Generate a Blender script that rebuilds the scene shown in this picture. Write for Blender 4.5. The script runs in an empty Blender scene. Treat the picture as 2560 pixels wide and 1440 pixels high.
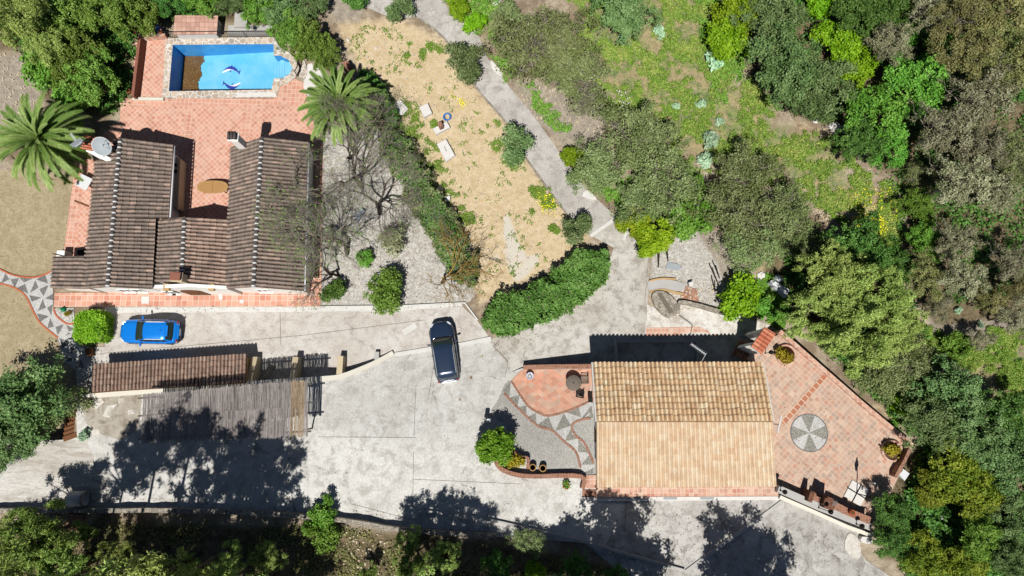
import bpy, bmesh, math, random
import numpy as np
from mathutils import Vector, Matrix, Quaternion, noise as mnoise
from mathutils.geometry import delaunay_2d_cdt

sc = bpy.context.scene
C = sc.collection
R = math.radians
# ---------------------------------------------------------------- camera, sky, sun, exposure
CAM_H, TILT, LENS = 51.0, R(9.0), 24.0
cd = bpy.data.cameras.new('camera'); cam = bpy.data.objects.new('camera', cd); C.objects.link(cam)
cam.location = (0, 0, CAM_H); cam.rotation_euler = (TILT, 0, 0)
cd.lens = LENS; cd.sensor_width = 36; cd.clip_start = .5; cd.clip_end = 2000
sc.camera = cam
SUN_EL, SUN_AZ = R(61), R(189)
world = bpy.data.worlds.new('World'); sc.world = world; world.use_nodes = True
wn = world.node_tree; wn.nodes.clear()
sky = wn.nodes.new('ShaderNodeTexSky'); sky.sky_type = 'NISHITA'; sky.sun_disc = False
sky.air_density = .55; sky.dust_density = .25; sky.ozone_density = 1.6; sky.sun_elevation = SUN_EL; sky.sun_rotation = SUN_AZ
bg = wn.nodes.new('ShaderNodeBackground'); bg.inputs[1].default_value = .05
wo = wn.nodes.new('ShaderNodeOutputWorld')
wn.links.new(sky.outputs[0], bg.inputs[0]); wn.links.new(bg.outputs[0], wo.inputs[0])
ld = bpy.data.lights.new('sun', 'SUN'); ld.energy = 5.0; ld.angle = R(.53); ld.color = (1, .972, .925)
sun = bpy.data.objects.new('sun', ld); C.objects.link(sun)
sd = Vector((math.sin(SUN_AZ)*math.cos(SUN_EL), math.cos(SUN_AZ)*math.cos(SUN_EL), math.sin(SUN_EL)))
sun.rotation_euler = (-sd).to_track_quat('-Z', 'Y').to_euler(); sun.location = sd*90
sc.view_settings.view_transform = 'Standard'; sc.view_settings.look = 'None'
sc.view_settings.exposure = 0.24; sc.view_settings.gamma = 1
sc.cycles.max_bounces = 6; sc.cycles.diffuse_bounces = 2; sc.cycles.transparent_max_bounces = 8
sc.render.film_transparent = False

# ---------------------------------------------------------------- from the photograph's survey to metres
FPX = LENS/36*2560
CT, ST = math.cos(TILT), math.sin(TILT)
def P(px, py, z=0.):
    x = (px-1280)/FPX; y = -(py-720)/FPX
    dy = y*CT+ST; dz = y*ST-CT
    t = (z-CAM_H)/dz
    return Vector((x*t, dy*t, z))
def proj(x, y, z):
    zz = z-CAM_H
    cy = y*CT+zz*ST; cz = -y*ST+zz*CT
    return 1280+FPX*x/(-cz), 720-FPX*cy/(-cz)
def sdf(poly, X, Y):
    poly = np.asarray([(p[0], p[1]) for p in poly], float)
    X = np.asarray(X, float); Y = np.asarray(Y, float)
    d = np.full(X.shape, 1e9); ins = np.zeros(X.shape, bool)
    n = len(poly)
    for i in range(n):
        ax, ay = poly[i]; bx, by = poly[(i+1) % n]
        ex, ey = bx-ax, by-ay
        t = np.clip(((X-ax)*ex+(Y-ay)*ey)/(ex*ex+ey*ey+1e-12), 0, 1)
        d = np.minimum(d, np.hypot(X-ax-t*ex, Y-ay-t*ey))
        c = ((ay > Y) != (by > Y)) & (X < (bx-ax)*(Y-ay)/(by-ay+1e-12)+ax)
        ins ^= c
    return np.where(ins, d, -d)
def segd(pts, X, Y):
    d = np.full(np.shape(X), 1e9)
    for (ax, ay), (bx, by) in zip(pts[:-1], pts[1:]):
        ex, ey = bx-ax, by-ay
        t = np.clip(((X-ax)*ex+(Y-ay)*ey)/(ex*ex+ey*ey+1e-12), 0, 1)
        d = np.minimum(d, np.hypot(X-ax-t*ex, Y-ay-t*ey))
    return d
PLAT = 1.4
def w2(px, py, z=0.): p = P(px, py, z); return (p.x, p.y)
SOFT = [w2(985, 884), w2(1225, 848), w2(1275, 930)]
UP = [w2(190, 990, 1.2), w2(795, 947, 1.2), w2(850, 941, .9), w2(920, 912, .5), w2(985, 884), w2(1225, 848), w2(1275, 930),
      w2(1310, 920, .5), w2(1482, 917, 1.2), w2(1478, 912, 1.2), w2(1885, 912, 1.2), w2(1885, 872, 1.2), w2(1950, 828, 1.2), w2(2284, 1112, 1.4),
      w2(2250, 1180, 1.4), w2(2330, 1300, 1.2), w2(2800, 1480), w2(3600, 3200), w2(-1400, 3200), w2(-1400, 1130), w2(150, 1098, 1.2), w2(188, 1090, 1.2)]
XA, XB = w2(1860, 900)[0], w2(1990, 900)[0]
XN0, XN1 = w2(1700, 800)[0], w2(1950, 800)[0]
def sstep(a, b, x):
    t = np.clip((x-a)/(b-a), 0, 1); return t*t*(3-2*t)
def z_up(X, Y):
    return PLAT*np.clip(segd(SOFT, np.asarray(X, float), np.asarray(Y, float))/6.5, 0, 1)
def z_low(X, Y):
    X = np.asarray(X, float); Y = np.asarray(Y, float)
    b = .9*sstep(XA, XB, X)*sstep(4, -2, Y)
    n = .22*np.sin(X*.55+1.3*np.sin(Y*.31))*np.sin(Y*.47+.8*np.sin(X*.23))
    return b+n*sstep(XN0, XN1, X)
def Zw(X, Y, shift=0.):
    X = np.asarray(X, float); Y = np.asarray(Y, float)
    return np.where(sdf(UP, X, Y+shift) > 0, z_up(X, Y), z_low(X, Y))
def zg(x, y): return float(Zw(np.array([x]), np.array([y]))[0])
def at(px, py, h=0.):
    z = 0.
    for i in range(5):
        p = P(px, py, z+h); z = zg(p.x, p.y)
    p = P(px, py, z+h); return p
def lin(r, g, b, k=1.):
    f = lambda v: ((v/255+.055)/1.055)**2.4 if v > 10 else v/255/12.92
    return (f(r)*k, f(g)*k, f(b)*k, 1.)

# ---------------------------------------------------------------- object helpers
def tag(o, label=None, cat=None, group=None, kind=None):
    if label: o['label'] = label
    if cat: o['category'] = cat
    if group: o['group'] = group
    if kind: o['kind'] = kind
    return o
def thing(name, label, cat, loc=(0, 0, 0), rz=0., group=None):
    o = bpy.data.objects.new(name, None); C.objects.link(o)
    o.location = loc; o.rotation_euler = (0, 0, rz); o.empty_display_size = .2
    return tag(o, label, cat, group)
def adopt(o, parent):
    o.parent = parent
    if parent.type == 'EMPTY':
        m = Matrix.Translation(parent.location) @ parent.rotation_euler.to_matrix().to_4x4()
        o.matrix_parent_inverse = m.inverted()
def copy_tree(o, parent=None):
    c = o.copy(); C.objects.link(c)
    if parent: c.parent = parent; c.matrix_parent_inverse = o.matrix_parent_inverse.copy()
    for ch in o.children: copy_tree(ch, c)
    return c

class MB:
    """collects shapes and links them as ONE mesh object"""
    def __init__(s): s.v = []; s.f = []; s.m = []; s.uv = {}; s.sm = []
    def add(s, vs, fs, m=0, smooth=False, uvs=None):
        b = len(s.v); s.v += [tuple(p) for p in vs]
        for i, f in enumerate(fs):
            s.f.append([b+k for k in f]); s.m.append(m); s.sm.append(smooth)
            if uvs: s.uv[len(s.f)-1] = uvs[i]
        return s
    def box(s, c, d, rz=0., m=0, M=None):
        M = M or (Matrix.Translation(Vector(c)) @ Matrix.Rotation(rz, 4, 'Z'))
        vs = [M @ Vector((sx*d[0]/2, sy*d[1]/2, sz*d[2]/2)) for sx in (-1, 1) for sy in (-1, 1) for sz in (-1, 1)]
        return s.add(vs, [(0, 1, 3, 2), (4, 6, 7, 5), (0, 4, 5, 1), (2, 3, 7, 6), (0, 2, 6, 4), (1, 5, 7, 3)], m)
    def rbox(s, c, d, rz=0., bev=.02, m=0):
        bm = bmesh.new(); bmesh.ops.create_cube(bm, size=1.)
        bmesh.ops.scale(bm, vec=d, verts=bm.verts)
        bmesh.ops.bevel(bm, geom=bm.edges[:], offset=bev, segments=2, affect='EDGES', profile=.5)
        M = Matrix.Translation(Vector(c)) @ Matrix.Rotation(rz, 4, 'Z')
        bm.verts.index_update()
        s.add([M @ v.co for v in bm.verts], [[v.index for v in f.verts] for f in bm.faces], m); bm.free(); return s
    def beam(s, a, b, w, h, m=0):
        a = Vector(a); b = Vector(b); d = b-a
        q = d.to_track_quat('X', 'Z')
        M = Matrix.Translation((a+b)/2) @ q.to_matrix().to_4x4()
        return s.box(None, (d.length, w, h), m=m, M=M)
    def prism(s, top, bot, m=0, cap=True):
        """top, bot: equal lists of points; side walls + caps"""
        n = len(top); vs = list(top)+list(bot)
        fs = [(i, n+i, n+(i+1) % n, (i+1) % n) for i in range(n)]
        if cap: fs += [tuple(range(n)), tuple(range(2*n-1, n-1, -1))]
        return s.add(vs, fs, m)
    def tube(s, pts, rad, n=6, m=0, cap=True):
        pts = [Vector(p) for p in pts]
        if not hasattr(rad, '__len__'): rad = [rad]*len(pts)
        vs = []; up = Vector((0, 0, 1))
        for i, p in enumerate(pts):
            d = (pts[min(i+1, len(pts)-1)]-pts[max(i-1, 0)])
            if d.length < 1e-6: d = Vector((0, 0, 1))
            d.normalize(); a = d.cross(up if abs(d.z) < .95 else Vector((1, 0, 0))).normalized(); b = d.cross(a)
            for k in range(n):
                t = 2*math.pi*k/n; vs.append(p+(a*math.cos(t)+b*math.sin(t))*rad[i])
        fs = []
        for i in range(len(pts)-1):
            for k in range(n):
                fs.append((i*n+k, i*n+(k+1) % n, (i+1)*n+(k+1) % n, (i+1)*n+k))
        if cap: fs += [tuple(range(n))[::-1], tuple(range((len(pts)-1)*n, len(pts)*n))]
        return s.add(vs, fs, m, n > 4)
    def lathe(s, prof, c=(0, 0, 0), n=20, m=0, smooth=True):
        vs = []; c = Vector(c)
        for r, z in prof:
            for k in range(n):
                t = 2*math.pi*k/n; vs.append(c+Vector((r*math.cos(t), r*math.sin(t), z)))
        fs = []
        for i in range(len(prof)-1):
            for k in range(n): fs.append((i*n+k, i*n+(k+1) % n, (i+1)*n+(k+1) % n, (i+1)*n+k))
        fs += [tuple(range(n))[::-1], tuple(range((len(prof)-1)*n, len(prof)*n))]
        return s.add(vs, fs, m, smooth)
    def build(s, name, mats, parent=None, label=None):
        me = bpy.data.meshes.new(name)
        me.from_pydata([tuple(v) for v in s.v], [], s.f)
        mats = mats if isinstance(mats, (list, tuple)) else [mats]
        for m in mats: me.materials.append(m)
        me.polygons.foreach_set('material_index', s.m); me.polygons.foreach_set('use_smooth', s.sm)
        if s.uv:
            l = me.uv_layers.new(name='UVMap')
            for i, uv in s.uv.items():
                for k, li in enumerate(me.polygons[i].loop_indices): l.data[li].uv = uv[k]
        me.update(); me.validate()
        o = bpy.data.objects.new(name, me); C.objects.link(o)
        if parent: adopt(o, parent)
        if label: o['label'] = label
        return o
def resample(pts, step):
    out = [Vector(pts[0])]
    for a, b in zip(pts[:-1], pts[1:]):
        a = Vector(a); b = Vector(b); n = max(1, int((b-a).length/step))
        out += [a.lerp(b, (i+1)/n) for i in range(n)]
    return out
def smoothpx(pts, n=4, closed=False):
    """Catmull-Rom through 2-D points"""
    out = []; L = len(pts)
    rng = range(L if closed else L-1)
    for i in rng:
        g = lambda k: pts[k % L] if closed else pts[min(max(k, 0), L-1)]
        p0, p1, p2, p3 = g(i-1), g(i), g(i+1), g(i+2)
        for k in range(n):
            t = k/n
            out.append(tuple(.5*(2*p1[j]+(p2[j]-p0[j])*t+(2*p0[j]-5*p1[j]+4*p2[j]-p3[j])*t*t+(3*p1[j]-p0[j]-3*p2[j]+p3[j])*t**3) for j in (0, 1)))
    if not closed: out.append(tuple(pts[-1]))
    return out
def sheet(name, poly, zf, off, material, step=.8, kind='structure', jit=0., seed=0):
    """flat-lying surface over a surveyed outline; zf: 'u','l' or a number"""
    zfun = (lambda x, y: float(z_up(np.array([x]), np.array([y]))[0])) if zf == 'u' else (lambda x, y: float(z_low(np.array([x]), np.array([y]))[0])) if zf == 'l' else (lambda x, y: zf)
    W = []
    for px, py in poly:
        z = 0.
        for i in range(4): p = P(px, py, z+off); z = zfun(p.x, p.y)
        W.append(Vector((p.x, p.y)))
    if jit:
        rj = random.Random(seed); w2_ = []
        for a, b in zip(W, W[1:]+W[:1]):
            n = max(1, int((b-a).length/.35))
            for i in range(n):
                q = a.lerp(b, i/n); v = mnoise.noise_vector(Vector((q.x*.9, q.y*.9, seed)))+.5*mnoise.noise_vector(Vector((q.x*2.9, q.y*2.9, seed)))
                w2_.append(q+Vector((v.x, v.y))*jit)
        W = w2_
    pts = [tuple(p) for p in W]; n = len(pts)
    edges = [(i, (i+1) % n) for i in range(n)]
    xs = [p[0] for p in pts]; ys = [p[1] for p in pts]
    if step:
        gx = np.arange(min(xs)+step*.37, max(xs), step); gy = np.arange(min(ys)+step*.41, max(ys), step)
        if len(gx) and len(gy):
            X, Y = np.meshgrid(gx, gy); X = X.ravel(); Y = Y.ravel()
            k = sdf(pts, X, Y) > step*.25
            pts = pts+list(zip(X[k], Y[k]))
    vo, eo, fo, _, _, _ = delaunay_2d_cdt([Vector(p) for p in pts], edges, [], 1, 1e-5)
    mb = MB()
    fs = []
    for f in fo:
        a, b, c = [vo[i] for i in f[:3]]
        if (b-a).cross(c-a) < 0: f = list(f)[::-1]
        fs.append(tuple(f))
    mb.add([(p.x, p.y, zfun(p.x, p.y)+off) for p in vo], fs, 0, True)
    o = mb.build(name, material)
    if kind: o['kind'] = kind
    return o
# ---------------------------------------------------------------- procedural materials
class G:
    def __init__(s, name):
        s.mat = bpy.data.materials.new(name); s.mat.use_nodes = True
        s.t = s.mat.node_tree; s.t.nodes.clear()
        s.tc = s.t.nodes.new('ShaderNodeTexCoord'); s.co = s.tc.outputs['Object']; s.uv = s.tc.outputs['UV']
    def put(s, sock, v):
        if v is None: return
        if isinstance(v, bpy.types.NodeSocket): s.t.links.new(v, sock)
        else:
            if sock.type == 'RGBA' and len(v) == 3: v = (*v, 1)
            if sock.type == 'VECTOR' and hasattr(v, '__len__') and len(v) == 4: v = tuple(v)[:3]
            sock.default_value = v
    def node(s, typ, **k):
        n = s.t.nodes.new('ShaderNode'+typ)
        for a, b in k.items(): setattr(n, a, b)
        return n
    def noise(s, scale, detail=4, rough=.6, co=None, dist=0., off=None):
        n = s.node('TexNoise'); n.inputs['Scale'].default_value = scale; n.inputs['Detail'].default_value = detail
        n.inputs['Roughness'].default_value = rough; n.inputs['Distortion'].default_value = dist
        c = co or s.co
        if off: c = s.mapping(c, loc=(off, off*.7, 0))
        s.put(n.inputs['Vector'], c); return n.outputs['Fac']
    def vor(s, scale, feature='F1', out='Distance', co=None, rnd=1.):
        n = s.node('TexVoronoi', feature=feature); n.inputs['Scale'].default_value = scale; n.inputs['Randomness'].default_value = rnd
        s.put(n.inputs['Vector'], co or s.co); return n.outputs[out]
    def mapping(s, co, loc=(0, 0, 0), rot=(0, 0, 0), scale=(1, 1, 1)):
        n = s.node('Mapping'); n.inputs['Location'].default_value = loc; n.inputs['Rotation'].default_value = rot; n.inputs['Scale'].default_value = scale
        s.put(n.inputs['Vector'], co); return n.outputs[0]
    def ramp(s, fac, stops, interp='LINEAR'):
        n = s.node('ValToRGB'); cr = n.color_ramp; cr.interpolation = interp
        while len(cr.elements) < len(stops): cr.elements.new(.5)
        for e, (p, c) in zip(cr.elements, stops):
            e.position = p; e.color = c if len(c) == 4 else (*c, 1)
        s.put(n.inputs[0], fac); return n.outputs[0]
    def step(s, fac, a, b):
        n = s.node('MapRange', interpolation_type='SMOOTHSTEP'); s.put(n.inputs['Value'], fac)
        n.inputs['From Min'].default_value = a; n.inputs['From Max'].default_value = b; return n.outputs['Result']
    def mix(s, fac, a, b, mode='MIX'):
        n = s.node('Mix', data_type='RGBA', blend_type=mode)
        s.put(n.inputs[0], fac); s.put(n.inputs[6], a); s.put(n.inputs[7], b); return n.outputs[2]
    def m(s, op, a, b=None, c=None):
        n = s.node('Math', operation=op); s.put(n.inputs[0], a); s.put(n.inputs[1], b); s.put(n.inputs[2], c); return n.outputs[0]
    def attr(s, name):
        n = s.node('Attribute', attribute_name=name); return n.outputs['Fac']
    def rnd(s): return s.node('ObjectInfo').outputs['Random']
    def scalecol(s, col, f): # multiply colour by a value
        n = s.node('VectorMath', operation='SCALE'); s.put(n.inputs[0], col); s.put(n.inputs['Scale'], f); return n.outputs[0]
    def out(s, sock):
        o = s.node('OutputMaterial'); s.t.links.new(sock, o.inputs[0]); return s.mat
    def bump(s, h, strength=.4, dist=.05):
        n = s.node('Bump'); n.inputs['Strength'].default_value = strength; n.inputs['Distance'].default_value = dist
        s.put(n.inputs['Height'], h); return n.outputs[0]
    def bsdf(s, col, rough=.9, bump=None, metal=0., spec=.25, coat=0., bs=.4, bd=.05, alpha=None, trans=0.):
        p = s.node('BsdfPrincipled'); s.put(p.inputs['Base Color'], col); s.put(p.inputs['Roughness'], rough)
        p.inputs['Metallic'].default_value = metal; p.inputs['Specular IOR Level'].default_value = spec
        p.inputs['Coat Weight'].default_value = coat; p.inputs['Coat Roughness'].default_value = .04
        p.inputs['Transmission Weight'].default_value = trans
        if bump is not None: s.put(p.inputs['Normal'], s.bump(bump, bs, bd))
        return s.out(p.outputs[0])
K = .62      # albedo scale: sunlit picture values -> real surface reflectances
def L(r, g, b, k=1.): return lin(r, g, b, K*k)
def plain(name, col, rough=.8, var=.25, scale=3., metal=0., spec=.25, coat=0.):
    g = G(name); n = g.noise(scale, 5, .65); n2 = g.noise(scale*9, 3)
    f = g.m('ADD', g.m('MULTIPLY', n, var*1.4), g.m('MULTIPLY', n2, var*.7))
    f = g.m('ADD', f, 1-var*1.05)
    return g.bsdf(g.scalecol(col, f), rough, n2, metal, spec, coat, bs=.15, bd=.02)

def concrete(name, c0, c1, stain, crack=1., seed=0., rx=(1, 1, 1)):
    g = G(name); co = g.mapping(g.co, loc=(seed*3.1, seed*7.7, 0), scale=rx)
    a = g.noise(.22, 6, .65, co, .6); b = g.noise(1.3, 6, .7, co, .4); c = g.noise(9, 4, .7, co); d = g.noise(55, 2, .6, co)
    col = g.mix(g.step(a, .36, .62), c0, c1)
    col = g.mix(g.m('MULTIPLY', g.step(b, .44, .66), .9), col, stain)
    col = g.mix(g.m('MULTIPLY', g.step(g.noise(.5, 7, .72, g.mapping(co, loc=(7, 19, 0)), .8), .54, .72), .4), col, g.scalecol(stain, .88))
    w = g.step(g.noise(.8, 5, .75, g.mapping(co, loc=(31, 5, 0)), 1.2), .58, .74)
    col = g.mix(g.m('MULTIPLY', w, .65), col, L(244, 242, 238))
    k = g.m('ADD', g.m('MULTIPLY', c, 1.0), g.m('MULTIPLY', g.noise(24, 3, .7, co), .9)); k = g.m('ADD', k, .12)
    col = g.scalecol(col, k)
    dn = g.node('VectorMath', operation='MULTIPLY_ADD')
    nn = g.node('TexNoise'); nn.inputs['Scale'].default_value = .9; nn.inputs['Detail'].default_value = 4; g.put(nn.inputs['Vector'], co)
    g.put(dn.inputs[0], nn.outputs['Color']); dn.inputs[1].default_value = (2.2, 2.2, 0); g.put(dn.inputs[2], co)
    e = g.vor(.17, 'DISTANCE_TO_EDGE', co=dn.outputs[0])
    cr = g.m('MULTIPLY', g.step(e, .007, .002), g.m('MULTIPLY', g.step(b, .40, .56), .55*crack))
    col = g.mix(cr, col, L(105, 98, 90))
    return g.bsdf(col, .92, g.m('ADD', c, g.m('MULTIPLY', d, .6)), bs=.25, bd=.02)

def tiles(name, size, ang, cols, grout, gw=.06, dirt=.25, uneven=.45, seed=0, aspect=1.):
    g = G(name)
    co = g.mapping(g.co, loc=(seed, seed*.37, 0), rot=(0, 0, ang), scale=(1/size, 1/size/aspect, 0))
    fl = g.node('VectorMath', operation='FLOOR'); g.put(fl.inputs[0], co)
    fr = g.node('VectorMath', operation='FRACTION'); g.put(fr.inputs[0], co)
    wn_ = g.node('TexWhiteNoise', noise_dimensions='2D'); g.put(wn_.inputs['Vector'], fl.outputs[0])
    sp = g.node('SeparateXYZ'); g.put(sp.inputs[0], fr.outputs[0])
    x = g.m('SUBTRACT', .5, g.m('ABSOLUTE', g.m('SUBTRACT', sp.outputs[0], .5)))
    y = g.m('SUBTRACT', .5, g.m('ABSOLUTE', g.m('SUBTRACT', sp.outputs[1], .5)))
    wob = g.m('MULTIPLY', g.m('SUBTRACT', g.noise(5, 3), .5), .05)
    gm = g.step(g.m('ADD', g.m('MINIMUM', x, y), wob), gw, gw*.45)
    n = len(cols); col = g.ramp(wn_.outputs['Value'], [(i/(n-1), c) for i, c in enumerate(cols)])
    big = g.noise(.35, 5, .65); mid = g.noise(2.4, 5, .7); fine = g.noise(22, 3)
    col = g.scalecol(col, g.m('ADD', g.m('MULTIPLY', mid, uneven), 1-uneven*.5))
    col = g.mix(gm, col, grout)
    col = g.mix(g.m('MULTIPLY', g.step(big, .5, .75), dirt), col, L(205, 178, 160))
    col = g.mix(g.m('MULTIPLY', g.step(g.noise(1.1, 6, .75, off=17), .56, .78), dirt), col, L(120, 95, 80))
    col = g.scalecol(col, g.m('ADD', g.m('MULTIPLY', fine, .3), .85))
    return g.bsdf(col, .8, g.m('SUBTRACT', fine, g.m('MULTIPLY', gm, 1.5)), bs=.3, bd=.012)

def rooftile(name, cols, dark, moss=.3, mosscol=None, light=.2, groove=.6):
    g = G(name); fl = g.node('VectorMath', operation='FLOOR'); g.put(fl.inputs[0], g.uv)
    w = g.node('TexWhiteNoise', noise_dimensions='2D'); g.put(w.inputs['Vector'], fl.outputs[0])
    n = len(cols); col = g.ramp(w.outputs['Value'], [(i/(n-1), c) for i, c in enumerate(cols)])
    a = g.noise(1.6, 6, .7); b = g.noise(14, 4, .7); big = g.noise(.3, 4, .6)
    col = g.mix(g.m('MULTIPLY', g.step(g.m('ADD', g.m('MULTIPLY', a, .6), g.m('MULTIPLY', b, .4)), .46, .66), moss), col, dark)
    fr = g.node('VectorMath', operation='FRACTION'); g.put(fr.inputs[0], g.uv); sp = g.node('SeparateXYZ'); g.put(sp.inputs[0], fr.outputs[0])
    if mosscol: col = g.mix(g.m('MULTIPLY', g.step(g.noise(.8, 6, .75, off=9), .54, .72), .55), col, mosscol)
    lip = g.m('MULTIPLY', g.step(sp.outputs[1], .22, .02), light)
    col = g.mix(lip, col, cols[-1])
    gv = g.m('MULTIPLY', g.step(sp.outputs[0], .58, .72), g.m('ADD', g.m('MULTIPLY', g.step(a, .35, .62), .5), .5))
    col = g.mix(g.m('MULTIPLY', gv, groove), col, g.scalecol(dark, .7))
    col = g.scalecol(col, g.m('ADD', g.m('MULTIPLY', b, .7), .62))
    return g.bsdf(col, .9, b, bs=.35, bd=.02)

def crazy(name, cols, mortar, scale=2.2, w=.05):
    g = G(name)
    e = g.vor(scale, 'DISTANCE_TO_EDGE'); c = g.vor(scale, 'F1', 'Color')
    sp = g.node('SeparateColor'); g.put(sp.inputs[0], c)
    n = len(cols); col = g.ramp(sp.outputs[0], [(i/(n-1), k) for i, k in enumerate(cols)])
    f = g.noise(9, 5, .7); col = g.scalecol(col, g.m('ADD', g.m('MULTIPLY', f, .6), .7))
    col = g.mix(g.step(e, w, w*.5), col, mortar)
    return g.bsdf(col, .85, g.step(e, 0, .12), bs=.4, bd=.02)
def pebbles(name, c0, c1, scale=22.):
    g = G(name); c = g.vor(scale, 'F1', 'Color'); sp = g.node('SeparateColor'); g.put(sp.inputs[0], c)
    e = g.vor(scale, 'F1', 'Distance'); n = g.noise(1.2, 5, .7)
    col = g.mix(sp.outputs[0], c0, c1); col = g.scalecol(col, g.m('ADD', g.m('MULTIPLY', g.step(e, .75, .25), .45), .55))
    col = g.scalecol(col, g.m('ADD', g.m('MULTIPLY', n, .5), .75))
    return g.bsdf(col, .8, g.m('SUBTRACT', 1, e), bs=.6, bd=.02)
def leafmat(name, c0, c1, c2, tr=.18, hue=.0):
    g = G(name); t = g.attr('tint'); r = g.rnd()
    n = g.noise(.9, 3, .6)
    f = g.m('ADD', g.m('MULTIPLY', t, .75), g.m('MULTIPLY', n, .25))
    col = g.ramp(f, [(.1, c0), (.5, c1), (.92, c2)])
    hs = g.node('HueSaturation'); g.put(hs.inputs['Color'], col)
    g.put(hs.inputs['Hue'], g.m('ADD', g.m('MULTIPLY', r, .04), .48)); g.put(hs.inputs['Value'], g.m('ADD', g.m('MULTIPLY', r, .5), .74))
    d = g.node('BsdfPrincipled'); g.put(d.inputs['Base Color'], hs.outputs[0]); d.inputs['Roughness'].default_value = .55; d.inputs['Specular IOR Level'].default_value = .25
    tl = g.node('BsdfTranslucent'); g.put(tl.inputs[0], hs.outputs[0])
    mx = g.node('MixShader'); mx.inputs[0].default_value = tr
    g.t.links.new(d.outputs[0], mx.inputs[1]); g.t.links.new(tl.outputs[0], mx.inputs[2])
    return g.out(mx.outputs[0])
def tintmat(name, stops, rough=.85, nscale=6.):
    g = G(name); t = g.attr('tint'); n = g.noise(nscale, 4, .7)
    col = g.ramp(t, stops); col = g.scalecol(col, g.m('ADD', g.m('MULTIPLY', n, .7), .62))
    return g.bsdf(col, rough, n, bs=.2, bd=.01)

M = {}
M['white'] = plain('white_render', L(244, 240, 232, 1.3), .9, .16, 1.2)
M['cream'] = plain('cream_render', L(224, 206, 172), .9, .2, 1.)
M['tanwall'] = plain('ochre_render', L(214, 176, 122), .9, .2, 1.)
M['palegrey'] = plain('grey_render', L(200, 197, 192), .9, .3, 1.)
M['whitestone'] = plain('white_stone', L(240, 236, 230), .9, .25, 2.)
M['metal_dark'] = plain('dark_iron', L(40, 38, 36), .5, .3, 4., .6)
M['metal_white'] = plain('white_metal', L(238, 240, 242), .45, .1, 3.)
M['metal_grey'] = plain('grey_metal', L(176, 184, 188), .6, .15, 3., 0.)
M['wood'] = plain('brown_wood', L(128, 84, 52), .75, .5, 7.)
M['greywood'] = plain('weathered_wood', L(126, 116, 104), .85, .5, 7.)
M['paletan'] = plain('pale_wood', L(196, 152, 96), .7, .35, 9.)
M['darkwood'] = plain('dark_wood', L(66, 54, 46), .7, .4, 7.)
M['terracotta'] = plain('terracotta', L(206, 118, 80), .85, .35, 5.)
M['rubber'] = plain('rubber', (.012, .012, .013, 1), .85, .2, 6.)
M['plastic_blue'] = plain('blue_plastic', L(50, 110, 200), .4, .15, 4.)
M['glass'] = plain('window_glass', (.03, .04, .05, 1), .08, .15, 2., 0, .6)
M['glass_green'] = plain('car_glass', (.018, .028, .026, 1), .05, .1, 2., 0, .7)
M['soil'] = plain('soil', L(120, 92, 66), .95, .5, 4.)
M['bark'] = plain('bark', L(104, 92, 78), .95, .5, 8.)
M['twig'] = plain('grey_twig', L(160, 150, 136), .95, .4, 6.)
M['twig_dark'] = plain('dark_twig', L(84, 74, 66), .95, .5, 6.)
M['twig_gold'] = plain('golden_twig', L(168, 136, 72), .9, .4, 6.)
M['stone'] = crazy('rubble_stone', [L(150, 142, 130), L(190, 180, 164), L(170, 160, 146)], L(120, 112, 100), 3.5)
M['coping'] = crazy('crazy_paving', [L(196, 178, 158), L(226, 208, 186), L(176, 170, 160), L(214, 186, 158)], L(246, 240, 232), 2.6, .075)
M['brick'] = tiles('brick_top', .2, R(3), [L(140, 96, 76), L(176, 122, 96), L(158, 110, 88)], L(196, 170, 150), .05, .3)
M['brickred'] = plain('dark_red_brick', L(158, 104, 86), .9, .4, 5.)
M['brickpaver'] = tiles('stair_brick', .26, R(38), [L(150, 100, 78), L(200, 140, 110)], L(190, 168, 150), .05, .4)
CT_MAIN = [L(222, 156, 130), L(232, 170, 144), L(236, 180, 156), L(226, 162, 136), L(240, 188, 164), L(214, 150, 124), L(232, 176, 150), L(238, 188, 164)]
M['tile_diag'] = tiles('terracotta_diagonal', .30, R(45), CT_MAIN, L(250, 228, 212), .06, .35, seed=.1)
M['tile_str'] = tiles('terracotta_straight', .335, R(2), CT_MAIN, L(246, 222, 204), .06, .25, seed=.6)
M['tile_walk'] = tiles('terracotta_walk', .42, R(0), [L(220, 150, 124), L(232, 170, 144), L(240, 188, 164), L(212, 142, 118)], L(248, 228, 212), .05, .3, seed=.3)
CT_G = [L(208, 172, 150), L(222, 188, 164), L(198, 158, 136), L(216, 184, 164), L(190, 166, 148), L(228, 198, 174), L(212, 160, 136), L(204, 178, 160)]
M['tile_east'] = tiles('terracotta_worn', .31, R(44), CT_G, L(236, 214, 190), .055, .55, .6, seed=.2)
M['tile_eastband'] = tiles('terracotta_band', .42, R(44), [L(204, 136, 104), L(190, 120, 92)], L(240, 216, 188), .1, .3, seed=.2)
M['tile_terr'] = tiles('terracotta_broken', .42, R(52), [L(228, 162, 134), L(238, 180, 150), L(208, 152, 126), L(232, 190, 164), L(204, 172, 150)], L(220, 182, 158), .035, .4, .7, seed=.5, aspect=.7)
M['tile_plinth'] = tiles('terracotta_ledge', .3, R(0), [L(228, 180, 156), L(214, 160, 136), L(236, 200, 176), L(206, 142, 118)], L(242, 222, 202), .06, .45, .7, seed=.8)
M['roof_main'] = rooftile('weathered_brown_tiles', [L(146, 131, 120), L(160, 144, 132), L(150, 134, 122), L(166, 149, 136), L(144, 130, 120), L(160, 143, 131), L(170, 150, 137), L(206, 178, 160)], L(108, 96, 87), .45, light=.4, groove=.95)
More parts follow.
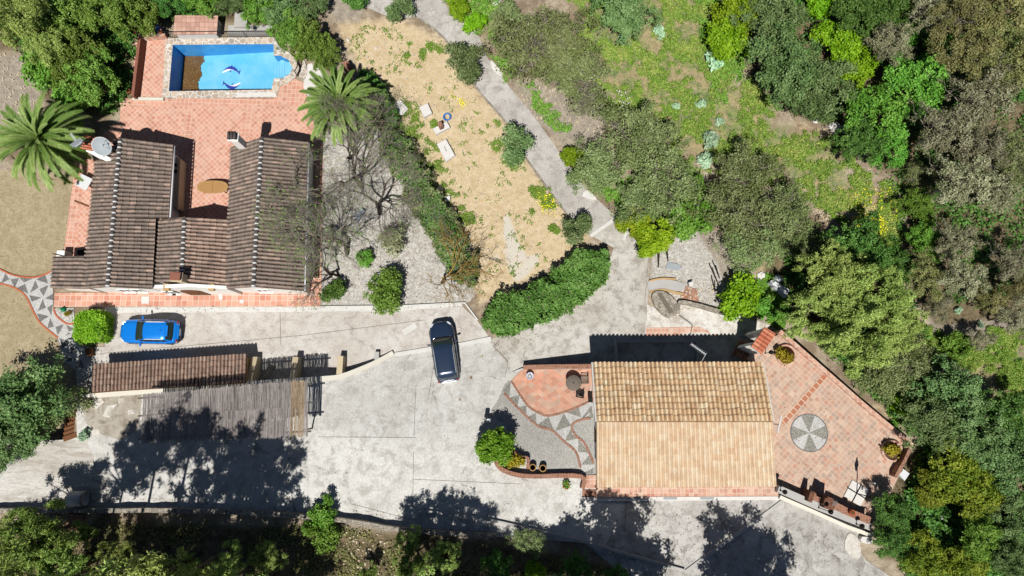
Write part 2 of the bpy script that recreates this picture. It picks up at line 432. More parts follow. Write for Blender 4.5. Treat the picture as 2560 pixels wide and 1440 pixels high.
M['roof_mid'] = rooftile('weathered_tiles_paler', [L(152, 132, 120), L(180, 152, 136), L(204, 172, 152), L(170, 146, 132), L(224, 194, 174)], L(112, 97, 87), .45, light=.4, groove=.95)
M['roof_shed'] = rooftile('brown_barrel_tiles', [L(164, 134, 118), L(198, 164, 144), L(182, 150, 132), L(214, 182, 160), L(170, 146, 132)], L(104, 87, 76), .5, light=.3, groove=.8)
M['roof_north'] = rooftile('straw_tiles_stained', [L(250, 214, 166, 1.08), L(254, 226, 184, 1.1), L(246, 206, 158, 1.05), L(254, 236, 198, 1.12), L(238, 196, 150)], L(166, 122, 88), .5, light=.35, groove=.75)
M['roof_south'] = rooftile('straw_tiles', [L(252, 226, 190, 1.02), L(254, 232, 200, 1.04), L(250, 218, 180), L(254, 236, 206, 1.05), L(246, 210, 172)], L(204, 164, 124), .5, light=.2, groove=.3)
M['roof_orange'] = rooftile('orange_tiles', [L(222, 130, 96), L(236, 150, 116), L(212, 120, 88), L(240, 164, 130)], L(170, 104, 80), .4)
M['roof_pool'] = tiles('pale_clay_tiles', .36, 0, [L(214, 166, 146), L(226, 182, 162), L(196, 150, 132), L(232, 196, 176)], L(176, 136, 120), .06, .4, seed=.4)
M['mortar'] = plain('white_mortar', L(236, 236, 234), .9, .35, 5.)
M['ridge'] = plain('ridge_clay', L(92, 84, 80), .9, .5, 6.)
M['ridge_straw'] = plain('ridge_straw', L(226, 188, 140), .9, .4, 6.)
M['yard'] = concrete('yard_concrete', L(212, 209, 202), L(228, 226, 220), L(190, 186, 178), .9, 1.)
M['drive'] = concrete('drive_concrete', L(206, 198, 188), L(220, 215, 208), L(190, 180, 170), .5, 2.)
M['road'] = concrete('road_concrete', L(196, 190, 178), L(214, 210, 202), L(164, 157, 146), .7, 3.)
M['path'] = concrete('path_concrete', L(188, 182, 174), L(208, 203, 196), L(172, 165, 157), .3, 4.)
M['lane'] = concrete('worn_lane', L(204, 198, 188), L(226, 222, 215), L(178, 170, 158), .3, 7., rx=(.3, 1.4, 1))
M['roughpatch'] = concrete('rough_patch', L(176, 166, 150), L(194, 186, 172), L(146, 134, 118), .2, 8.)
M['yard_s'] = concrete('old_concrete', L(188, 184, 178), L(208, 204, 198), L(154, 149, 142), 1., 5.)
M['whiteground'] = concrete('white_ground', L(236, 232, 224), L(224, 218, 208), L(190, 180, 165), .4, 6.)
M['wallwhite'] = plain('white_wall_top', L(244, 238, 222), .9, .1, 1.)
M['kerbwhite'] = plain('pale_kerb', L(232, 230, 224), .9, .2, 2.)
M['joint'] = plain('joint_line', L(128, 122, 116), .95, .5, 3.)
M['peb_white'] = pebbles('white_pebble', L(226, 224, 218), L(248, 246, 242))
M['peb_grey'] = pebbles('grey_pebble', L(120, 118, 116), L(170, 168, 164))
M['peb_yard'] = pebbles('pebble_concrete', L(190, 187, 178), L(228, 224, 216), 26.)
M['peb_dark'] = pebbles('dark_pebble', L(140, 138, 128), L(204, 200, 188), 24.)
M['bedwhite'] = pebbles('white_gravel', L(220, 214, 204), L(250, 246, 240), 12.)
M['cane'] = tintmat('reed_cane', [(0, L(108, 100, 96)), (.35, L(154, 145, 140)), (.6, L(176, 167, 162)), (.8, L(194, 185, 179)), (1, L(216, 206, 195))])
M['cane_new'] = tintmat('new_reed_cane', [(0, L(138, 116, 90)), (.5, L(182, 160, 130)), (1, L(208, 186, 156))])
# foliage
KL = 1.86
def LL(r, g, b): return lin(r, g, b, K*KL)
M['lf_dark'] = leafmat('leaf_greygreen', LL(62, 88, 44), LL(90, 116, 64), LL(130, 152, 98))
M['lf_olea'] = leafmat('leaf_oleander', LL(68, 90, 46), LL(100, 122, 72), LL(144, 158, 112))
M['lf_green'] = leafmat('leaf_green', LL(66, 104, 28), LL(92, 134, 44), LL(128, 164, 70))
M['lf_deep'] = leafmat('leaf_deepgreen', LL(52, 84, 34), LL(74, 112, 44), LL(104, 142, 66))
M['lf_lime'] = leafmat('leaf_lime', LL(84, 124, 14), LL(114, 152, 20), LL(148, 178, 42), .3)
M['lf_citrus'] = leafmat('leaf_citrus', LL(96, 128, 12), LL(128, 160, 22), LL(168, 190, 52), .3)
M['lf_wisp'] = leafmat('leaf_olive', LL(82, 96, 50), LL(112, 126, 74), LL(150, 160, 112))
M['lf_dry'] = leafmat('leaf_dry', LL(92, 94, 66), LL(124, 124, 92), LL(166, 164, 134), .2)
M['lf_drygreen'] = leafmat('leaf_drygreen', LL(78, 86, 46), LL(112, 114, 66), LL(154, 148, 98), .2)
M['lf_pine'] = leafmat('needle_pine', LL(98, 120, 50), LL(136, 156, 76), LL(172, 188, 108))
M['lf_pinebright'] = leafmat('needle_bright', LL(76, 98, 36), LL(108, 130, 56), LL(148, 164, 84))
M['lf_yellow'] = leafmat('leaf_acacia', LL(80, 106, 26), LL(112, 132, 38), LL(158, 164, 58), .3)
M['lf_hedge'] = leafmat('leaf_hedge', LL(58, 92, 34), LL(82, 122, 48), LL(116, 152, 78))
M['lf_hedge2'] = leafmat('leaf_hedge_mix', LL(52, 84, 34), LL(82, 118, 50), LL(150, 142, 110))
M['lf_topi'] = leafmat('leaf_topiary', LL(84, 128, 16), LL(116, 158, 28), LL(150, 186, 54), .3)
M['lf_round'] = leafmat('leaf_clipped', LL(66, 112, 18), LL(94, 144, 30), LL(130, 172, 54))
M['lf_cedar'] = leafmat('leaf_cypress', LL(70, 96, 30), LL(98, 126, 46), LL(134, 156, 74))
M['lf_silver'] = leafmat('leaf_silver', LL(120, 156, 120), LL(156, 186, 150), LL(190, 212, 184))
M['lf_palm'] = leafmat('frond_palm', LL(56, 74, 26), LL(90, 110, 46), LL(150, 160, 96))
M['lf_grass'] = leafmat('grass_blade', LL(76, 118, 32), LL(114, 150, 54), LL(184, 182, 106))
M['lf_weed'] = leafmat('weed_leaf', LL(72, 108, 32), LL(100, 136, 48), LL(142, 160, 74))
M['lf_succ'] = leafmat('leaf_succulent', LL(110, 90, 20), LL(140, 130, 30), LL(176, 164, 48))
M['fl_yellow'] = plain('yellow_petal', L(250, 238, 30, 1.5), .7, .1, 3.)
M['fl_white'] = plain('white_petal', L(248, 244, 250, 1.3), .7, .1, 3.)
M['fl_red'] = plain('red_petal', L(214, 40, 40), .7, .2, 3.)

def ground_material():
    g = G('natural_ground'); co = g.co
    n1 = g.noise(.5, 6, .7); n2 = g.noise(2.2, 6, .72); n3 = g.noise(9, 5, .7); n4 = g.noise(40, 3, .6)
    def mask(name, soft=.16, nz=None):
        w = g.attr(name)
        nn = g.m('ADD', g.m('MULTIPLY', nz or n2, .6), g.m('MULTIPLY', n3, .4))
        v = g.m('ADD', w, g.m('SUBTRACT', nn, .5)); return g.step(v, .5-soft, .5+soft)
    soil = g.mix(g.step(n2, .35, .65), L(178, 162, 138), L(208, 192, 168))
    soil = g.mix(g.step(n1, .4, .62), soil, L(150, 130, 108))
    sand = g.mix(g.step(n2, .35, .68), L(222, 198, 156), L(240, 220, 184)); sand = g.mix(g.m('MULTIPLY', g.step(n3, .54, .66), .8), sand, L(194, 162, 120)); sand = g.mix(g.m('MULTIPLY', g.step(n1, .5, .7), .5), sand, L(200, 172, 132))
    sand = g.mix(g.m('MULTIPLY', g.step(g.vor(1.4), .12, .03), 0.9), sand, L(236, 224, 200))
    chalk = g.mix(n3, L(240, 236, 226), L(222, 208, 184))
    n5 = g.noise(1.1, 6, .75, off=40)
    grass = g.mix(g.step(n2, .38, .62), L(112, 140, 58), L(164, 172, 98)); grass = g.mix(g.step(n5, .47, .56), grass, L(90, 128, 46))
    grass = g.mix(g.step(n1, .47, .58), grass, L(200, 184, 136)); grass = g.mix(g.step(g.noise(1.5, 6, .75, off=63), .54, .62), grass, L(206, 178, 142)); grass = g.mix(g.m('MULTIPLY', g.step(n3, .52, .62), .7), grass, L(74, 100, 36))
    lawn = g.mix(g.step(n2, .34, .66), L(184, 168, 134), L(206, 190, 156)); lawn = g.mix(g.m('MULTIPLY', g.step(n3, .5, .64), .75), lawn, L(140, 128, 88))
    lawn = g.mix(g.m('MULTIPLY', g.step(n1, .45, .65), .6), lawn, L(172, 156, 122))
    lawn = g.mix(g.m('MULTIPLY', g.step(g.vor(3.2), .16, .06), .8), lawn, L(128, 116, 76))
    gv = g.vor(11, 'F1', 'Color'); sp = g.node('SeparateColor'); g.put(sp.inputs[0], gv)
    grav = g.mix(sp.outputs[0], L(184, 178, 168), L(238, 234, 226)); grav = g.mix(g.step(n2, .42, .75), grav, L(178, 168, 154))
    rough = g.mix(g.step(n2, .35, .65), L(166, 154, 138), L(196, 184, 166)); rough = g.mix(g.step(n3, .5, .7), rough, L(130, 116, 100))
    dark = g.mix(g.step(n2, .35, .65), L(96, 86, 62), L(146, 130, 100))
    col = soil
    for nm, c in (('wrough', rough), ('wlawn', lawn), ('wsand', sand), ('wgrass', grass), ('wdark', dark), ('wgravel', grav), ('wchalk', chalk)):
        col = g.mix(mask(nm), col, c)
    col = g.scalecol(col, g.m('ADD', g.m('MULTIPLY', n4, .5), .75))
    return g.bsdf(col, .95, g.m('ADD', n3, g.m('MULTIPLY', n4, .5)), bs=.7, bd=.06)
M['ground'] = ground_material()
def dirtywater():
    g = G('murky_water'); n = g.noise(2, 5, .7); n2 = g.noise(14, 4, .7)
    c = g.mix(n, L(86, 60, 30), L(140, 104, 56)); c = g.mix(g.m('MULTIPLY', g.step(n2, .58, .64), .8), c, L(206, 196, 166))
    return g.bsdf(c, .3, n2, spec=.4, bs=.1, bd=.01)
M['murky'] = dirtywater()
def poolmat():
    g = G('pool_mosaic'); n = g.noise(.6, 5, .7); n2 = g.noise(5, 4, .7)
    co = g.mapping(g.co, scale=(3.2, 3.2, 3.2)); fr = g.node('VectorMath', operation='FRACTION'); g.put(fr.inputs[0], co); sp = g.node('SeparateXYZ'); g.put(sp.inputs[0], fr.outputs[0])
    gl = g.m('MINIMUM', sp.outputs[0], sp.outputs[1])
    c = g.mix(g.step(n, .3, .7), L(104, 208, 250), L(146, 224, 253)); c = g.mix(g.m('MULTIPLY', g.step(gl, .06, .02), .4), c, L(150, 214, 246))
    c = g.mix(g.step(n2, .68, .74), c, L(60, 110, 150)); c = g.mix(g.step(g.noise(1.1, 5, .75, off=21), .72, .75), c, L(240, 240, 236))
    return g.bsdf(c, .35, n2, spec=.4, bs=.05, bd=.01)
M['pool'] = poolmat()
def poolmat2():
    g = G('pool_wall_mosaic'); n = g.noise(.9, 5, .7)
    c = g.mix(g.step(n, .3, .7), L(50, 156, 244), L(80, 184, 250)); c = g.mix(g.step(g.noise(1.3, 5, .75, off=13), .64, .68), c, L(225, 238, 244))
    return g.bsdf(c, .35, n, spec=.4, bs=.05, bd=.01)
M['poolwall'] = poolmat2()
# ---------------------------------------------------------------- the ground: one sheet to the horizon
POOL = [(432, 112), (684, 110), (684, 139), (700, 139), (722, 150), (731, 170), (724, 184), (706, 195), (684, 196), (679, 224), (422, 228)]
def build_ground():
    def axis(lo, hi, far, d):
        core = np.arange(lo, hi+d/2, d); e = []; s = d; x = hi
        while x < far: s *= 1.5; x += s; e.append(x)
        f = []; s = d; x = lo
        while x > -far: s *= 1.5; x -= s; f.append(x)
        return np.array(f[::-1]+list(core)+e)
    xs = axis(-50, 50, 420, .4); ys = axis(-20, 38, 420, .4)
    X, Y = np.meshgrid(xs, ys); sh = X.shape; X = X.ravel(); Y = Y.ravel()
    Z = Zw(X, Y, .35)-.035
    pool = [w2(px, py) for px, py in POOL]
    Z = np.where(sdf(pool, X, Y) > -.5, -2.6, Z)
    PX, PY = proj(X, Y, np.maximum(Z, -.1))
    me = bpy.data.meshes.new('ground')
    n = len(X); nx, ny = sh[1], sh[0]
    me.vertices.add(n); me.vertices.foreach_set('co', np.stack([X, Y, Z], 1).ravel())
    i = np.arange(nx*(ny-1)).reshape(ny-1, nx)[:, :-1].ravel()
    F = np.stack([i, i+1, i+1+nx, i+nx], 1).astype(np.int32)
    me.loops.add(F.size); me.polygons.add(len(F))
    me.loops.foreach_set('vertex_index', F.ravel()); me.polygons.foreach_set('loop_start', np.arange(0, F.size, 4, dtype=np.int32))
    me.polygons.foreach_set('use_smooth', np.ones(len(F), bool))
    me.update()
    def w(polys, soft=40., top=1.):
        r = np.zeros(n)
        for q in polys:
            p, k = (q if isinstance(q, tuple) and isinstance(q[0], list) else (q, top))
            r = np.maximum(r, np.clip(.5+sdf(p, PX, PY)/soft, 0, 1)*k)
        return r
    spec = {
     'wsand': w([[(842, 60), (990, 44), (1110, 100), (1160, 190), (1215, 250), (1275, 330), (1315, 400), (1415, 530), (1480, 590), (1440, 640), (1200, 760), (1150, 600), (1060, 430), (960, 300), (900, 180)],
                 ([(1980, 440), (2060, 560), (2130, 570), (2000, 420)], .75), ([(1960, 280), (2100, 330), (2000, 350)], .7), ([(1890, 620), (1980, 620), (1950, 700), (1890, 690)], .9), ([(2200, 990), (2260, 1040), (2240, 1070), (2180, 1020)], .8)], 80),
     'wchalk': w([[(1256, 535), (1272, 535), (1298, 606), (1318, 640), (1280, 690), (1264, 640)], [(1318, 640), (1350, 632), (1344, 660), (1296, 706), (1280, 696)], ([(1215, 630), (1255, 630), (1240, 670)], .7), [(1640, 705), (1750, 715), (1700, 735)]], 26, .95),
     'wgravel': w([[(800, 330), (950, 320), (1020, 430), (1080, 560), (1190, 735), (1170, 760), (795, 768)], ([(1630, 600), (1740, 570), (1800, 660), (1840, 780), (1700, 790), (1620, 740)], .7)], 16),
     'wlawn': w([[(-300, 420), (185, 430), (165, 600), (130, 680), (60, 692), (0, 682), (-300, 660)], [(-300, 705), (40, 715), (80, 770), (130, 830), (180, 930), (150, 1080), (-300, 1110)]], 20),
     'wgrass': w([([(1400, -200), (1480, -200), (1780, -200), (1850, 180), (1960, 290), (2120, 340), (2140, 440), (2250, 470), (2250, 660), (2150, 590), (2060, 520), (1900, 430), (1720, 420), (1560, 300), (1420, 170)], .56),
                  ([(2300, 840), (2560, 850), (3000, 900), (2700, 1300), (2480, 1060)], .56), ([(1090, -60), (1240, -60), (1330, 200), (1420, 330), (1640, 540), (1620, 620), (1500, 500), (1380, 330), (1260, 200)], .6),
                  ([(945, 200), (1010, 240), (1060, 300), (1110, 420), (1200, 560), (1170, 560), (1040, 380)], .62), ([(1320, 470), (1400, 480), (1400, 580), (1330, 540)], .58), ([(1030, 90), (1120, 130), (1100, 160), (1010, 150)], .54), ([(2440, 1330), (2700, 1330), (2600, 1600), (2350, 1500)], .6)], 90),
     'wrough': w([[(1270, 190), (1530, 260), (1500, 350), (1420, 370), (1330, 290)], [(1600, 560), (1800, 580), (1900, 700), (1920, 820), (1790, 800), (1620, 700)], [(780, -100), (940, -60), (900, 60), (840, 60)],
                  [(860, 1300), (990, 1330), (980, 1500), (860, 1500)], [(2310, 730), (2600, 720), (2600, 840), (2330, 840)], ([(-200, 120), (130, 140), (110, 260), (-200, 420)], .8)], 40),
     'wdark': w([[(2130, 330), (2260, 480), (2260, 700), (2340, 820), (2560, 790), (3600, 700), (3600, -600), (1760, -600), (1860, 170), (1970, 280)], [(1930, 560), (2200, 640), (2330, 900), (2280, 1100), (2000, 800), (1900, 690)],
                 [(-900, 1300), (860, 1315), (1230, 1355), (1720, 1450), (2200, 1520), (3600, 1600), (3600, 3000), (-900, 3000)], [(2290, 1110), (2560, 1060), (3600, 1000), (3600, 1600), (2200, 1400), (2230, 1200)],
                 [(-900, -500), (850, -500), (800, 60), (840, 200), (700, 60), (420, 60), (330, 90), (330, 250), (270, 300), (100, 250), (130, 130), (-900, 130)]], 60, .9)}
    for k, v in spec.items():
        a = me.attributes.new(k, 'FLOAT', 'POINT'); a.data.foreach_set('value', v.astype(np.float32))
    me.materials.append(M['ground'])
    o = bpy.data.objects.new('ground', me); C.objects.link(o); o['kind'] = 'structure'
build_ground()

# ---------------------------------------------------------------- roads, yards, floors
sheet('driveway', [(262, 768), (800, 766), (1150, 760), (1192, 800), (1228, 848), (985, 885), (920, 914), (850, 944), (795, 950), (190, 992), (222, 900), (262, 868)], 'l', .0, M['drive'])
sheet('yard', [(-400, 1122), (150, 1100), (192, 1094), (190, 990), (795, 947), (850, 941), (920, 912), (985, 884), (1225, 848), (1275, 930), (1310, 919), (1482, 917), (1482, 1180), (1500, 1250), (1560, 1262),
               (1556, 1300), (1500, 1380), (1460, 1356), (1240, 1342), (1010, 1326), (870, 1305), (560, 1285), (0, 1276), (-400, 1276)], 'u', .006, M['yard'])
sheet('lane', [(-400, 1124), (150, 1102), (215, 1098), (236, 1160), (300, 1275), (0, 1275), (-400, 1275)], 'u', .012, M['lane'], jit=.15, seed=21)
sheet('rough_patch', [(206, 996), (352, 984), (350, 1072), (300, 1100), (232, 1080), (212, 1060)], 'u', .012, M['roughpatch'], jit=.15, seed=22)
for k, q in enumerate(([(228, 1000), (254, 994), (262, 1006), (240, 1024)], [(258, 1040), (268, 1016), (292, 1010), (276, 1030), (274, 1046)], [(296, 998), (310, 994), (312, 1004), (298, 1008)], [(318, 1026), (332, 1022), (334, 1034), (320, 1036)], [(228, 1076), (248, 1070), (250, 1086), (232, 1090)])):
    sheet('lime_patch', q, 'u', .018, M['whiteground'], jit=.06, seed=30+k)
sheet('apron', [(1560, 1262), (1500, 1250), (1480, 1225), (1960, 1225), (2185, 1330), (2140, 1365), (2165, 1400), (2240, 1450), (2400, 1560), (1700, 1560), (1460, 1356), (1500, 1380), (1556, 1300)], 'u', .004, M['yard_s'])
sheet('road', [(1225, 848), (1440, 770), (1510, 690), (1535, 620), (1478, 590), (1545, 545), (1622, 640), (1618, 836), (1905, 838), (1905, 930), (1482, 917), (1310, 919), (1275, 930)], 'l', .002, M['road'], jit=.05)
sheet('path', [(1476, 588), (1415, 530), (1320, 400), (1280, 322), (1210, 240), (1165, 180), (1110, 92), (1040, 42), (990, 48), (905, 15), (880, -60), (1060, -60), (1120, 20), (1190, 75), (1215, 140), (1260, 200), (1310, 260), (1370, 340), (1430, 430), (1470, 478), (1545, 545)], 'l', .006, M['path'], jit=.07, seed=3)
sheet('pale_yard', [(1612, 838), (1618, 762), (1690, 790), (1705, 752), (1790, 770), (1850, 790), (1890, 800), (1925, 812), (1905, 838)], 'l', .012, M['whiteground'], jit=.06, seed=5)
sheet('tiled_strip', [(1614, 840), (1616, 819), (1748, 817), (1800, 840)], 'l', .02, M['tile_plinth'])
sheet('pool_deck', [(338, 88), (416, 84), (434, 106), (408, 246), (330, 246)], 0, .02, M['tile_diag'], 0)
sheet('patio', [(302, 246), (690, 246), (702, 214), (736, 196), (756, 205), (792, 330), (806, 345), (806, 560), (400, 562), (230, 540), (232, 402), (262, 330), (300, 300)], 0, .024, M['tile_diag'], 0)
sheet('patio_border', [(302, 247), (750, 247), (757, 262), (300, 262)], 0, .029, M['tile_str'], 0)
sheet('patio_border', [(464, 262), (482, 262), (472, 560), (450, 560)], 0, .029, M['tile_str'], 0)
sheet('patio_border', [(607, 262), (628, 262), (630, 360), (606, 360)], 0, .029, M['tile_str'], 0)
sheet('patio_border', [(684, 247), (702, 214), (736, 196), (758, 207), (756, 247)], 0, .030, M['tile_str'], 0)
sheet('side_patio', [(190, 398), (250, 398), (230, 660), (158, 640), (180, 470)], 0, .026, M['tile_diag'], 0)
sheet('side_border', [(190, 398), (214, 398), (183, 640), (158, 640), (180, 470)], 0, .031, M['tile_str'], 0)
sheet('walkway', [(137, 732), (800, 730), (802, 766), (134, 767)], 0, .02, M['tile_walk'], 0)
sheet('side_walk', [(758, 340), (808, 340), (803, 732), (748, 732)], 0, .018, M['tile_str'], 0)
sheet('drive_margin', [(268, 768), (1000, 767), (1150, 759), (1158, 764), (1000, 778), (268, 782)], 'l', .008, M['kerbwhite'], jit=.04, seed=8)
sheet('pebble_yard', smoothpx([(1272, 950), (1245, 1000), (1225, 1040), (1262, 1060), (1290, 1120), (1322, 1150), (1330, 1178), (1492, 1184), (1492, 1000), (1440, 1025), (1370, 1035), (1305, 1000)], 3, True), 'u', .03, M['peb_yard'], .5)
sheet('terrace_floor', [(1277, 952), (1300, 928), (1312, 924), (1486, 922), (1486, 1004)]+smoothpx([(1480, 1005), (1440, 1022), (1405, 1034), (1370, 1040), (1345, 1031), (1318, 1010), (1300, 985), (1278, 955)], 3), 'u', .045, M['tile_terr'], .5)
zx = lambda L_, s=3., ox=1150, oy=800: [(ox+x/s, oy+y/s) for x, y in L_]
sheet('mosaic_band', zx([(385, 458), (450, 560), (510, 640), (580, 690), (660, 720), (780, 692), (890, 648), (1000, 612), (1006, 735), (925, 742), (860, 770), (838, 800), (850, 850), (920, 910), (975, 1000), (1008, 1075), (1008, 1157), (910, 1157), (905, 1090), (870, 980), (790, 910), (705, 830), (590, 790), (500, 720), (430, 650), (330, 545), (320, 530)]), 'u', .045, M['peb_white'], .5)
def trilist(name, T, s, ox, oy, zf, off, matr):
    for t in T: pass
    polys = [zx(t, s, ox, oy) for t in T]
    mb = MB()
    for p in polys:
        pts = [P(x, y, PLAT if zf == 'u' else 0) for x, y in p]
        zs = [(float(z_up(np.array([q.x]), np.array([q.y]))[0]) if zf == 'u' else 0)+off for q in pts]
        pts = [P(x, y, z) for (x, y), z in zip(p, zs)]
        f = list(range(len(pts)))
        if (pts[1]-pts[0]).cross(pts[2]-pts[0]).z < 0: f = f[::-1]
        mb.add(pts, [f])
    o = mb.build(name, matr); o['kind'] = 'structure'; return o
trilist('mosaic_triangles', [[(380, 460), (320, 530), (370, 575)], [(370, 585), (447, 562), (428, 652)], [(432, 655), (500, 640), (497, 728)], [(505, 730), (570, 698), (572, 785)], [(578, 790), (665, 728), (705, 830)], [(778, 700), (832, 792), (715, 832)], [(785, 690), (890, 648), (908, 730)],
   [(915, 735), (985, 640), (1003, 735)], [(832, 815), (888, 888), (788, 908)], [(888, 892), (970, 998), (885, 990)], [(975, 1010), (1008, 1085), (910, 1085)], [(1000, 1110), (1008, 1155), (915, 1155)]], 3., 1150, 800, 'u', .06, M['peb_dark'])
sheet('mosaic_path', zx([(-60, 770), (0, 785), (60, 810), (130, 830), (230, 835), (300, 815), (350, 790), (355, 1040), (370, 1090), (440, 1145), (500, 1150), (525, 1270), (620, 1400), (640, 1470), (560, 1490), (430, 1400), (385, 1235), (270, 1140), (220, 1060), (170, 960), (100, 905), (0, 875), (-60, 860)], 2.667, 0, 380), 0, .012, M['peb_white'], 0)
trilist('path_triangles', [[(35, 808), (62, 850), (8, 876)], [(70, 850), (128, 838), (98, 905)], [(125, 832), (228, 838), (160, 870)], [(165, 880), (190, 945), (110, 908)], [(235, 855), (255, 905), (200, 940)], [(240, 850), (300, 818), (322, 878)], [(325, 885), (290, 960), (262, 915)], [(195, 955), (275, 970), (212, 1000)],
   [(352, 945), (354, 988), (300, 975)], [(285, 980), (305, 1040), (252, 1060)], [(352, 1012), (342, 1090), (315, 1040)], [(245, 1075), (325, 1095), (270, 1132)], [(335, 1105), (358, 1165), (315, 1175)], [(370, 1165), (425, 1150), (385, 1222)], [(440, 1150), (495, 1180), (460, 1200)], [(395, 1240), (470, 1270), (415, 1312)],
   [(475, 1280), (502, 1330), (448, 1352)], [(430, 1360), (510, 1385), (445, 1400)], [(540, 1380), (560, 1440), (500, 1440)]], 2.667, 0, 380, 'l', .018, M['peb_grey'])
sheet('white_bed', zx([(362, 1042), (490, 1040), (500, 1140), (440, 1140), (380, 1095)], 2.667, 0, 380), 0, .016, M['bedwhite'], 0)
sheet('gravel_bed', [(188, 868), (268, 868), (222, 905), (224, 985), (192, 985)], 0, .010, M['bedwhite'], 0)
TERR = [(1936, 842), (1955, 831), (2281, 1113), (2252, 1180), (2190, 1310), (2085, 1275), (1945, 1216), (1905, 1100), (1895, 906), (1868, 900), (1880, 872)]
sheet('terrace_east', TERR, 'u', .02, M['tile_east'])
sheet('terrace_band', [(2058, 936), (2068, 942), (1962, 1062), (1950, 1054)], 'u', .026, M['tile_eastband'])
# pebble rosette in the terrace
def rosette():
    c = at(2023, 1082, .03); c.z = float(z_up(np.array([c.x]), np.array([c.y]))[0])+.032; r = 1.27
    for nm, k0, mt in (('rosette_dark', 0, M['peb_dark']), ('rosette_pale', 1, M['peb_white'])):
        mb = MB()
        for k in range(k0, 8, 2):
            a0 = R(45*k+68); pts = [c+Vector((0, 0, 0))]+[c+Vector((math.cos(a0+R(45)*t/6), math.sin(a0+R(45)*t/6), 0))*r for t in range(7)]
            mb.add(pts, [list(range(len(pts)))])
        o = mb.build(nm, mt); o['kind'] = 'structure'
    mb = MB(); a = [c+Vector((math.cos(t*.1309), math.sin(t*.1309), 0))*r for t in range(48)]; b = [c+Vector((math.cos(t*.1309), math.sin(t*.1309), 0))*(r+.08) for t in range(48)]
    mb.add(a+b, [(i, 48+i, 48+(i+1) % 48, (i+1) % 48) for i in range(48)]); o = mb.build('rosette_rim', M['peb_grey']); o['kind'] = 'structure'
rosette()
def strip(name, pts, zf, w, h, material, off=0., kind='structure', closed=False, n=1):
    """a low line of kerb, wall or edging with square section along surveyed points (top height h)"""
    zfun = (lambda x, y: float(z_up(np.array([x]), np.array([y]))[0])) if zf == 'u' else (lambda x, y: float(z_low(np.array([x]), np.array([y]))[0])) if zf == 'l' else (lambda x, y: zf)
    W = []
    for px, py in pts:
        z = 0.
        for i in range(4): p = P(px, py, z+h+off); z = zfun(p.x, p.y)
        W.append(Vector((p.x, p.y, 0)))
    if n: W = resample(W, 1.2)
    Lh = []; Rh = []
    for i, p in enumerate(W):
        d = (W[min(i+1, len(W)-1)]-W[max(i-1, 0)]).normalized(); q = Vector((-d.y, d.x, 0))*w/2
        Lh.append(p+q); Rh.append(p-q)
    mb = MB()
    def zz(p, t):
        z = zfun(p.x, p.y); return Vector((p.x, p.y, z+off+(h if t else -.06)))
    vs = []
    for a, b in zip(Lh, Rh):
        za = zfun((a.x+b.x)/2, (a.y+b.y)/2)
        vs += [Vector((a.x, a.y, za+off+h)), Vector((b.x, b.y, za+off+h)), Vector((a.x, a.y, za+off-.06)), Vector((b.x, b.y, za+off-.06))]
    fs = []
    for i in range(len(W)-1):
        k = 4*i; fs += [(k+1, k+5, k+4, k), (k, k+4, k+6, k+2), (k+3, k+7, k+5, k+1)]
    fs += [(0, 2, 3, 1), (4*len(W)-4, 4*len(W)-3, 4*len(W)-1, 4*len(W)-2)]
    mb.add(vs, fs); o = mb.build(name, material)
    if kind: o['kind'] = kind
    return o
Z3 = lambda L_: zx(L_, 3., 1150, 800)
strip('brick_edging', smoothpx(Z3([(330, 548), (430, 655), (580, 793), (690, 828), (790, 920), (870, 990), (905, 1108)]), 4), 'u', .16, .075, M['brick'])
strip('brick_edging', smoothpx(Z3([(980, 738), (920, 745), (855, 772), (840, 810), (870, 870), (930, 920), (980, 1020), (1003, 1075)]), 4), 'u', .16, .075, M['brick'])
strip('brick_edging', smoothpx(Z3([(385, 458), (450, 560), (510, 645), (580, 692), (660, 720), (780, 692), (890, 650), (960, 614)]), 4), 'u', .14, .075, M['brick'])
strip('path_edging', smoothpx(zx([(-60, 768), (0, 783), (60, 812), (130, 830), (230, 836), (300, 815), (350, 788)], 2.667, 0, 380), 3), 0, .12, .05, M['terracotta'])
strip('path_edging', smoothpx(zx([(-60, 858), (0, 876), (100, 906), (170, 960), (220, 1060), (270, 1142), (385, 1238)], 2.667, 0, 380), 3), 0, .12, .05, M['terracotta'])
strip('bed_edging', smoothpx(zx([(358, 1040), (362, 1065), (380, 1097), (440, 1143), (495, 1143)], 2.667, 0, 380), 3), 0, .12, .06, M['terracotta'])
strip('kerb', [(985, 887), (1070, 873), (1150, 862), (1228, 846)], 'u', .3, .07, M['kerbwhite'])
strip('kerb', [(1008, 832), (1040, 812)], 'l', .45, .02, M['kerbwhite'])
strip('kerb', [(1476, 590), (1546, 541)], 'l', .26, .05, M['kerbwhite'])
strip('kerb', [(1560, 598), (1572, 560), (1556, 545)], 'l', .22, .05, M['kerbwhite'])
strip('kerb', [(1046, 1278), (1120, 1284), (1200, 1296), (1260, 1308), (1450, 1352), (1560, 1384), (1712, 1427)], 'u', .18, .22, M['palegrey'])
strip('kerb', [(1712, 1432), (1800, 1366), (1900, 1296), (1956, 1254)], 'u', .24, .1, M['palegrey'])
strip('garden_edging', [(800, 767), (1000, 765), (1162, 757), (1194, 800)], 'l', .12, .12, M['kerbwhite'])
strip('path_edging', smoothpx([(1042, 42), (1110, 94), (1165, 182), (1210, 242), (1280, 324), (1320, 402), (1415, 532), (1474, 588)], 3), 'l', .12, .07, M['stone'])
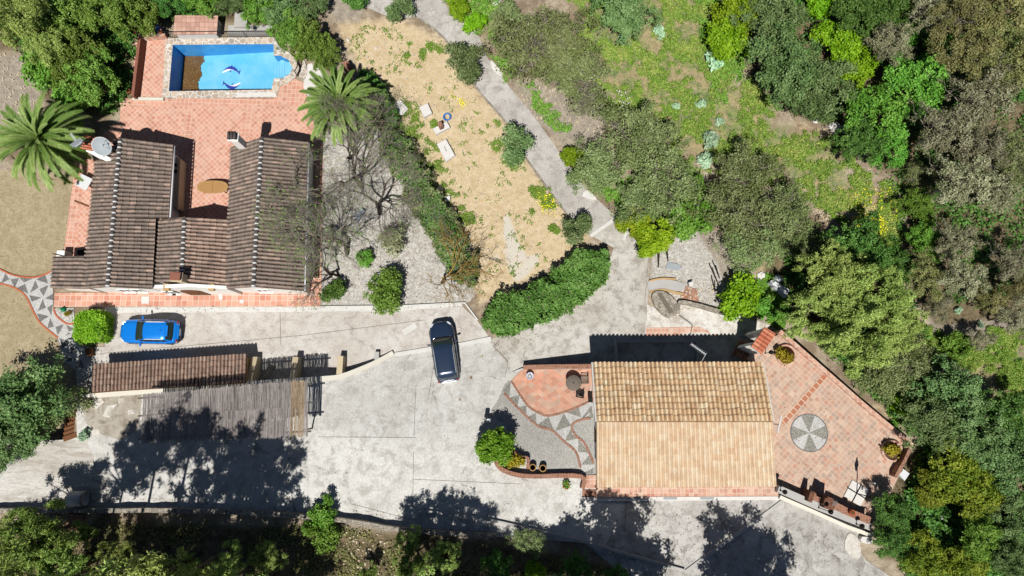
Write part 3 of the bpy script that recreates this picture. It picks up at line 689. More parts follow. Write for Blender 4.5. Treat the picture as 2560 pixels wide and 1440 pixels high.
for pts in ([(1040, 962), (1032, 1265)], [(1032, 1198), (1300, 1210)], [(795, 1092), (1040, 1094)], [(1034, 1300), (880, 1260)], [(1568, 1245), (1560, 1330)], [(1778, 1250), (1770, 1330), (1775, 1370)], [(1230, 862), (1270, 905), (1250, 1000), (1222, 1030)], [(1088, 890), (1070, 1000)]):
    strip('joint', pts, 'u', .03, .012, M['joint'], n=1)
for pts in ([(250, 884), (760, 838), (1060, 800)], [(700, 780), (702, 862)], [(1622, 640), (1612, 760)]):
    strip('joint', pts, 'l', .03, .012, M['joint'])
# ---------------------------------------------------------------- buildings
def tile_slope(mb, e0, e1, r0, r1, row=.29, course=.42, amp=.1, m=0, seed=1, deck=1, K=8, jz=.014, lip=.05):
    e0, e1, r0, r1 = map(Vector, (e0, e1, r0, r1)); rg = random.Random(seed)
    nr = max(2, round((e1-e0).length/row)); nc = max(2, round(((r0+r1)/2-(e0+e1)/2).length/course))
    nrm = (e1-e0).cross(r0-e0).normalized()
    if nrm.z < 0: nrm = -nrm
    def pt(u, v, h): return e0.lerp(e1, u).lerp(r0.lerp(r1, u), v)+nrm*h
    ks = [i/K for i in range(K+1)]
    prof = [amp*math.sin(math.pi*t/.66)**.55 if t < .66 else -amp*.5*math.sin(math.pi*(t-.66)/.34) for t in [min(max(k, 0), 1) if k not in (0, 1) else 0 for k in ks]]
    prof = [max(p, -.06) if not isinstance(p, complex) else 0 for p in prof]
    for i in range(nr):
        dv = rg.uniform(-.25, .25)/nc*.5
        for j in range(nc):
            jl = rg.uniform(-jz, jz); jt = rg.uniform(-jz, jz)
            v0 = j/nc+(dv if j else rg.uniform(-.03, .03)/nc); v1 = (j+1)/nc+(dv if j < nc-1 else 0)
            vs = []; uv = []
            for (v, lift, fv) in ((v0, .0, 0.), (v0, lip+jl, 0.), (v1, .004+jt*.3, .98)):
                for k in ks:
                    q = prof[ks.index(k)]
                    vs.append(pt((i+k)/nr, v, q+lift if lift or fv else q-.01)); uv.append((i+min(k, .99), j+fv))
            fs = []; us = []
            for b in (0, K+1):
                for k in range(K):
                    f = (b+k, b+k+1, b+K+2+k, b+K+1+k); fs.append(f); us.append([uv[x] for x in f])
            mb.add(vs, fs, m, False, us)
    if deck is not None:
        a = [pt(0, .01, -.05), pt(1, .01, -.05), pt(1, 1, -.05), pt(0, 1, -.05)]; b = [p-nrm*.08 for p in a]
        mb.prism(a, b, deck)
def ridge_caps(name, a, b, parent, mats, L_=.4, r=.125, band=.24, seed=0):
    a = Vector(a); b = Vector(b); n = max(2, round((b-a).length/L_)); mb = MB(); d = (b-a).normalized(); s = Vector((-d.y, d.x, 0)).normalized()
    def half(p0, p1, r0, r1, m):
        vs = []
        for p, rr in ((p0, r0), (p1, r1)):
            for k in range(7):
                t = math.pi*k/6; vs.append(p+s*math.cos(t)*rr*1.1+Vector((0, 0, math.sin(t)*rr)))
        fs = [(k, k+1, 8+k, 7+k) for k in range(6)]+[tuple(range(7))[::-1], tuple(range(7, 14))]
        mb.add(vs, fs, m)
    for i in range(n):
        p0 = a.lerp(b, i/n); p1 = a.lerp(b, (i+1-band)/n); p2 = a.lerp(b, (i+1)/n)
        half(p0, p1, r*.95, r, 0); half(p1-d*.005, p2+d*.003, r*1.12, r*1.05, 1)
    return mb.build(name, mats, parent)
def inset(q, k):
    c = sum(q, Vector())/len(q); return [p+(c-p).normalized()*k for p in q]
def gable_walls(name, wN, wS, eS, eN, rN, rS, z0, ins, mat_, parent, drop=.12):
    def mv(p, o1, o2):
        q = p+(o1-p).normalized()*ins+(o2-p).normalized()*.12; return q
    a, b, c, d = mv(wN, eN, wS), mv(wS, eS, wN), mv(eS, wS, eN), mv(eN, wN, eS)
    n, s_ = rN+(rS-rN).normalized()*.12, rS+(rN-rS).normalized()*.12
    for p in (a, b, c, d): p.z -= drop
    n.z -= drop+.02; s_.z -= drop+.02
    g = lambda p: Vector((p.x, p.y, z0-.05))
    mb = MB(); A, B, Cc, D = map(g, (a, b, c, d))
    vs = [a, b, c, d, n, s_, A, B, Cc, D]
    mb.add(vs, [(0, 1, 7, 6), (1, 5, 2, 8, 7), (2, 3, 9, 8), (3, 4, 0, 6, 9), (0, 4, 5, 1), (4, 3, 2, 5)])
    o = mb.build(name, mat_, parent); return o, (a, b, c, d)
def window(parent, c, w, h, rz, mat_f=None, arch=False, name='window', pane=None):
    """window or door set on a wall: frame part with a pane sub-part; c is the centre of the wall face, rz the facing"""
    M4 = Matrix.Translation(Vector(c)) @ Matrix.Rotation(rz, 4, 'Z')
    f = MB(); t = .07
    for sx in (-1, 1): f.box(None, (t, .06, h), M=M4 @ Matrix.Translation((sx*(w/2-t/2), -.025, 0)))
    for sz in (-1, 1): f.box(None, (w-2*t-.004, .06, t), M=M4 @ Matrix.Translation((0, -.025, sz*(h/2-t/2))))
    if name == 'window':
        f.box(None, (.035, .05, h-2*t-.004), M=M4 @ Matrix.Translation((0, -.024, 0)))
        f.box(None, (w+.14, .16, .05), M=M4 @ Matrix.Translation((0, -.075, -h/2-.03)))
    o = f.build(name, mat_f or M['white'], parent)
    p = MB().box(None, (w-2*t+.01, .02, h-2*t+.01), M=M4 @ Matrix.Translation((0, -.012, 0))); p.build('pane' if name == 'window' else 'panel', pane or M['glass'], o)
    return o

def main_house():
    root = thing('villa', 'long low white villa with three brown tiled gable roofs, south of the pool patio', 'house', P(455, 560, 0))
    E, RZ = 2.6, 4.0
    wings = [('west', (302, 345), (270, 717), (245, 402), (207, 722), (383, 724), (433, 362)),
             ('east', (655, 343), (634, 717), (578, 368), (565, 722), (758, 727), (770, 355))]
    for k, (nm, rn, rs, wn_, ws, es, en) in enumerate(wings):
        rN, rS = P(*rn, RZ), P(*rs, RZ); wN, wS, eS, eN = P(*wn_, E), P(*ws, E), P(*es, E), P(*en, E)
        if nm == 'west':
            eNs = P(432, 362, E); w, cs = gable_walls('wall', wN, wS, P(383, 724, E), P(392, 372, E), rN+(rS-rN)*.13, rS, 0, .3, M['white'], root)
            w2b = MB(); a, b, c_, d = P(303, 352, RZ-.22), P(430, 368, E-.12), P(419, 548, E-.12), P(288, 548, RZ-.22)
            gd = lambda p: Vector((p.x, p.y, 0)); b = b+Vector((-.35, -.15, 0)); c_ = c_+Vector((-.35, 0, 0)); a = a+Vector((0, -.15, 0))
            w2b.prism([a, b, c_, d], [gd(a), gd(b), gd(c_), gd(d)]); w2b.build('wall', M['white'], root)
            mb = MB(); tile_slope(mb, wS, P(240, 400, E), rS, rN+(rS-rN)*.15, seed=1)
            tile_slope(mb, P(279, 398, 3.55), P(286, 353, 3.55), rN+(rS-rN)*.15, rN, seed=5)
            tile_slope(mb, eNs, P(421, 546, E), rN, rN.lerp(rS, .545), seed=2)
            tile_slope(mb, P(390, 547, 2.95), P(381, 722, 2.95), rN.lerp(rS, .545), rS, seed=3)
        else:
            w, cs = gable_walls('wall', wN, wS, eS, eN, rN, rS, 0, .3, M['white'], root)
            mb = MB(); tile_slope(mb, wS, wN, rS, rN, seed=7); tile_slope(mb, eN, eS, rN, rS, seed=8)
        rf = mb.build('roof', [M['roof_main'], M['wood']], root)
        up = Vector((0, 0, .04)); ridge_caps('ridge_tiles', rN+up, rS+up, rf, [M['ridge'], M['mortar']])
        if nm == 'east': gt = (P(771, 358, E-.03), P(760, 727, E-.03))
        else: gt = (P(435, 365, E-.03), P(423, 545, E-.03))
        MB().tube([gt[0]+Vector((.06, 0, 0)), gt[1]+Vector((.06, 0, 0))], .055, 6).build('gutter', M['metal_white'], root)
    # lean-to on the west side
    mb = MB(); tile_slope(mb, P(128, 720, 2.0), P(134, 641, 2.0), P(207, 722, 2.62), P(214, 640, 2.62), seed=11)
    mb.build('roof', [M['roof_main'], M['wood']], root, 'lower lean-to tiles at the west end')
    a = [P(136, 716, 1.85), P(207, 718, 2.4), P(213, 645, 2.4), P(141, 645, 1.85)]; MB().prism(a, [Vector((p.x, p.y, 0)) for p in a]).build('wall', M['white'], root)
    # middle wing
    rN, rS = P(462, 543, 3.75), P(455, 704, 3.75); wN, wS, eS, eN = P(392, 550, 2.55), P(380, 704, 2.55), P(563, 716, 2.55), P(573, 549, 2.55)
    gable_walls('wall', wN, wS, eS, eN, rN, rS, 0, .05, M['white'], root)
    mb = MB(); tile_slope(mb, wS, wN, rS, rN, seed=21, m=0); tile_slope(mb, eN, eS, rN, rS, seed=22, m=1, deck=2)
    rf = mb.build('roof', [M['roof_main'], M['roof_mid'], M['wood']], root); ridge_caps('ridge_tiles', rN+Vector((0, 0, .04)), rS+Vector((0, 0, .04)), rf, [M['ridge'], M['mortar']])
    # front parapet of the middle wing
    y = P(470, 722, 0).y
    f0, f1 = P(378, 716, 2.9), P(566, 718, 2.9); fr = MB()
    cx = P(456, 706, 4.05)
    q = [Vector((f0.x, f0.y, 0)), Vector((f1.x, f1.y, 0)), Vector((f1.x, f1.y, 2.75)), Vector((cx.x+.2, (f0.y+f1.y)/2, 3.6)), Vector((f0.x, f0.y, 2.75))]
    fr.prism([p+Vector((0, .12, 0)) for p in q], [p-Vector((0, .12, 0)) for p in q]); fr.build('parapet', M['white'], root)
    fy = min(f0.y, f1.y)-.125
    for px in (418, 530): MB().rbox((P(px, 715, 2.9).x, fy+.12, 2.9), (.42, .5, .3), 0, .03).build('pillar_cap', M['tanwall'], root)
    # windows and the arched door on the south face
    ys = lambda px: P(px, 738, 0).y
    for px, w in ((315, .9), (345, .7), (420, .5), (432, .5), (660, .9)):
        p = P(px, 732, 1.5); wl = P(px, 723, 2.5)
        window(root, (p.x, {315: wl.y+.10, 345: wl.y+.10, 420: fy, 432: fy, 660: wl.y+.10}[px]-.02, 1.5), w, 1.1, 0)
    dx = P(488, 735, 1.).x
    dm = MB(); pts = [(-.75, 0), (.75, 0), (.75, 1.7)]+[(.75*math.cos(t), 1.7+.5*math.sin(t)) for t in [math.pi*k/8 for k in range(1, 8)]]+[(-.75, 1.7)]
    dm.prism([Vector((dx+x, fy-.03, z+.02)) for x, z in pts], [Vector((dx+x, fy+.02, z+.02)) for x, z in pts]); dr = dm.build('door', M['wood'], root)
    MB().lathe([(.03, 0), (.045, .03), (.02, .06)], (dx+.3, fy-.08, 1.05), 8).build('handle', M['metal_dark'], dr)
    # chimneys
    def chimney(px, py, ztop, w, d, mat_, capmat, capn):
        t = P(px, py, ztop); b = MB(); b.rbox((t.x, t.y, (ztop+1.8)/2), (w, d, ztop-1.8), R(-3), .02); b.rbox((t.x, t.y, ztop-.02), (w+.16, d+.16, .1), R(-3), .02)
        ch = b.build('chimney', mat_, root)
        cp = MB()
        if not capn: cp.rbox((t.x, t.y, ztop+.24), (w+.1, d+.02, .07), R(-3), .02)
        for k in range(capn):
            x = t.x+(k-(capn-1)/2)*w/capn*1.05
            cp.tube([(x, t.y-d*.55, ztop+.28), (x, t.y+d*.55, ztop+.28)], .1, 8)
        for sx in (-1, 1):
            for sy in (-1, 1): cp.box((t.x+sx*w*.4, t.y+sy*d*.38, ztop+.11), (.1, .1, .3))
        cp.build('cap', capmat, ch); return t
    chimney(583, 342, 5.0, .6, .5, M['white'], M['ridge'], 3)
    chimney(442, 692, 4.6, .62, .55, M['cream'], M['brickred'], 0)
    # the big stack at the north-west corner with its own little tiled hat
    t = P(238, 365, 3.9)
    b = MB(); b.rbox((t.x, t.y, 1.9), (1.5, .95, 3.8), R(-22), .03); b.rbox((t.x+.15, t.y-.55, 1.75), (2.2, .35, 3.5), R(-26), .02); ch = b.build('chimney', M['white'], root)
    hh = MB(); q = Matrix.Translation((t.x, t.y+.1, 3.9)) @ Matrix.Rotation(R(-12), 4, 'Z')
    tile_slope(hh, q @ Vector((-.9, -.5, 0)), q @ Vector((-.9, .5, 0)), q @ Vector((.9, -.5, .22)), q @ Vector((.9, .5, .22)), row=.22, course=.5, seed=31)
    hh.build('cap', [M['roof_orange'], M['wood']], ch)
    # storage counter along the courtyard wall
    b = MB(); a = [P(436, 388, 1.1), P(451, 397, 1.1), P(444, 521, 1.1), P(428, 512, 1.1)]; b.prism(a, [Vector((p.x, p.y, 0)) for p in a]); cn = b.build('counter', M['cream'], root)
    for py in (412, 428): p = P(437, py, 1.2); MB().lathe([(.14, 0), (.16, .06), (.1, .16), (.03, .2)], (p.x, p.y, 1.1), 10).build('lantern', M['metal_dark'], cn)
    for k in range(5):
        p = P(771-k*3, 420+k*66, 1.4); window(root, (p.x-.34, p.y, 1.45), .9, 1.1, R(90))
    return root
main_house()

def guest_house():
    z0 = PLAT
    root = thing('guest_house', 'single storey guest house with straw coloured barrel tiled roof beside the tiled east terrace', 'house', P(1710, 1060, z0))
    ZN, ZR, ZS = 4.0, 5.0, 4.35
    n0, n1 = P(1482, 906, ZN), P(1907, 906, ZN); r0, r1 = P(1492, 1054, ZR), P(1933, 1054, ZR); s0, s1 = P(1492, 1218, ZS), P(1941, 1216, ZS)
    a, b, c, d = n0+Vector((.3, -.35, -.2)), n1+Vector((-.3, -.35, -.2)), s1+Vector((-.3, .4, -.2)), s0+Vector((.3, .4, -.2))
    e, f = r1+Vector((-.3, 0, -.22)), r0+Vector((.3, 0, -.22))
    g = lambda p, z: Vector((p.x, p.y, z)); w = MB(); vs = [a, b, c, d, e, f, g(a, -.05), g(b, -.05), g(c, z0-.5), g(d, z0-.5)]
    w.add(vs, [(0, 1, 7, 6), (1, 4, 2, 8, 7), (2, 3, 9, 8), (3, 5, 0, 6, 9), (0, 5, 4, 1), (5, 3, 2, 4)]); w.build('wall', M['white'], root)
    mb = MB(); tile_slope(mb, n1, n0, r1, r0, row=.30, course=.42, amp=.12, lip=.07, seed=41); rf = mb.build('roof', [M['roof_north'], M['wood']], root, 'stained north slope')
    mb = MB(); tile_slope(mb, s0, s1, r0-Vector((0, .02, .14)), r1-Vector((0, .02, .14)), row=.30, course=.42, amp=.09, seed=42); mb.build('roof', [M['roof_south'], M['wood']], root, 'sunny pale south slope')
    # verge boards
    for p, q, k in ((r0, n0, -1), (r1, n1, 1)):
        MB().beam(p+Vector((k*.05, 0, -.06)), q+Vector((k*.05, 0, -.06)), .1, .1).build('verge', M['kerbwhite'], root)
    # tiled ledge round the south front
    zl = z0+.35
    q = [P(1492, 1205, zl), P(1944, 1205, zl), P(1946, 1240, zl), P(1490, 1242, zl)]; lb = MB(); lb.prism(q, [Vector((p.x, p.y, z0-.5)) for p in q]); lb.build('ledge', M['tile_plinth'], root)
    q = [P(1455, 1243, z0+.16), P(1946, 1241, z0+.16), P(1948, 1250, z0+.16), P(1458, 1253, z0+.16)]; lb = MB(); lb.prism(q, [Vector((p.x, p.y, z0-.5)) for p in q]); st = lb.build('plinth', M['whitestone'], root)
    for px in (1585, 1676, 1768):
        q = [P(px-17, 1244.5, z0+.2), P(px+17, 1244.5, z0+.2), P(px+17, 1249, z0+.2), P(px-17, 1249, z0+.2)]; MB().prism(q, [p-Vector((0, 0, .1)) for p in q]).build('vent_cover', M['metal_grey'], st)
    for px in (1570, 1700, 1830):
        p = P(px, 1200, 2.8); window(root, (p.x, c.y-.02, 2.75), 1.1, 1.2, 0)
    for px in (1560, 1690, 1810): window(root, (P(px, 910, 2.2).x, a.y+.02, 2.3), 1.0, 1.2, R(180))
    p = P(1488, 1090, 2.5); window(root, (d.x-.02, p.y, 2.4), .95, 2.0, R(-90), M['wood'], name='door', pane=M['darkwood'])
    p = P(1935, 1000, 2.5); window(root, (b.x+.03, p.y, 2.5), 1.2, 1.2, R(90))
    p = P(1488, 1000, 2.5); MB().rbox((P(1476, 999, 2.).x, P(1476, 999, 2.).y, 2.0), (.32, .38, .3), 0, .03).build('wall_lamp', M['metal_dark'], root)
    # step at the west door
    q = [P(1456, 1188, z0+.12), P(1490, 1188, z0+.12), P(1490, 1222, z0+.12), P(1456, 1222, z0+.12)]
    MB().prism(q, [Vector((p.x, p.y, z0-.3)) for p in q]).build('doorstep', M['tile_plinth'], root)
    q = [P(1456, 1225, z0+.08), P(1490, 1225, z0+.08), P(1490, 1242, z0+.08), P(1456, 1242, z0+.08)]
    MB().prism(q, [Vector((p.x, p.y, z0-.3)) for p in q]).build('doorstep', M['brick'], root)
guest_house()

def pool_house():
    root = thing('pump_house', 'small white pump house with flat pale tiled roof behind the pool railing', 'shed', P(495, 60, 0))
    z1, z0 = 1.15, -.6
    q = [P(437, 38, z1), P(545, 39, z1), P(542, 84, z1-.15), P(433, 86, z1-.15)]
    iq = inset(q, .18)
    MB().prism([p-Vector((0, 0, .1)) for p in iq], [Vector((p.x, p.y, z0)) for p in iq]).build('wall', M['whitestone'], root)
    MB().prism(q, [p-Vector((0, 0, .1)) for p in q]).build('roof', M['roof_pool'], root)
    p = (iq[1]+iq[2])/2; window(root, (p.x+.02, p.y, .2), .7, 1.1, R(90), M['metal_grey'], name='door', pane=M['metal_grey'])
pool_house()
def shed():
    root = thing('lean_to_shed', 'long brown barrel tiled lean-to against the white retaining wall behind the blue car', 'shed', P(420, 935, 0))
    zn, zs = 1.55, 2.15
    a, b, c, d = P(233, 911, zn), P(616, 885, zn), P(614, 957, zs), P(229, 981, zs)
    mb = MB(); tile_slope(mb, b, a, c, d, row=.26, course=.44, amp=.08, seed=51); mb.build('roof', [M['roof_shed'], M['wood']], root)
    for p, q in ((a, d), (b, c)):
        k = Vector((.2 if p is a else -.2, 0, -.12)); p2, q2 = p+k+Vector((0, -.25, 0)), q+k
        t = Vector((.09, 0, 0)); ring = [p2, q2, Vector((q2.x, q2.y, 0)), Vector((p2.x, p2.y, 0))]
        MB().prism([v+t for v in ring], [v-t for v in ring]).build('wall', M['tanwall'], root)
    for k in range(5):
        p = a.lerp(b, .04+.92*k/4)+Vector((0, -.3, -.12)); MB().beam((p.x, p.y, 0), (p.x, p.y, p.z-.12), .14, .14).build('post', M['greywood'], root)
    MB().beam(a+Vector((.2, -.3, -.16)), b+Vector((-.2, -.3, -.16)), .12, .12).build('beam', M['greywood'], root)
shed()

# ---------------------------------------------------------------- walls and fences
def wall_top(name, label, pts, ztop, zbot, w, mat_, cat='wall', capmat=None, step=1.5):
    """free-standing or retaining wall along surveyed top points; ztop, zbot functions of (x,y) or numbers"""
    fz = (lambda x, y: ztop) if not callable(ztop) else ztop; fb = (lambda x, y: zbot) if not callable(zbot) else zbot
    W = []
    for px, py in pts:
        z = 1.
        for i in range(4): p = P(px, py, z); z = fz(p.x, p.y)
        W.append(Vector((p.x, p.y, 0)))
    W = resample(W, step); vs = []
    for i, p in enumerate(W):
        d = (W[min(i+1, len(W)-1)]-W[max(i-1, 0)]).normalized(); q = Vector((-d.y, d.x, 0))*w/2; zt, zb = fz(p.x, p.y), fb(p.x, p.y)
        for s in (1, -1): vs += [Vector((p.x, p.y, zt))+q*s, Vector((p.x, p.y, zb))+q*s]
    fs = []
    for i in range(len(W)-1):
        k = 4*i; fs += [(k+2, k+6, k+4, k), (k, k+4, k+5, k+1), (k+3, k+7, k+6, k+2)]
    n = 4*len(W); fs += [(0, 1, 3, 2), (n-4, n-2, n-1, n-3)]
    o = MB().add(vs, fs).build(name, mat_); tag(o, label, cat); return o
zu = lambda x, y: float(z_up(np.array([x]), np.array([y]))[0])
zl = lambda x, y: float(z_low(np.array([x]), np.array([y]))[0])
rw = wall_top('retaining_wall', 'white topped retaining wall with buttresses curving between the two yards', smoothpx([(186, 993), (400, 976), (600, 960), (795, 947), (850, 941), (905, 921), (945, 903), (983, 882)], 3), lambda x, y: max(zu(x, y)+.16, .22), -.05, .34, M['wallwhite'])
for px, py, L_, sl in ((629, 926, 1.75, .55), (735, 922, 1.55, .4), (847, 916, 1.35, .25)):
    y0 = P(px, {629: 957, 735: 951, 847: 941}[px], 1.4).y+.15; x = P(px, py, 1.2).x; h = zu(x, y0-.3)+.1; b = MB()
    y1 = y0+L_; w = .21
    ring = [(y0, -.02), (y1, -.02), (y1, h*(1-sl)), (y0+.3, h)] if False else [(y0, -.02), (y1, -.02), (y1, h*(1-sl)+.1), (y0, h)]
    b.prism([Vector((x-w, y, z)) for y, z in ring], [Vector((x+w, y, z)) for y, z in ring]); o = b.build('buttress', M['cream'], rw)
x = P(940, 900, .6).x; y0 = P(940, 905, .5).y; MB().rbox((x, y0+.42, .2), (.34, .7, .4), 0, .02).build('buttress', M['palegrey'], rw)
ZST = lambda x, y: zu(x, y)+.62+.06*math.sin(x*2.3)+.05*math.sin(x*5.1+1)
wall_top('stone_wall', 'low rough stone wall along the south edge of the yard under the pines', smoothpx([(-60, 1277), (200, 1277), (430, 1277), (700, 1287), (870, 1303), (1010, 1326), (1240, 1341)], 3), ZST, lambda x, y: zu(x, y)-.3, .3, M['stone'], step=.4)
wall_top('terrace_wall', 'brick capped white wall along the north edge of the small terrace with the round table', [(1308, 918), (1340, 917), (1400, 916), (1480, 915)], lambda x, y: zu(x, y)+.45, -.05, .3, M['brick'])
wall_top('terrace_wall', 'long low tiled parapet along the north-east edge of the big terrace', [(1950, 828), (2050, 916), (2160, 1012), (2282, 1114)], lambda x, y: zu(x, y)+.28, lambda x, y: zl(x, y)-.3, .3, M['tile_plinth'])
wall_top('terrace_wall', 'short dark shaded parapet at the east corner of the big terrace', [(2276, 1122), (2262, 1152), (2240, 1192)], lambda x, y: zu(x, y)+.75, lambda x, y: zl(x, y)-.3, .22, M['brick'])
wall_top('terrace_wall', 'broad grey concrete topped wall on the south side of the big terrace', [(1946, 1222), (2050, 1268), (2178, 1318)], lambda x, y: zu(x, y)+.85, lambda x, y: zu(x, y)-.4, .5, M['palegrey'])
wall_top('white_kerb_wall', 'narrow white edging wall between the old concrete apron and the terrace wall', [(1950, 1243), (2040, 1282), (2120, 1318), (2182, 1340)], lambda x, y: zu(x, y)+.4, lambda x, y: zu(x, y)-.4, .26, M['wallwhite'])
wall_top('bench_wall', 'reddish brick topped bench wall beside the barbecue', [(2075, 1258), (2120, 1280), (2176, 1302)], lambda x, y: zu(x, y)+.98, lambda x, y: zu(x, y)-.1, .5, M['brick'])
wall_top('planter_wall', 'curved brick topped low wall round the pebble yard beside the round tree', smoothpx([(1238, 1150), (1252, 1172), (1290, 1187), (1340, 1191), (1452, 1191), (1456, 1222)], 4), lambda x, y: zu(x, y)+.55, lambda x, y: zu(x, y)-.1, .3, M['brick'], step=.4)
wall_top('planter_wall', 'short curved dark wall holding the yellow green plants beside the round tree', smoothpx([(1276, 1122), (1300, 1142), (1320, 1146), (1319, 1172)], 4), lambda x, y: zu(x, y)+.5, lambda x, y: zu(x, y)-.1, .2, M['brick'], step=.4)
wall_top('balustrade', 'pierced terracotta brick balustrade on the west edge of the pool deck', [(348, 95), (331, 240)], .85, 0, .22, M['brickred'])
bo = bpy.data.objects['balustrade']
for k in range(16):
    for j in range(3):
        a, b = P(348, 95, .85), P(331, 240, .85); p = a.lerp(b, (k+.5)/16); d = (b-a).normalized()
        MB().box((p.x+.114, p.y, .2+.23*j), (.012, .13, .13), math.atan2(d.y, d.x)-R(90)).build('opening', M['soil'], bo)
wall_top('balustrade', 'low pierced pale brick wall on the north edge of the pool deck', [(346, 92), (412, 86)], .6, 0, .2, M['tile_plinth'])
wall_top('deck_wall', 'low white step wall below the pool deck, joining the balustrade to the coping', [(331, 246), (408, 247)], .26, 0, .22, M['wallwhite'])
wall_top('basin_wall', 'grey low wall of the sunken court in the deep shade north of the guest house', [(1542, 906), (1540, 853), (1744, 852), (1746, 906)], .55, -.05, .2, M['palegrey'])
wall_top('concrete_box', 'square weathered concrete tank lid east of the pump house', [(586, 49), (618, 49)], .6, -.3, 1.25, M['palegrey'], 'tank')
wall_top('concrete_ledge', 'long pale concrete ledge behind the pool railing', [(570, 74), (680, 74)], .35, -.3, .75, M['palegrey'], 'ledge')

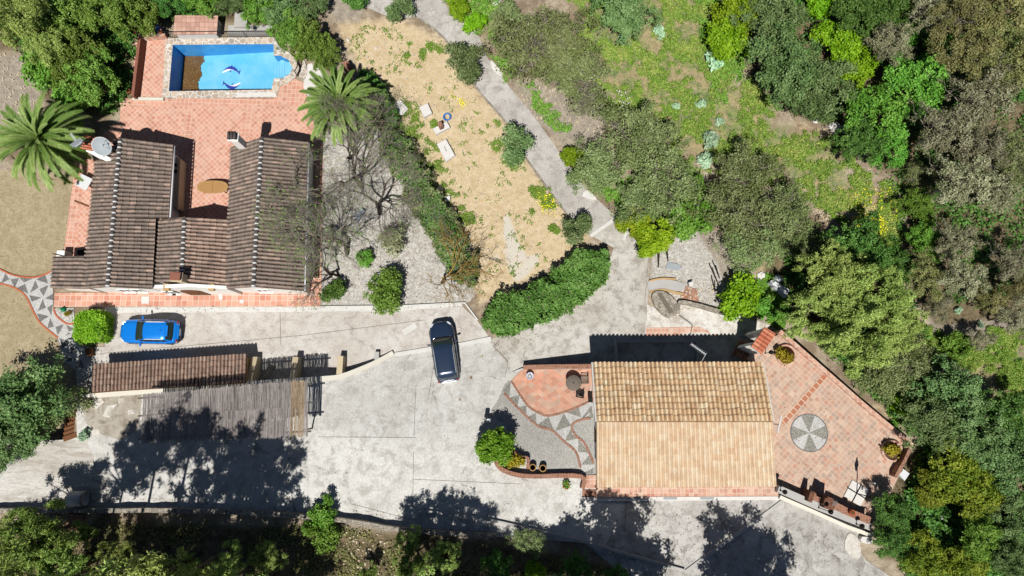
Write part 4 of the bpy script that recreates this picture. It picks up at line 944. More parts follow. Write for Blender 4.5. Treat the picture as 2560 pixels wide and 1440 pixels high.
# ---------------------------------------------------------------- swimming pool
def pool():
    root = thing('swimming_pool', 'blue mosaic swimming pool, nearly drained, with murky water at its deep end', 'swimming pool', P(556, 170, 0))
    rim = [P(x, y, .1) for x, y in POOL]; xw, xe = rim[0].x, P(684, 150, 0).x
    def dz(p): t = min(max((p.x-xw)/(xe-xw), -.2), 1.3); return -1.9+.75*t
    bot = [Vector((p.x, p.y, dz(p))) for i, p in enumerate(rim)]
    n = len(rim); mb = MB()
    mb.add(rim+bot, [((i+1) % n, i, n+i, n+(i+1) % n) for i in range(n)]); mb.build('basin_wall', M['poolwall'], root)
    fl = MB(); vo, eo, fo, *_ = delaunay_2d_cdt([Vector((p.x, p.y)) for p in bot], [(i, (i+1) % n) for i in range(n)], [], 1, 1e-5)
    fl.add([(v.x, v.y, dz(v)) for v in vo], [tuple(f) if (vo[f[1]]-vo[f[0]]).cross(vo[f[2]]-vo[f[0]]) > 0 else tuple(f)[::-1] for f in fo]); fl.build('floor', M['pool'], root)
    # water
    wz = -1.70; wl = []
    rg = random.Random(4); top, btm = rim[0], rim[-1]; w = MB()
    right = []
    for k in range(60):
        t = k/59; right.append(Vector((xw+1.66-.006*k+.11*math.sin(k*.31)+.1*mnoise.noise(Vector((k*.45, 0, 0)))+.05*rg.uniform(-1, 1), (top.y-.02)*(1-t)+(btm.y+.02)*t, wz)))
    w.add([Vector((rim[0].x+.01, top.y-.02, wz)), Vector((rim[-1].x+.01, btm.y+.02, wz))]+right[::-1], [tuple(range(62))]); w.build('water', M['murky'], root)
    # steps in the apse
    q = [(684, 139.5), (700, 139.5), (722, 150.5), (730, 170), (723.5, 183.5), (706, 194.5), (684, 195.5)]
    for k, x0 in enumerate((690, 698.5, 707, 715.5)):
        z = -.8+.21*k; pl = [P(x, y, .1) for x, y in q]; xc = P(x0, 165, -.4).x-.03
        pp = [p for p in pl if p.x > xc]; yt = [p.y for p in pl]
        up, lo = [], []
        ys = np.linspace(max(yt)-.02, min(yt)+.02, 9)
        e = []
        for i, p in enumerate(pl):
            e.append(p)
        right = sorted([p for p in pl if p.x > xc+.02], key=lambda p: -p.y)
        t0 = max(yt)-.015 if k < 2 else right[0].y-.0; b0 = min(yt)+.015 if k < 2 else right[-1].y
        ring = [Vector((xc, t0, z))]+[Vector((p.x-.01, p.y, z)) for p in right]+[Vector((xc, b0, z))]
        MB().prism(ring, [Vector((p.x, p.y, -1.6)) for p in ring]).build('step', M['pool'], root)
        MB().box((xc-.012, (t0+b0)/2, z-.06), (.02, abs(t0-b0)-.04, .115)).build('riser', M['poolwall'], root)
    # coping of crazy paving
    out = [(414, 93), (684, 92), (700, 118), (722, 130), (742, 150), (748, 172), (738, 194), (716, 210), (700, 214), (692, 243), (405, 246)]
    o = [P(x, y, .1) for x, y in out]; cp = MB(); r2 = [Vector((p.x, p.y, .1)) for p in rim]
    cp.add(o+r2+[p-Vector((0, 0, .12)) for p in o]+[p-Vector((0, 0, .1)) for p in r2], [(i, (i+1) % n, n+(i+1) % n, n+i)[::-1] for i in range(n)]+[((i+1) % n, i, 2*n+i, 2*n+(i+1) % n)[::-1] for i in range(n)])
    cp.build('coping', M['coping'], root)
    q = [P(x, y, .106) for x, y in ((592, 232), (676, 230), (690, 233), (690, 241), (592, 243))]; MB().prism(q, [p-Vector((0, 0, .004)) for p in q]).build('repaired_edge', M['whitestone'], root)
    # two dolphins laid in the mosaic
    fishes = [((578, 175), .62, 0, 1), ((578, 212), .62, 180, -1)]
    for (px, py), s, rot, fl_ in fishes:
        z = -1.45; c = P(px, py, z); c.z = dz(c)+.012
        S = 1.25
        tr = lambda x, y, dz_=0: Vector((c.x, c.y, c.z+dz_)) + Matrix.Rotation(R(rot), 3, 'Z') @ Vector((x*S*1.05, y*S*1.75, 0))
        back = [(-.60, -.10), (-.50, .02), (-.36, .10), (-.20, .16), (-.06, .17), (.02, .22), (.04, .16), (.2, .12), (.36, .03), (.46, -.06), (.56, -.02), (.62, .02), (.55, -.09), (.54, -.2), (.47, -.12), (.32, -.05), (.14, .0), (.0, .02), (-.05, -.06), (-.12, -.08), (-.1, .0), (-.25, -.02), (-.42, -.06)]
        bel = [(-.60, -.10), (-.42, -.06), (-.25, -.02), (-.1, .0), (.0, .02), (.14, 0), (.32, -.05), (.4, -.09), (.25, -.03), (.1, .04-.02), (-.05, .06-.02), (-.25, .06), (-.42, .02), (-.54, -.03)]
        for nm, L_, mt, dz2 in (('dolphin', back, 'dolph', 0.), ('belly', bel, 'white', .004)):
            mb = MB(); vo, eo, fo, *_ = delaunay_2d_cdt([Vector(v) for v in L_], [(i, (i+1) % len(L_)) for i in range(len(L_))], [], 1, 1e-6)
            pts = [tr(v.x, v.y, dz2) for v in vo]; pts = [Vector((p.x, p.y, dz(p)+.012+dz2)) for p in pts]
            mb.add(pts, [tuple(f) if (pts[f[1]]-pts[f[0]]).cross(pts[f[2]]-pts[f[0]]).z > 0 else tuple(f)[::-1] for f in fo])
            if nm == 'dolphin': d0 = mb.build(nm, M['dolph'], root)
            else: mb.build(nm, M['white'], d0)
M['dolph'] = plain('dolphin_tile', L(62, 78, 176), .4, .25, 6.)
pool()
def rail(name, label, pts, z0, h, gap, cat='railing', matr=None, posts=5, bulge=0.):
    root = thing(name, label, cat, P(*pts[0], z0)); matr = matr or M['metal_dark']
    W = resample([P(x, y, z0) for x, y in pts], gap); b = MB(); t = MB()
    for i, p in enumerate(W):
        b.tube([p, p+Vector((0, 0, h-.03))], .02, 4)
    t.tube([p+Vector((0, 0, h)) for p in W], .038, 6); MB().tube([p+Vector((0, 0, .1)) for p in W], .024, 6).build('lower_rail', matr, root)
    t.build('handrail', matr, root); b.build('bars', matr, root)
    for k in range(posts):
        p = W[round((len(W)-1)*k/(posts-1))]; MB().box((p.x, p.y, z0+h/2), (.05, .05, h-.02)).build('post', matr, root)
    return root
rail('railing', 'black iron railing on the north edge of the pool', [(412, 92), (432, 95), (684, 93)], .1, .95, .14)
rail('railing', 'short curved black iron railing beside the pool steps', smoothpx([(742, 144), (750, 160), (751, 178), (744, 190)], 3), .1, .85, .14, posts=3)
rail('railing', 'small dark iron gate railing at the west end of the villa', [(152, 640), (186, 648)], .03, .9, .2, posts=3)
# ---------------------------------------------------------------- cars
def car_paint(name, col, metal, rough=.28):
    g = G(name); n = g.noise(60, 2); return g.bsdf(g.scalecol(col, g.m('ADD', g.m('MULTIPLY', n, .1), .95)), rough, None, metal, .5, 1.)
M['blue_paint'] = car_paint('blue_paint', (.004, .2, .70, 1), .25)
M['navy_paint'] = car_paint('navy_paint', (.016, .03, .062, 1), .2)
M['trim_black'] = plain('black_trim', (.015, .015, .016, 1), .5, .2, 5.)
M['chrome'] = plain('bright_trim', (.75, .76, .78, 1), .25, .05, 5., .9)
M['lamp_clear'] = plain('headlamp', (.62, .65, .68, 1), .12, .1, 5., .2, .6)
M['lamp_red'] = plain('tail_lamp', (.22, .015, .015, 1), .15, .2, 5., 0, .6)
M['plate'] = plain('plate_white', (.7, .7, .7, 1), .5, .05, 5.)
def loft(mb, secs, m=0, capa=True, smooth=True):
    n = len(secs[0]); vs = [p for s in secs for p in s]; fs = []
    for i in range(len(secs)-1):
        for k in range(n-1): fs.append((i*n+k, i*n+k+1, (i+1)*n+k+1, (i+1)*n+k))
    if capa: fs += [tuple(range(n)), tuple(range((len(secs)-1)*n, len(secs)*n))[::-1]]
    mb.add(vs, fs, m, smooth)
def interp(tab, x):
    for (a, va), (b, vb) in zip(tab[:-1], tab[1:]):
        if x <= b:
            t = (x-a)/(b-a); t = t*t*(3-2*t) if False else t; return va+(vb-va)*t
    return tab[-1][1]
def make_car(name, label, loc, rz, L_, Wd, H, paint, kind):
    """nose towards -x; origin on the ground under the middle"""
    root = thing(name, label, 'car', loc, rz); hl, hw = L_/2, Wd/2
    def put(mb, nm, mt, par=root, lab=None):
        o = mb.build(nm, mt); o.parent = par
        if lab: o['label'] = lab
        return o
    # plan half-width, bonnet/belt height
    wt = [(-hl, .50*hw), (-hl+.05, .66*hw), (-hl+.16, .80*hw), (-hl+.34, .9*hw), (-hl+.6, .97*hw), (-hl+1., .995*hw), (0, hw), (hl-1., .995*hw), (hl-.5, .965*hw), (hl-.2, .89*hw), (hl-.06, .78*hw), (hl, .66*hw)]
    bonnet = .98 if kind == 'suv' else 1.02
    xb = -hl+1.32 if kind == 'suv' else -hl+1.2         # windscreen base
    top = [(-hl, .66), (-hl+.06, .74), (-hl+.2, .84), (-hl+.6, .93), (xb, bonnet), (hl-.55, bonnet+.06), (hl-.12, bonnet+.02), (hl-.02, .86), (hl, .7)]
    xs = [-hl, -hl+.05, -hl+.16, -hl+.34, -hl+.6, -hl+.9, xb, xb+.5, 0, .5, hl-1., hl-.5, hl-.2, hl-.06, hl]
    xs = sorted(set(round(x, 3) for x in xs)); secs = []
    for x in xs:
        w = interp(wt, x); t = interp(top, x); z0 = .24 if abs(x) < hl-.1 else .3
        h = [(-.0, t+.015), (-.35, t+.012), (-.66, t-.0), (-.86, t-.04), (-.955, t-.11), (-1.0, t-.26), (-.995, .5), (-.97, .36), (-.9, z0)]
        crease = .012 if x < xb else 0
        half = [(w*a, z+(crease if a == -.66 else 0)) for a, z in h]
        secs.append([Vector((x, y, z)) for y, z in half[::-1]]+[Vector((x, -y, z)) for y, z in half[1:]])
    b = MB(); loft(b, secs); body = put(b, 'body', paint)
    # lower dark cladding
    cl = MB(); sec2 = []
    for x in xs:
        w = interp(wt, x)+.008; sec2.append([Vector((x, -w*.93, .22)), Vector((x, -w, .3)), Vector((x, -w, .43)), Vector((x, w, .43)), Vector((x, w, .3)), Vector((x, w*.93, .22))])
    loft(cl, sec2, smooth=False); put(cl, 'sill_trim', M['trim_black'])
    # greenhouse: base and roof outlines
    xr0, xr1, xe = (xb+.78, hl-.62, hl-.16) if kind == 'suv' else (xb+.62, hl-.40, hl-.1)
    zb = bonnet+.0; zr = H
    wb, wr = .87*hw, (.70 if kind == 'suv' else .74)*hw
    st = [(xb-.02, wb*.86, zb+.02, 0), (xb+.12, wb*.93, zb+.05, .22), (xr0-.25, wb*.97, zb+.06, .70), (xr0, wb, zb+.06, .93), (xr0+.35, wb, zb+.06, .985), ((xr0+xr1)/2, wb, zb+.06, 1.), (xr1-.3, wb*.99, zb+.06, .985), (xr1, wb*.97, zb+.06, .95), (xe-.14, wb*.91, zb+.05, .4), (xe, wb*.84, zb+.03, 0)]
    def sec(x, w, z, f, off=0.):
        ht = z+(zr-z)*f; ww = w+(wr-w)*f
        pr = [(-w, z-.08), (-w*1.0, z), (-(w+(ww-w)*.5)-.015, z+(ht-z)*.5), (-ww-.01, ht-.045*min(1, f*2)), (-ww*.92, ht-.008), (-ww*.5, ht+.014*f), (0, ht+.02*f)]
        return [Vector((x, y, zz+off)) for y, zz in pr]+[Vector((x, -y, zz+off)) for y, zz in pr[-2::-1]]
    g = MB(); loft(g, [sec(*s) for s in st]); cabin = put(g, 'cabin', paint)
    def sfun(x):
        for a, c in zip(st[:-1], st[1:]):
            if x <= c[0]: t = (x-a[0])/(c[0]-a[0]); return tuple(a[i]+(c[i]-a[i])*t for i in range(4))
        return st[-1]
    def front_surface(x, v, off):
        """point on the cabin top surface at station x, v in -1..1 across"""
        s_ = sec(*sfun(x)); k = (v+1)/2*(len(s_)-7)+3; i = int(min(k, len(s_)-2)); p = s_[i].lerp(s_[i+1], k-i); return p
    def glass_top(nm, x0, x1, vm0, vm1, mt, bow=0., par=cabin, lift=.008):
        mb = MB(); NX, NV = 8, 12; vs = []
        for i in range(NX+1):
            for j in range(NV+1):
                v = -1+2*j/NV; vm = vm0+(vm1-vm0)*i/NX
                x = x0+(x1-x0)*i/NX+bow*(v*v)
                x = min(max(x, st[0][0]+.005), st[-1][0]-.005); vs.append(front_surface(x, v*vm, 0))
        nrm = (vs[NV+1]-vs[0]).cross(vs[NV//2]-vs[0]); nrm = nrm.normalized()*(1 if nrm.z > 0 else -1)
        mb.add([p+nrm*lift for p in vs], [(i*(NV+1)+j, (i+1)*(NV+1)+j, (i+1)*(NV+1)+j+1, i*(NV+1)+j+1) for i in range(NX) for j in range(NV)], 0, True)
        return put(mb, nm, mt, par)
    glass_top('windscreen', xb+.03, xr0-.03, .97, .82, M['glass_green'], .14, lift=.014)
    glass_top('cowl', xb-.015, xb+.07, .97, .96, M['trim_black'], .14, lift=.016)
    glass_top('rear_window', xr1+.05, xe-.06, .80, .92, M['glass_green'], -.03, lift=.016)
    if kind == 'suv': pass
    # side windows
    for s in (-1, 1):
        for x0, x1 in ((xr0-.42, (xr0+xr1)/2-.12), ((xr0+xr1)/2-.04, xr1-.42), (xr1-.36, xr1+.02)):
            mb = MB(); vs = []
            for x in np.linspace(x0, x1, 6):
                _, w, z, f = sfun(x); ht = z+(zr-z)*f; ww = w+(wr-w)*f
                for t in (.12, .45, .8):
                    y = w+(ww-w)*t+.015*(1-abs(t-.5)*2)+.014; vs.append(Vector((x, s*y, z+(ht-z)*t)))
            mb.add(vs, [(i*3+j, (i+1)*3+j, (i+1)*3+j+1, i*3+j+1) for i in range(5) for j in range(2)], 0, True); put(mb, 'side_window', M['glass_green'], cabin)
    # roof rails, aerial, mirrors
    for s in (-1, 1):
        mb = MB(); pts = []
        for x in np.linspace(xr0+.12, xr1-.08, 7):
            p = front_surface(x, s*.97, 0); pts.append(p+Vector((0, 0, .045)))
        pts[0].z -= .04; pts[-1].z -= .04; mb.tube(pts, .034 if kind == 'suv' else .024, 6); put(mb, 'roof_rail', M['metal_white'] if kind == 'suv' else M['metal_grey'], cabin)
        mb = MB(); x = xb+.42; mb.rbox((x, s*(hw+.1), bonnet+.04), (.13, .22, .15), s*.25, .04); mb.beam((x, s*(hw-.1), bonnet), (x, s*(hw+.06), bonnet+.02), .06, .05); put(mb, 'mirror', paint, body)
        mb = MB(); mb.rbox((-hl+.22, s*.70*hw, .79), (.34, .12, .09), s*.72, .03); put(mb, 'headlight', M['lamp_clear'], body)
        mb = MB(); mb.rbox((hl-.07, s*.74*hw, .80), (.12, .26, .2), s*-.45, .04); put(mb, 'taillight', M['lamp_red'], body)
        for x in (-hl+.86, hl-.82):
            w = MB(); y = s*(hw-.10)
            M4 = Matrix.Translation((x, y, .335)) @ Matrix.Rotation(R(90), 4, 'X')
            def ring(pr, m):
                mm = MB(); mm.lathe(pr, n=24); w.add([M4 @ Vector(v) for v in mm.v], mm.f, m, True)
            tyre = MB(); mm = MB(); mm.lathe([(.2, -.11), (.3, -.115), (.335, -.08), (.335, .08), (.3, .115), (.2, .11)], n=24); tyre.add([M4 @ Vector(v) for v in mm.v], mm.f, 0, True)
            wh = put(tyre, 'wheel', M['rubber'])
            rim = MB(); mm = MB(); mm.lathe([(.03, -.125), (.205, -.118), (.215, -.1), (.215, .1), (.205, .118), (.03, .125)], n=10); rim.add([M4 @ Vector(v) for v in mm.v], mm.f, 0, False); put(rim, 'rim', M['metal_grey'], wh)
            ar = MB(); vs = []
            for k in range(13):
                t = math.pi*k/12
                for rr in (.36, .42): vs.append(Vector((x+rr*math.cos(t), s*(interp(wt, x)+.012), .335+rr*math.sin(t))))
            ar.add(vs, [(2*k, 2*k+1, 2*k+3, 2*k+2) for k in range(12)]); put(ar, 'arch_trim', M['trim_black'], body)
        for x in (xb+1.2, xb+2.15):
            mb = MB(); mb.rbox((x, s*(hw+.012), bonnet-.14), (.2, .03, .035), 0, .01); put(mb, 'door_handle', paint if kind != 'suv' else M['chrome'], body)
        mb = MB(); vs = []
        for x in (xb+.62, xb+1.5, xb+2.4):
            if x < hl-.7:
                for z in (.45, bonnet-.02): vs += [Vector((x-.006, s*(hw+.004), z)), Vector((x+.006, s*(hw+.004), z))]
        mb.add(vs, [(k, k+1, k+3, k+2) for k in range(0, len(vs), 4)]); put(mb, 'door_seam', M['trim_black'], body)
    # bonnet shut lines, grille, bumper, plate, wipers
    mb = MB()
    for s in (-1, 1):
        pts = [Vector((x, s*interp(wt, x)*.70, interp(top, x)+.012)) for x in np.linspace(-hl+.26, xb-.05, 6)]
        mb.tube(pts, .007, 4)
    put(mb, 'bonnet_seam', M['trim_black'], body)
    mb = MB(); mb.rbox((-hl+.005, 0, .58), (.08, .95*hw, .16), 0, .03); put(mb, 'grille', M['trim_black'], body)
    mb = MB(); mb.rbox((hl-.03, 0, .52), (.16, 1.5*hw, .17), 0, .05); put(mb, 'bumper', M['trim_black'] if kind == 'suv' else paint, body)
    mb = MB(); mb.box((hl+.055, 0, .62), (.01, .5, .11)); put(mb, 'number_plate', M['plate'], body)
    mb = MB()
    for y0, y1 in ((-.5*hw, .05), (.02, .55*hw)):
        mb.tube([front_surface(xb+.05, y0/hw, 0)+Vector((0, 0, .03)), front_surface(xb+.16, y1/hw, 0)+Vector((0, 0, .035))], .012, 4)
    put(mb, 'wipers', M['trim_black'], cabin)
    if kind == 'suv':
        mb = MB(); p = front_surface(xr1-.28, .03, 0); mb.prism([p+Vector((-.09, -.012, .02)), p+Vector((-.09, .012, .02)), p+Vector((.05, .008, .07)), p+Vector((.05, -.008, .07))], [p+Vector((-.1, -.02, -.01)), p+Vector((-.1, .02, -.01)), p+Vector((.07, .02, -.01)), p+Vector((.07, -.02, -.01))]); put(mb, 'aerial', M['trim_black'], cabin)
        mb = MB(); a = front_surface(xr1-.0, -.8, 0); mb.rbox((xr1+.06, 0, a.z+.0), (.26, 1.25*wr, .035), 0, .015); put(mb, 'spoiler', paint, cabin)
    else:
        for k in range(4):
            mb = MB(); y = (k-1.5)*.22
            pts = [front_surface(x, 0, 0)+Vector((0, y, .006-.02*(abs(y)/.4)**2)) for x in np.linspace(xr0+.15, xr1-.3, 6)]
            mb.tube(pts, .012, 4); put(mb, 'roof_rib', paint, cabin)
        mb = MB(); mb.rbox((xr1+.07, 0, H-.06), (.22, 1.45*wr, .04), 0, .015); put(mb, 'spoiler', paint, cabin)
        mb = MB(); mb.rbox((hl-.015, 0, .60), (.2, 1.25*hw, .1), 0, .04); put(mb, 'bumper_step', M['chrome'], body)
        mb = MB(); mb.rbox((hl-.08, 0, .93), (.12, .9*hw, .05), 0, .02); put(mb, 'tailgate_trim', M['chrome'], body)
    return root
p = P(376, 829, .6); make_car('parked_car', 'blue compact hatchback SUV with silver roof rails parked beside the villa', (p.x, p.y, 0.0), R(-1.0), 4.32, 1.80, 1.56, M['blue_paint'], 'suv')
p = P(1111, 878, .8)
make_car('parked_car', 'dark navy family car with roof rails stopped across the white kerb in the yard', (p.x, p.y, .07), R(-80.6), 4.42, 1.84, 1.66, M['navy_paint'], 'mpv')

# ---------------------------------------------------------------- reed pergola
def canes(name, A, B, Cc, D, mat_, parent, seed, w=.055, gap=.0, raggA=.06, raggB=.1, sag=.04, label=None):
    """mat of thin reeds: edge A->B (top) and D->C (bottom), reeds run A->D"""
    rg = random.Random(seed); n = int((B-A).length/w); vs = []; fs = []; tint = []; st = rg.random()
    for i in range(n):
        st = min(1, max(0, .72*st+.28*rg.random()+rg.uniform(-.12, .12)))
        if rg.random() < gap: continue
        u0 = (i+rg.uniform(-.15, .15))/n; u1 = u0+.92/n; j = rg.uniform(-.02, .02)/n*3
        a0, a1 = A.lerp(B, u0), A.lerp(B, u1); d0, d1 = D.lerp(Cc, u0+j), D.lerp(Cc, u1+j)
        ax = (d0-a0).normalized(); r0, r1 = rg.uniform(-raggA, raggA), rg.uniform(-raggB, raggB); zz = rg.uniform(0, .03)
        base = len(vs); K_ = 3
        for k in range(K_+1):
            t = k/K_; s = -sag*math.sin(math.pi*t)+zz
            p0 = a0.lerp(d0, t); p1 = a1.lerp(d1, t)
            if k == 0: p0 = p0-ax*r0; p1 = p1-ax*r0
            if k == K_: p0 = p0+ax*r1; p1 = p1+ax*r1
            wv = Vector((rg.uniform(-.012, .012), 0, s)); m_ = (p0+p1)/2+wv+Vector((0, 0, .022)); vs += [p0+wv, m_, p1+wv]
        for k in range(K_):
            b = base+3*k; fs += [(b, b+3, b+4, b+1), (b+1, b+4, b+5, b+2)]; tv = min(1, max(0, st*.6+rg.random()*.4)); tint += [tv, tv]
    me = bpy.data.meshes.new(name); me.from_pydata([tuple(v) for v in vs], [], fs); me.materials.append(mat_)
    at_ = me.attributes.new('tint', 'FLOAT', 'FACE'); at_.data.foreach_set('value', tint)
    o = bpy.data.objects.new(name, me); C.objects.link(o); adopt(o, parent)
    if label: o['label'] = label
    return o
def pergola():
    z = PLAT+2.35; root = thing('pergola', 'long pergola roofed with grey reed mats beside the tiled lean-to', 'pergola', P(565, 1030, PLAT))
    q = lambda x, y, h=0: P(x, y, z+h)
    canes('reed_mat', q(358, 986), q(728, 952), q(730, 1018), q(356, 1037), M['cane'], root, 1)
    canes('reed_mat', q(355, 1036, -.03), q(730, 1016, -.03), q(728, 1092, -.03), q(352, 1108, -.03), M['cane'], root, 2)
    canes('reed_mat', q(726, 953, .03), q(762, 951, .03), q(762, 1016, .03), q(729, 1017, .03), M['cane_new'], root, 3, label='newer tan reed mat at the yard end')
    canes('reed_mat', q(728, 1014, .02), q(762, 1013, .02), q(760, 1090, .02), q(726, 1090, .02), M['cane_new'], root, 4, gap=.06, label='newer tan reed mat at the yard corner')
    canes('reed_mat', q(761, 950), q(769, 949), q(770, 1088), q(759, 1089), M['cane'], root, 5)
    for py, py2 in ((996, 960), (1040, 1006), (1098, 1078)):
        a, b = q(345, py, -.12), q(778, py2, -.12); MB().tube([a, (a+b)/2+Vector((0, .05, 0)), b], .06, 7).build('beam', M['greywood'], root)
    for k, px in enumerate((372, 452, 532, 612, 690, 752)):
        a, b = q(px, 990-.09*(px-372), -.06), q(px-2, 1100-.05*(px-372), -.06); MB().tube([a, b], .035, 6).build('rafter', M['greywood'], root)
    for px in (380, 480, 580, 680, 757):
        p = q(px, 1096-.055*(px-372), -.16); MB().tube([Vector((p.x, p.y, zu(p.x, p.y)-.05)), p], .055, 7).build('post', M['greywood'], root)
    # lone bracket frame at the yard end
    p = q(766, 1078, -.1)
    return root
pergola()
# ladder against the retaining wall
def ladder():
    a, b = P(647, 955, 1.55), P(683, 914, .05); root = thing('ladder', 'grey wooden ladder leaning on the retaining wall between two buttresses', 'ladder', (b.x, b.y, 0))
    d = (b-a); s = Vector((d.y, -d.x, 0)).normalized()*.2
    for k in (-1, 1): MB().beam(a+s*k, b+s*k, .05, .06).build('side_rail', M['greywood'], root)
    r_ = MB()
    for k in range(10): p = a.lerp(b, (k+.5)/10); r_.beam(p-s*.9, p+s*.9, .035, .035)
    r_.build('rungs', M['greywood'], root)
ladder()
# steps at the left end of the yard
def steps(name, label, p0, p1, width, n, z0, z1, mat_, cat='steps'):
    a, b = P(*p0, z0), P(*p1, z1); root = thing(name, label, cat, (a.x, a.y, min(z0, z1))); d = Vector((b.x-a.x, b.y-a.y, 0)); L_ = d.length; rz = math.atan2(d.y, d.x)
    for k in range(n):
        t = (k+.5)/n; c = Vector((a.x, a.y, 0))+d*t; zt = z0+(z1-z0)*(k+1)/n
        MB().rbox((c.x, c.y, zt-.09), (L_/n+.05, width, .18), rz, .02).build('tread', mat_, root)
    return root
steps('steps', 'dark timber steps beside the big tree at the left end of the yard', (184, 1032), (176, 1098), 1.0, 6, .3, 1.42, M['wood'])
steps('steps', 'worn brick steps down from the yard between the pines at the lower left', (186, 1286), (184, 1324), 1.1, 4, 1.7, 1.5, M['brick'])
steps('steps', 'brown timber steps under the trees at the lower right corner', (2278, 1300), (2348, 1322), 1.6, 9, 1.3, .9, M['wood'])
steps('steps', 'brick stairs in the shade rising to the big terrace beside the orange tiled gate roof', (1838, 868), (1884, 884), 1.3, 6, .15, 1.35, M['brickpaver'])
# ---------------------------------------------------------------- satellite dish and aerials
def dish():
    c = P(256, 365, 4.6); root = thing('satellite_dish', 'large white satellite dish on the north-west chimney of the villa', 'satellite dish', P(238, 365, 3.9))
    ax = Vector((.12, -.5, .86)).normalized(); q = ax.to_track_quat('Z', 'Y').to_matrix()
    mb = MB(); mm = MB(); mm.lathe([(.02, .0)]+[(r, .34*r*r) for r in (.15, .3, .45, .58, .64)], n=36); mb.add([c+q @ Vector(v) for v in mm.v], [f for f in mm.f if len(f) == 4], 0, True)
    mm = MB(); mm.lathe([(.02, -.02)]+[(r, .34*r*r-.02) for r in (.15, .3, .45, .58, .64)], n=36); mb.add([c+q @ Vector(v) for v in mm.v], [tuple(f)[::-1] for f in mm.f if len(f) == 4], 0, True)
    rm = MB(); mm = MB(); mm.lathe([(.635, .115), (.665, .125), (.665, .15), (.635, .145)], n=36); rm.add([c+q @ Vector(v) for v in mm.v], [f for f in mm.f if len(f) == 4], 0, True)
    d = mb.build('reflector', M['metal_grey'], root); rm.build('rim', M['metal_white'], root)
    fe = c+q @ Vector((.35, .1, .72)); ar = MB()
    for v in ((.62, .1, .13), (.5, .38, .13), (.45, -.3, .1)): ar.tube([c+q @ Vector(v), fe], .018, 5)
    ar.build('arm', M['metal_white'], root); MB().rbox(fe, (.1, .1, .18), 0, .03).build('feed_horn', M['metal_white'], root)
    b = P(240, 368, 3.6); MB().tube([b, Vector((b.x, b.y, 4.3)), c-ax*.05], .04, 8).build('mast', M['metal_white'], root)
    root = thing('tv_aerial', 'grey yagi aerial with a mesh reflector beside the palm at the villa corner', 'aerial', P(212, 358, 3.4))
    t = P(196, 360, 5.0); b = P(214, 363, 3.6); MB().tube([b, Vector((t.x+.1, t.y-.05, 5.0))], .025, 6).build('mast', M['metal_grey'], root)
    e = P(176, 333, 5.0); bm_ = MB(); bm_.beam(t, e, .03, .03); dd = (e-t).normalized(); s = Vector((-dd.y, dd.x, 0))
    for k in range(10): p = t.lerp(e, (k+1)/10.5); bm_.tube([p-s*.11, p+s*.11], .014, 4)
    bm_.build('boom', M['metal_white'], root)
    mb = MB(); up = Vector((0, 0, 1))
    for k in (-1, 1):
        tl = (dd*.3+up*k*.55)
        q = [t+s*.42, t-s*.42, t-s*.42+dd*.1+Vector((0, 0, k*.34)), t+s*.42+dd*.1+Vector((0, 0, k*.34))]; mb.add(q, [(0, 1, 2, 3)])
    mb.rbox(t+dd*.08, (.34, .6, .03), math.atan2(dd.y, dd.x), .01); mb.build('reflector', M['metal_grey'], root)
dish()
def aerial2():
    b = P(1762, 878, .1); root = thing('tv_aerial', 'bright yagi aerial sticking out of the shade at the guest house north eave', 'aerial', P(1752, 903, 3.7))
    a, e = P(1764, 886, 4.6), P(1728, 860, 4.6); base = P(1752, 908, 3.9); MB().tube([base, a+Vector((0, 0, -.03)), a], .025, 6).build('mast', M['metal_white'], root)
    m_ = MB(); m_.beam(a, e, .04, .04); d = (e-a).normalized(); s = Vector((-d.y, d.x, 0))
    for k in range(9): p = a.lerp(e, k/8); m_.tube([p-s*.13, p+s*.13], .012, 4)
    m_.build('boom', M['metal_white'], root)
    root = thing('wall_bracket_aerial', 'white bar aerial on a bracket at the east gable over the big terrace', 'aerial', P(1938, 1062, 4.4))
    a, e = P(1953, 1040, 4.7), P(1944, 1082, 4.7); c = (a+e)/2; MB().beam(a, e, .07, .05).build('bar', M['metal_white'], root); w = P(1934, 1060, 4.5); MB().tube([w, Vector((c.x, c.y, 4.5)), c], .025, 6).build('bracket', M['metal_dark'], root)
aerial2()
# ---------------------------------------------------------------- garden furniture
def oval_table():
    z = .76; c = P(531, 467, z); root = thing('garden_table', 'oval pale wooden table on the courtyard tiles between the two wings', 'table', (c.x, c.y, .03))
    top = MB(); n = 40; ring = []
    for k in range(n):
        t = 2*math.pi*k/n; ct, s_ = math.cos(t), math.sin(t); ring.append(Vector((c.x+1.18*math.copysign(abs(ct)**.75, ct), c.y+.5*math.copysign(abs(s_)**.85, s_), z)))
    top.prism(ring, [p-Vector((0, 0, .04)) for p in ring]); tp = top.build('tabletop', M['paletan'], root)
    gr = MB(); gr.box((c.x, c.y, z+.002), (.02, .96, .006))
    for k in range(-4, 5): gr.box((c.x, c.y+k*.1, z+.001), (2.1-.05*k*k, .008, .005))
    gr.build('slat_gaps', M['wood'], tp)
    for sx in (-.8, .8):
        for sy in (-.28, .28): MB().beam((c.x+sx, c.y+sy, .03), (c.x+sx, c.y+sy, z-.04), .07, .07).build('leg', M['paletan'], root)
oval_table()
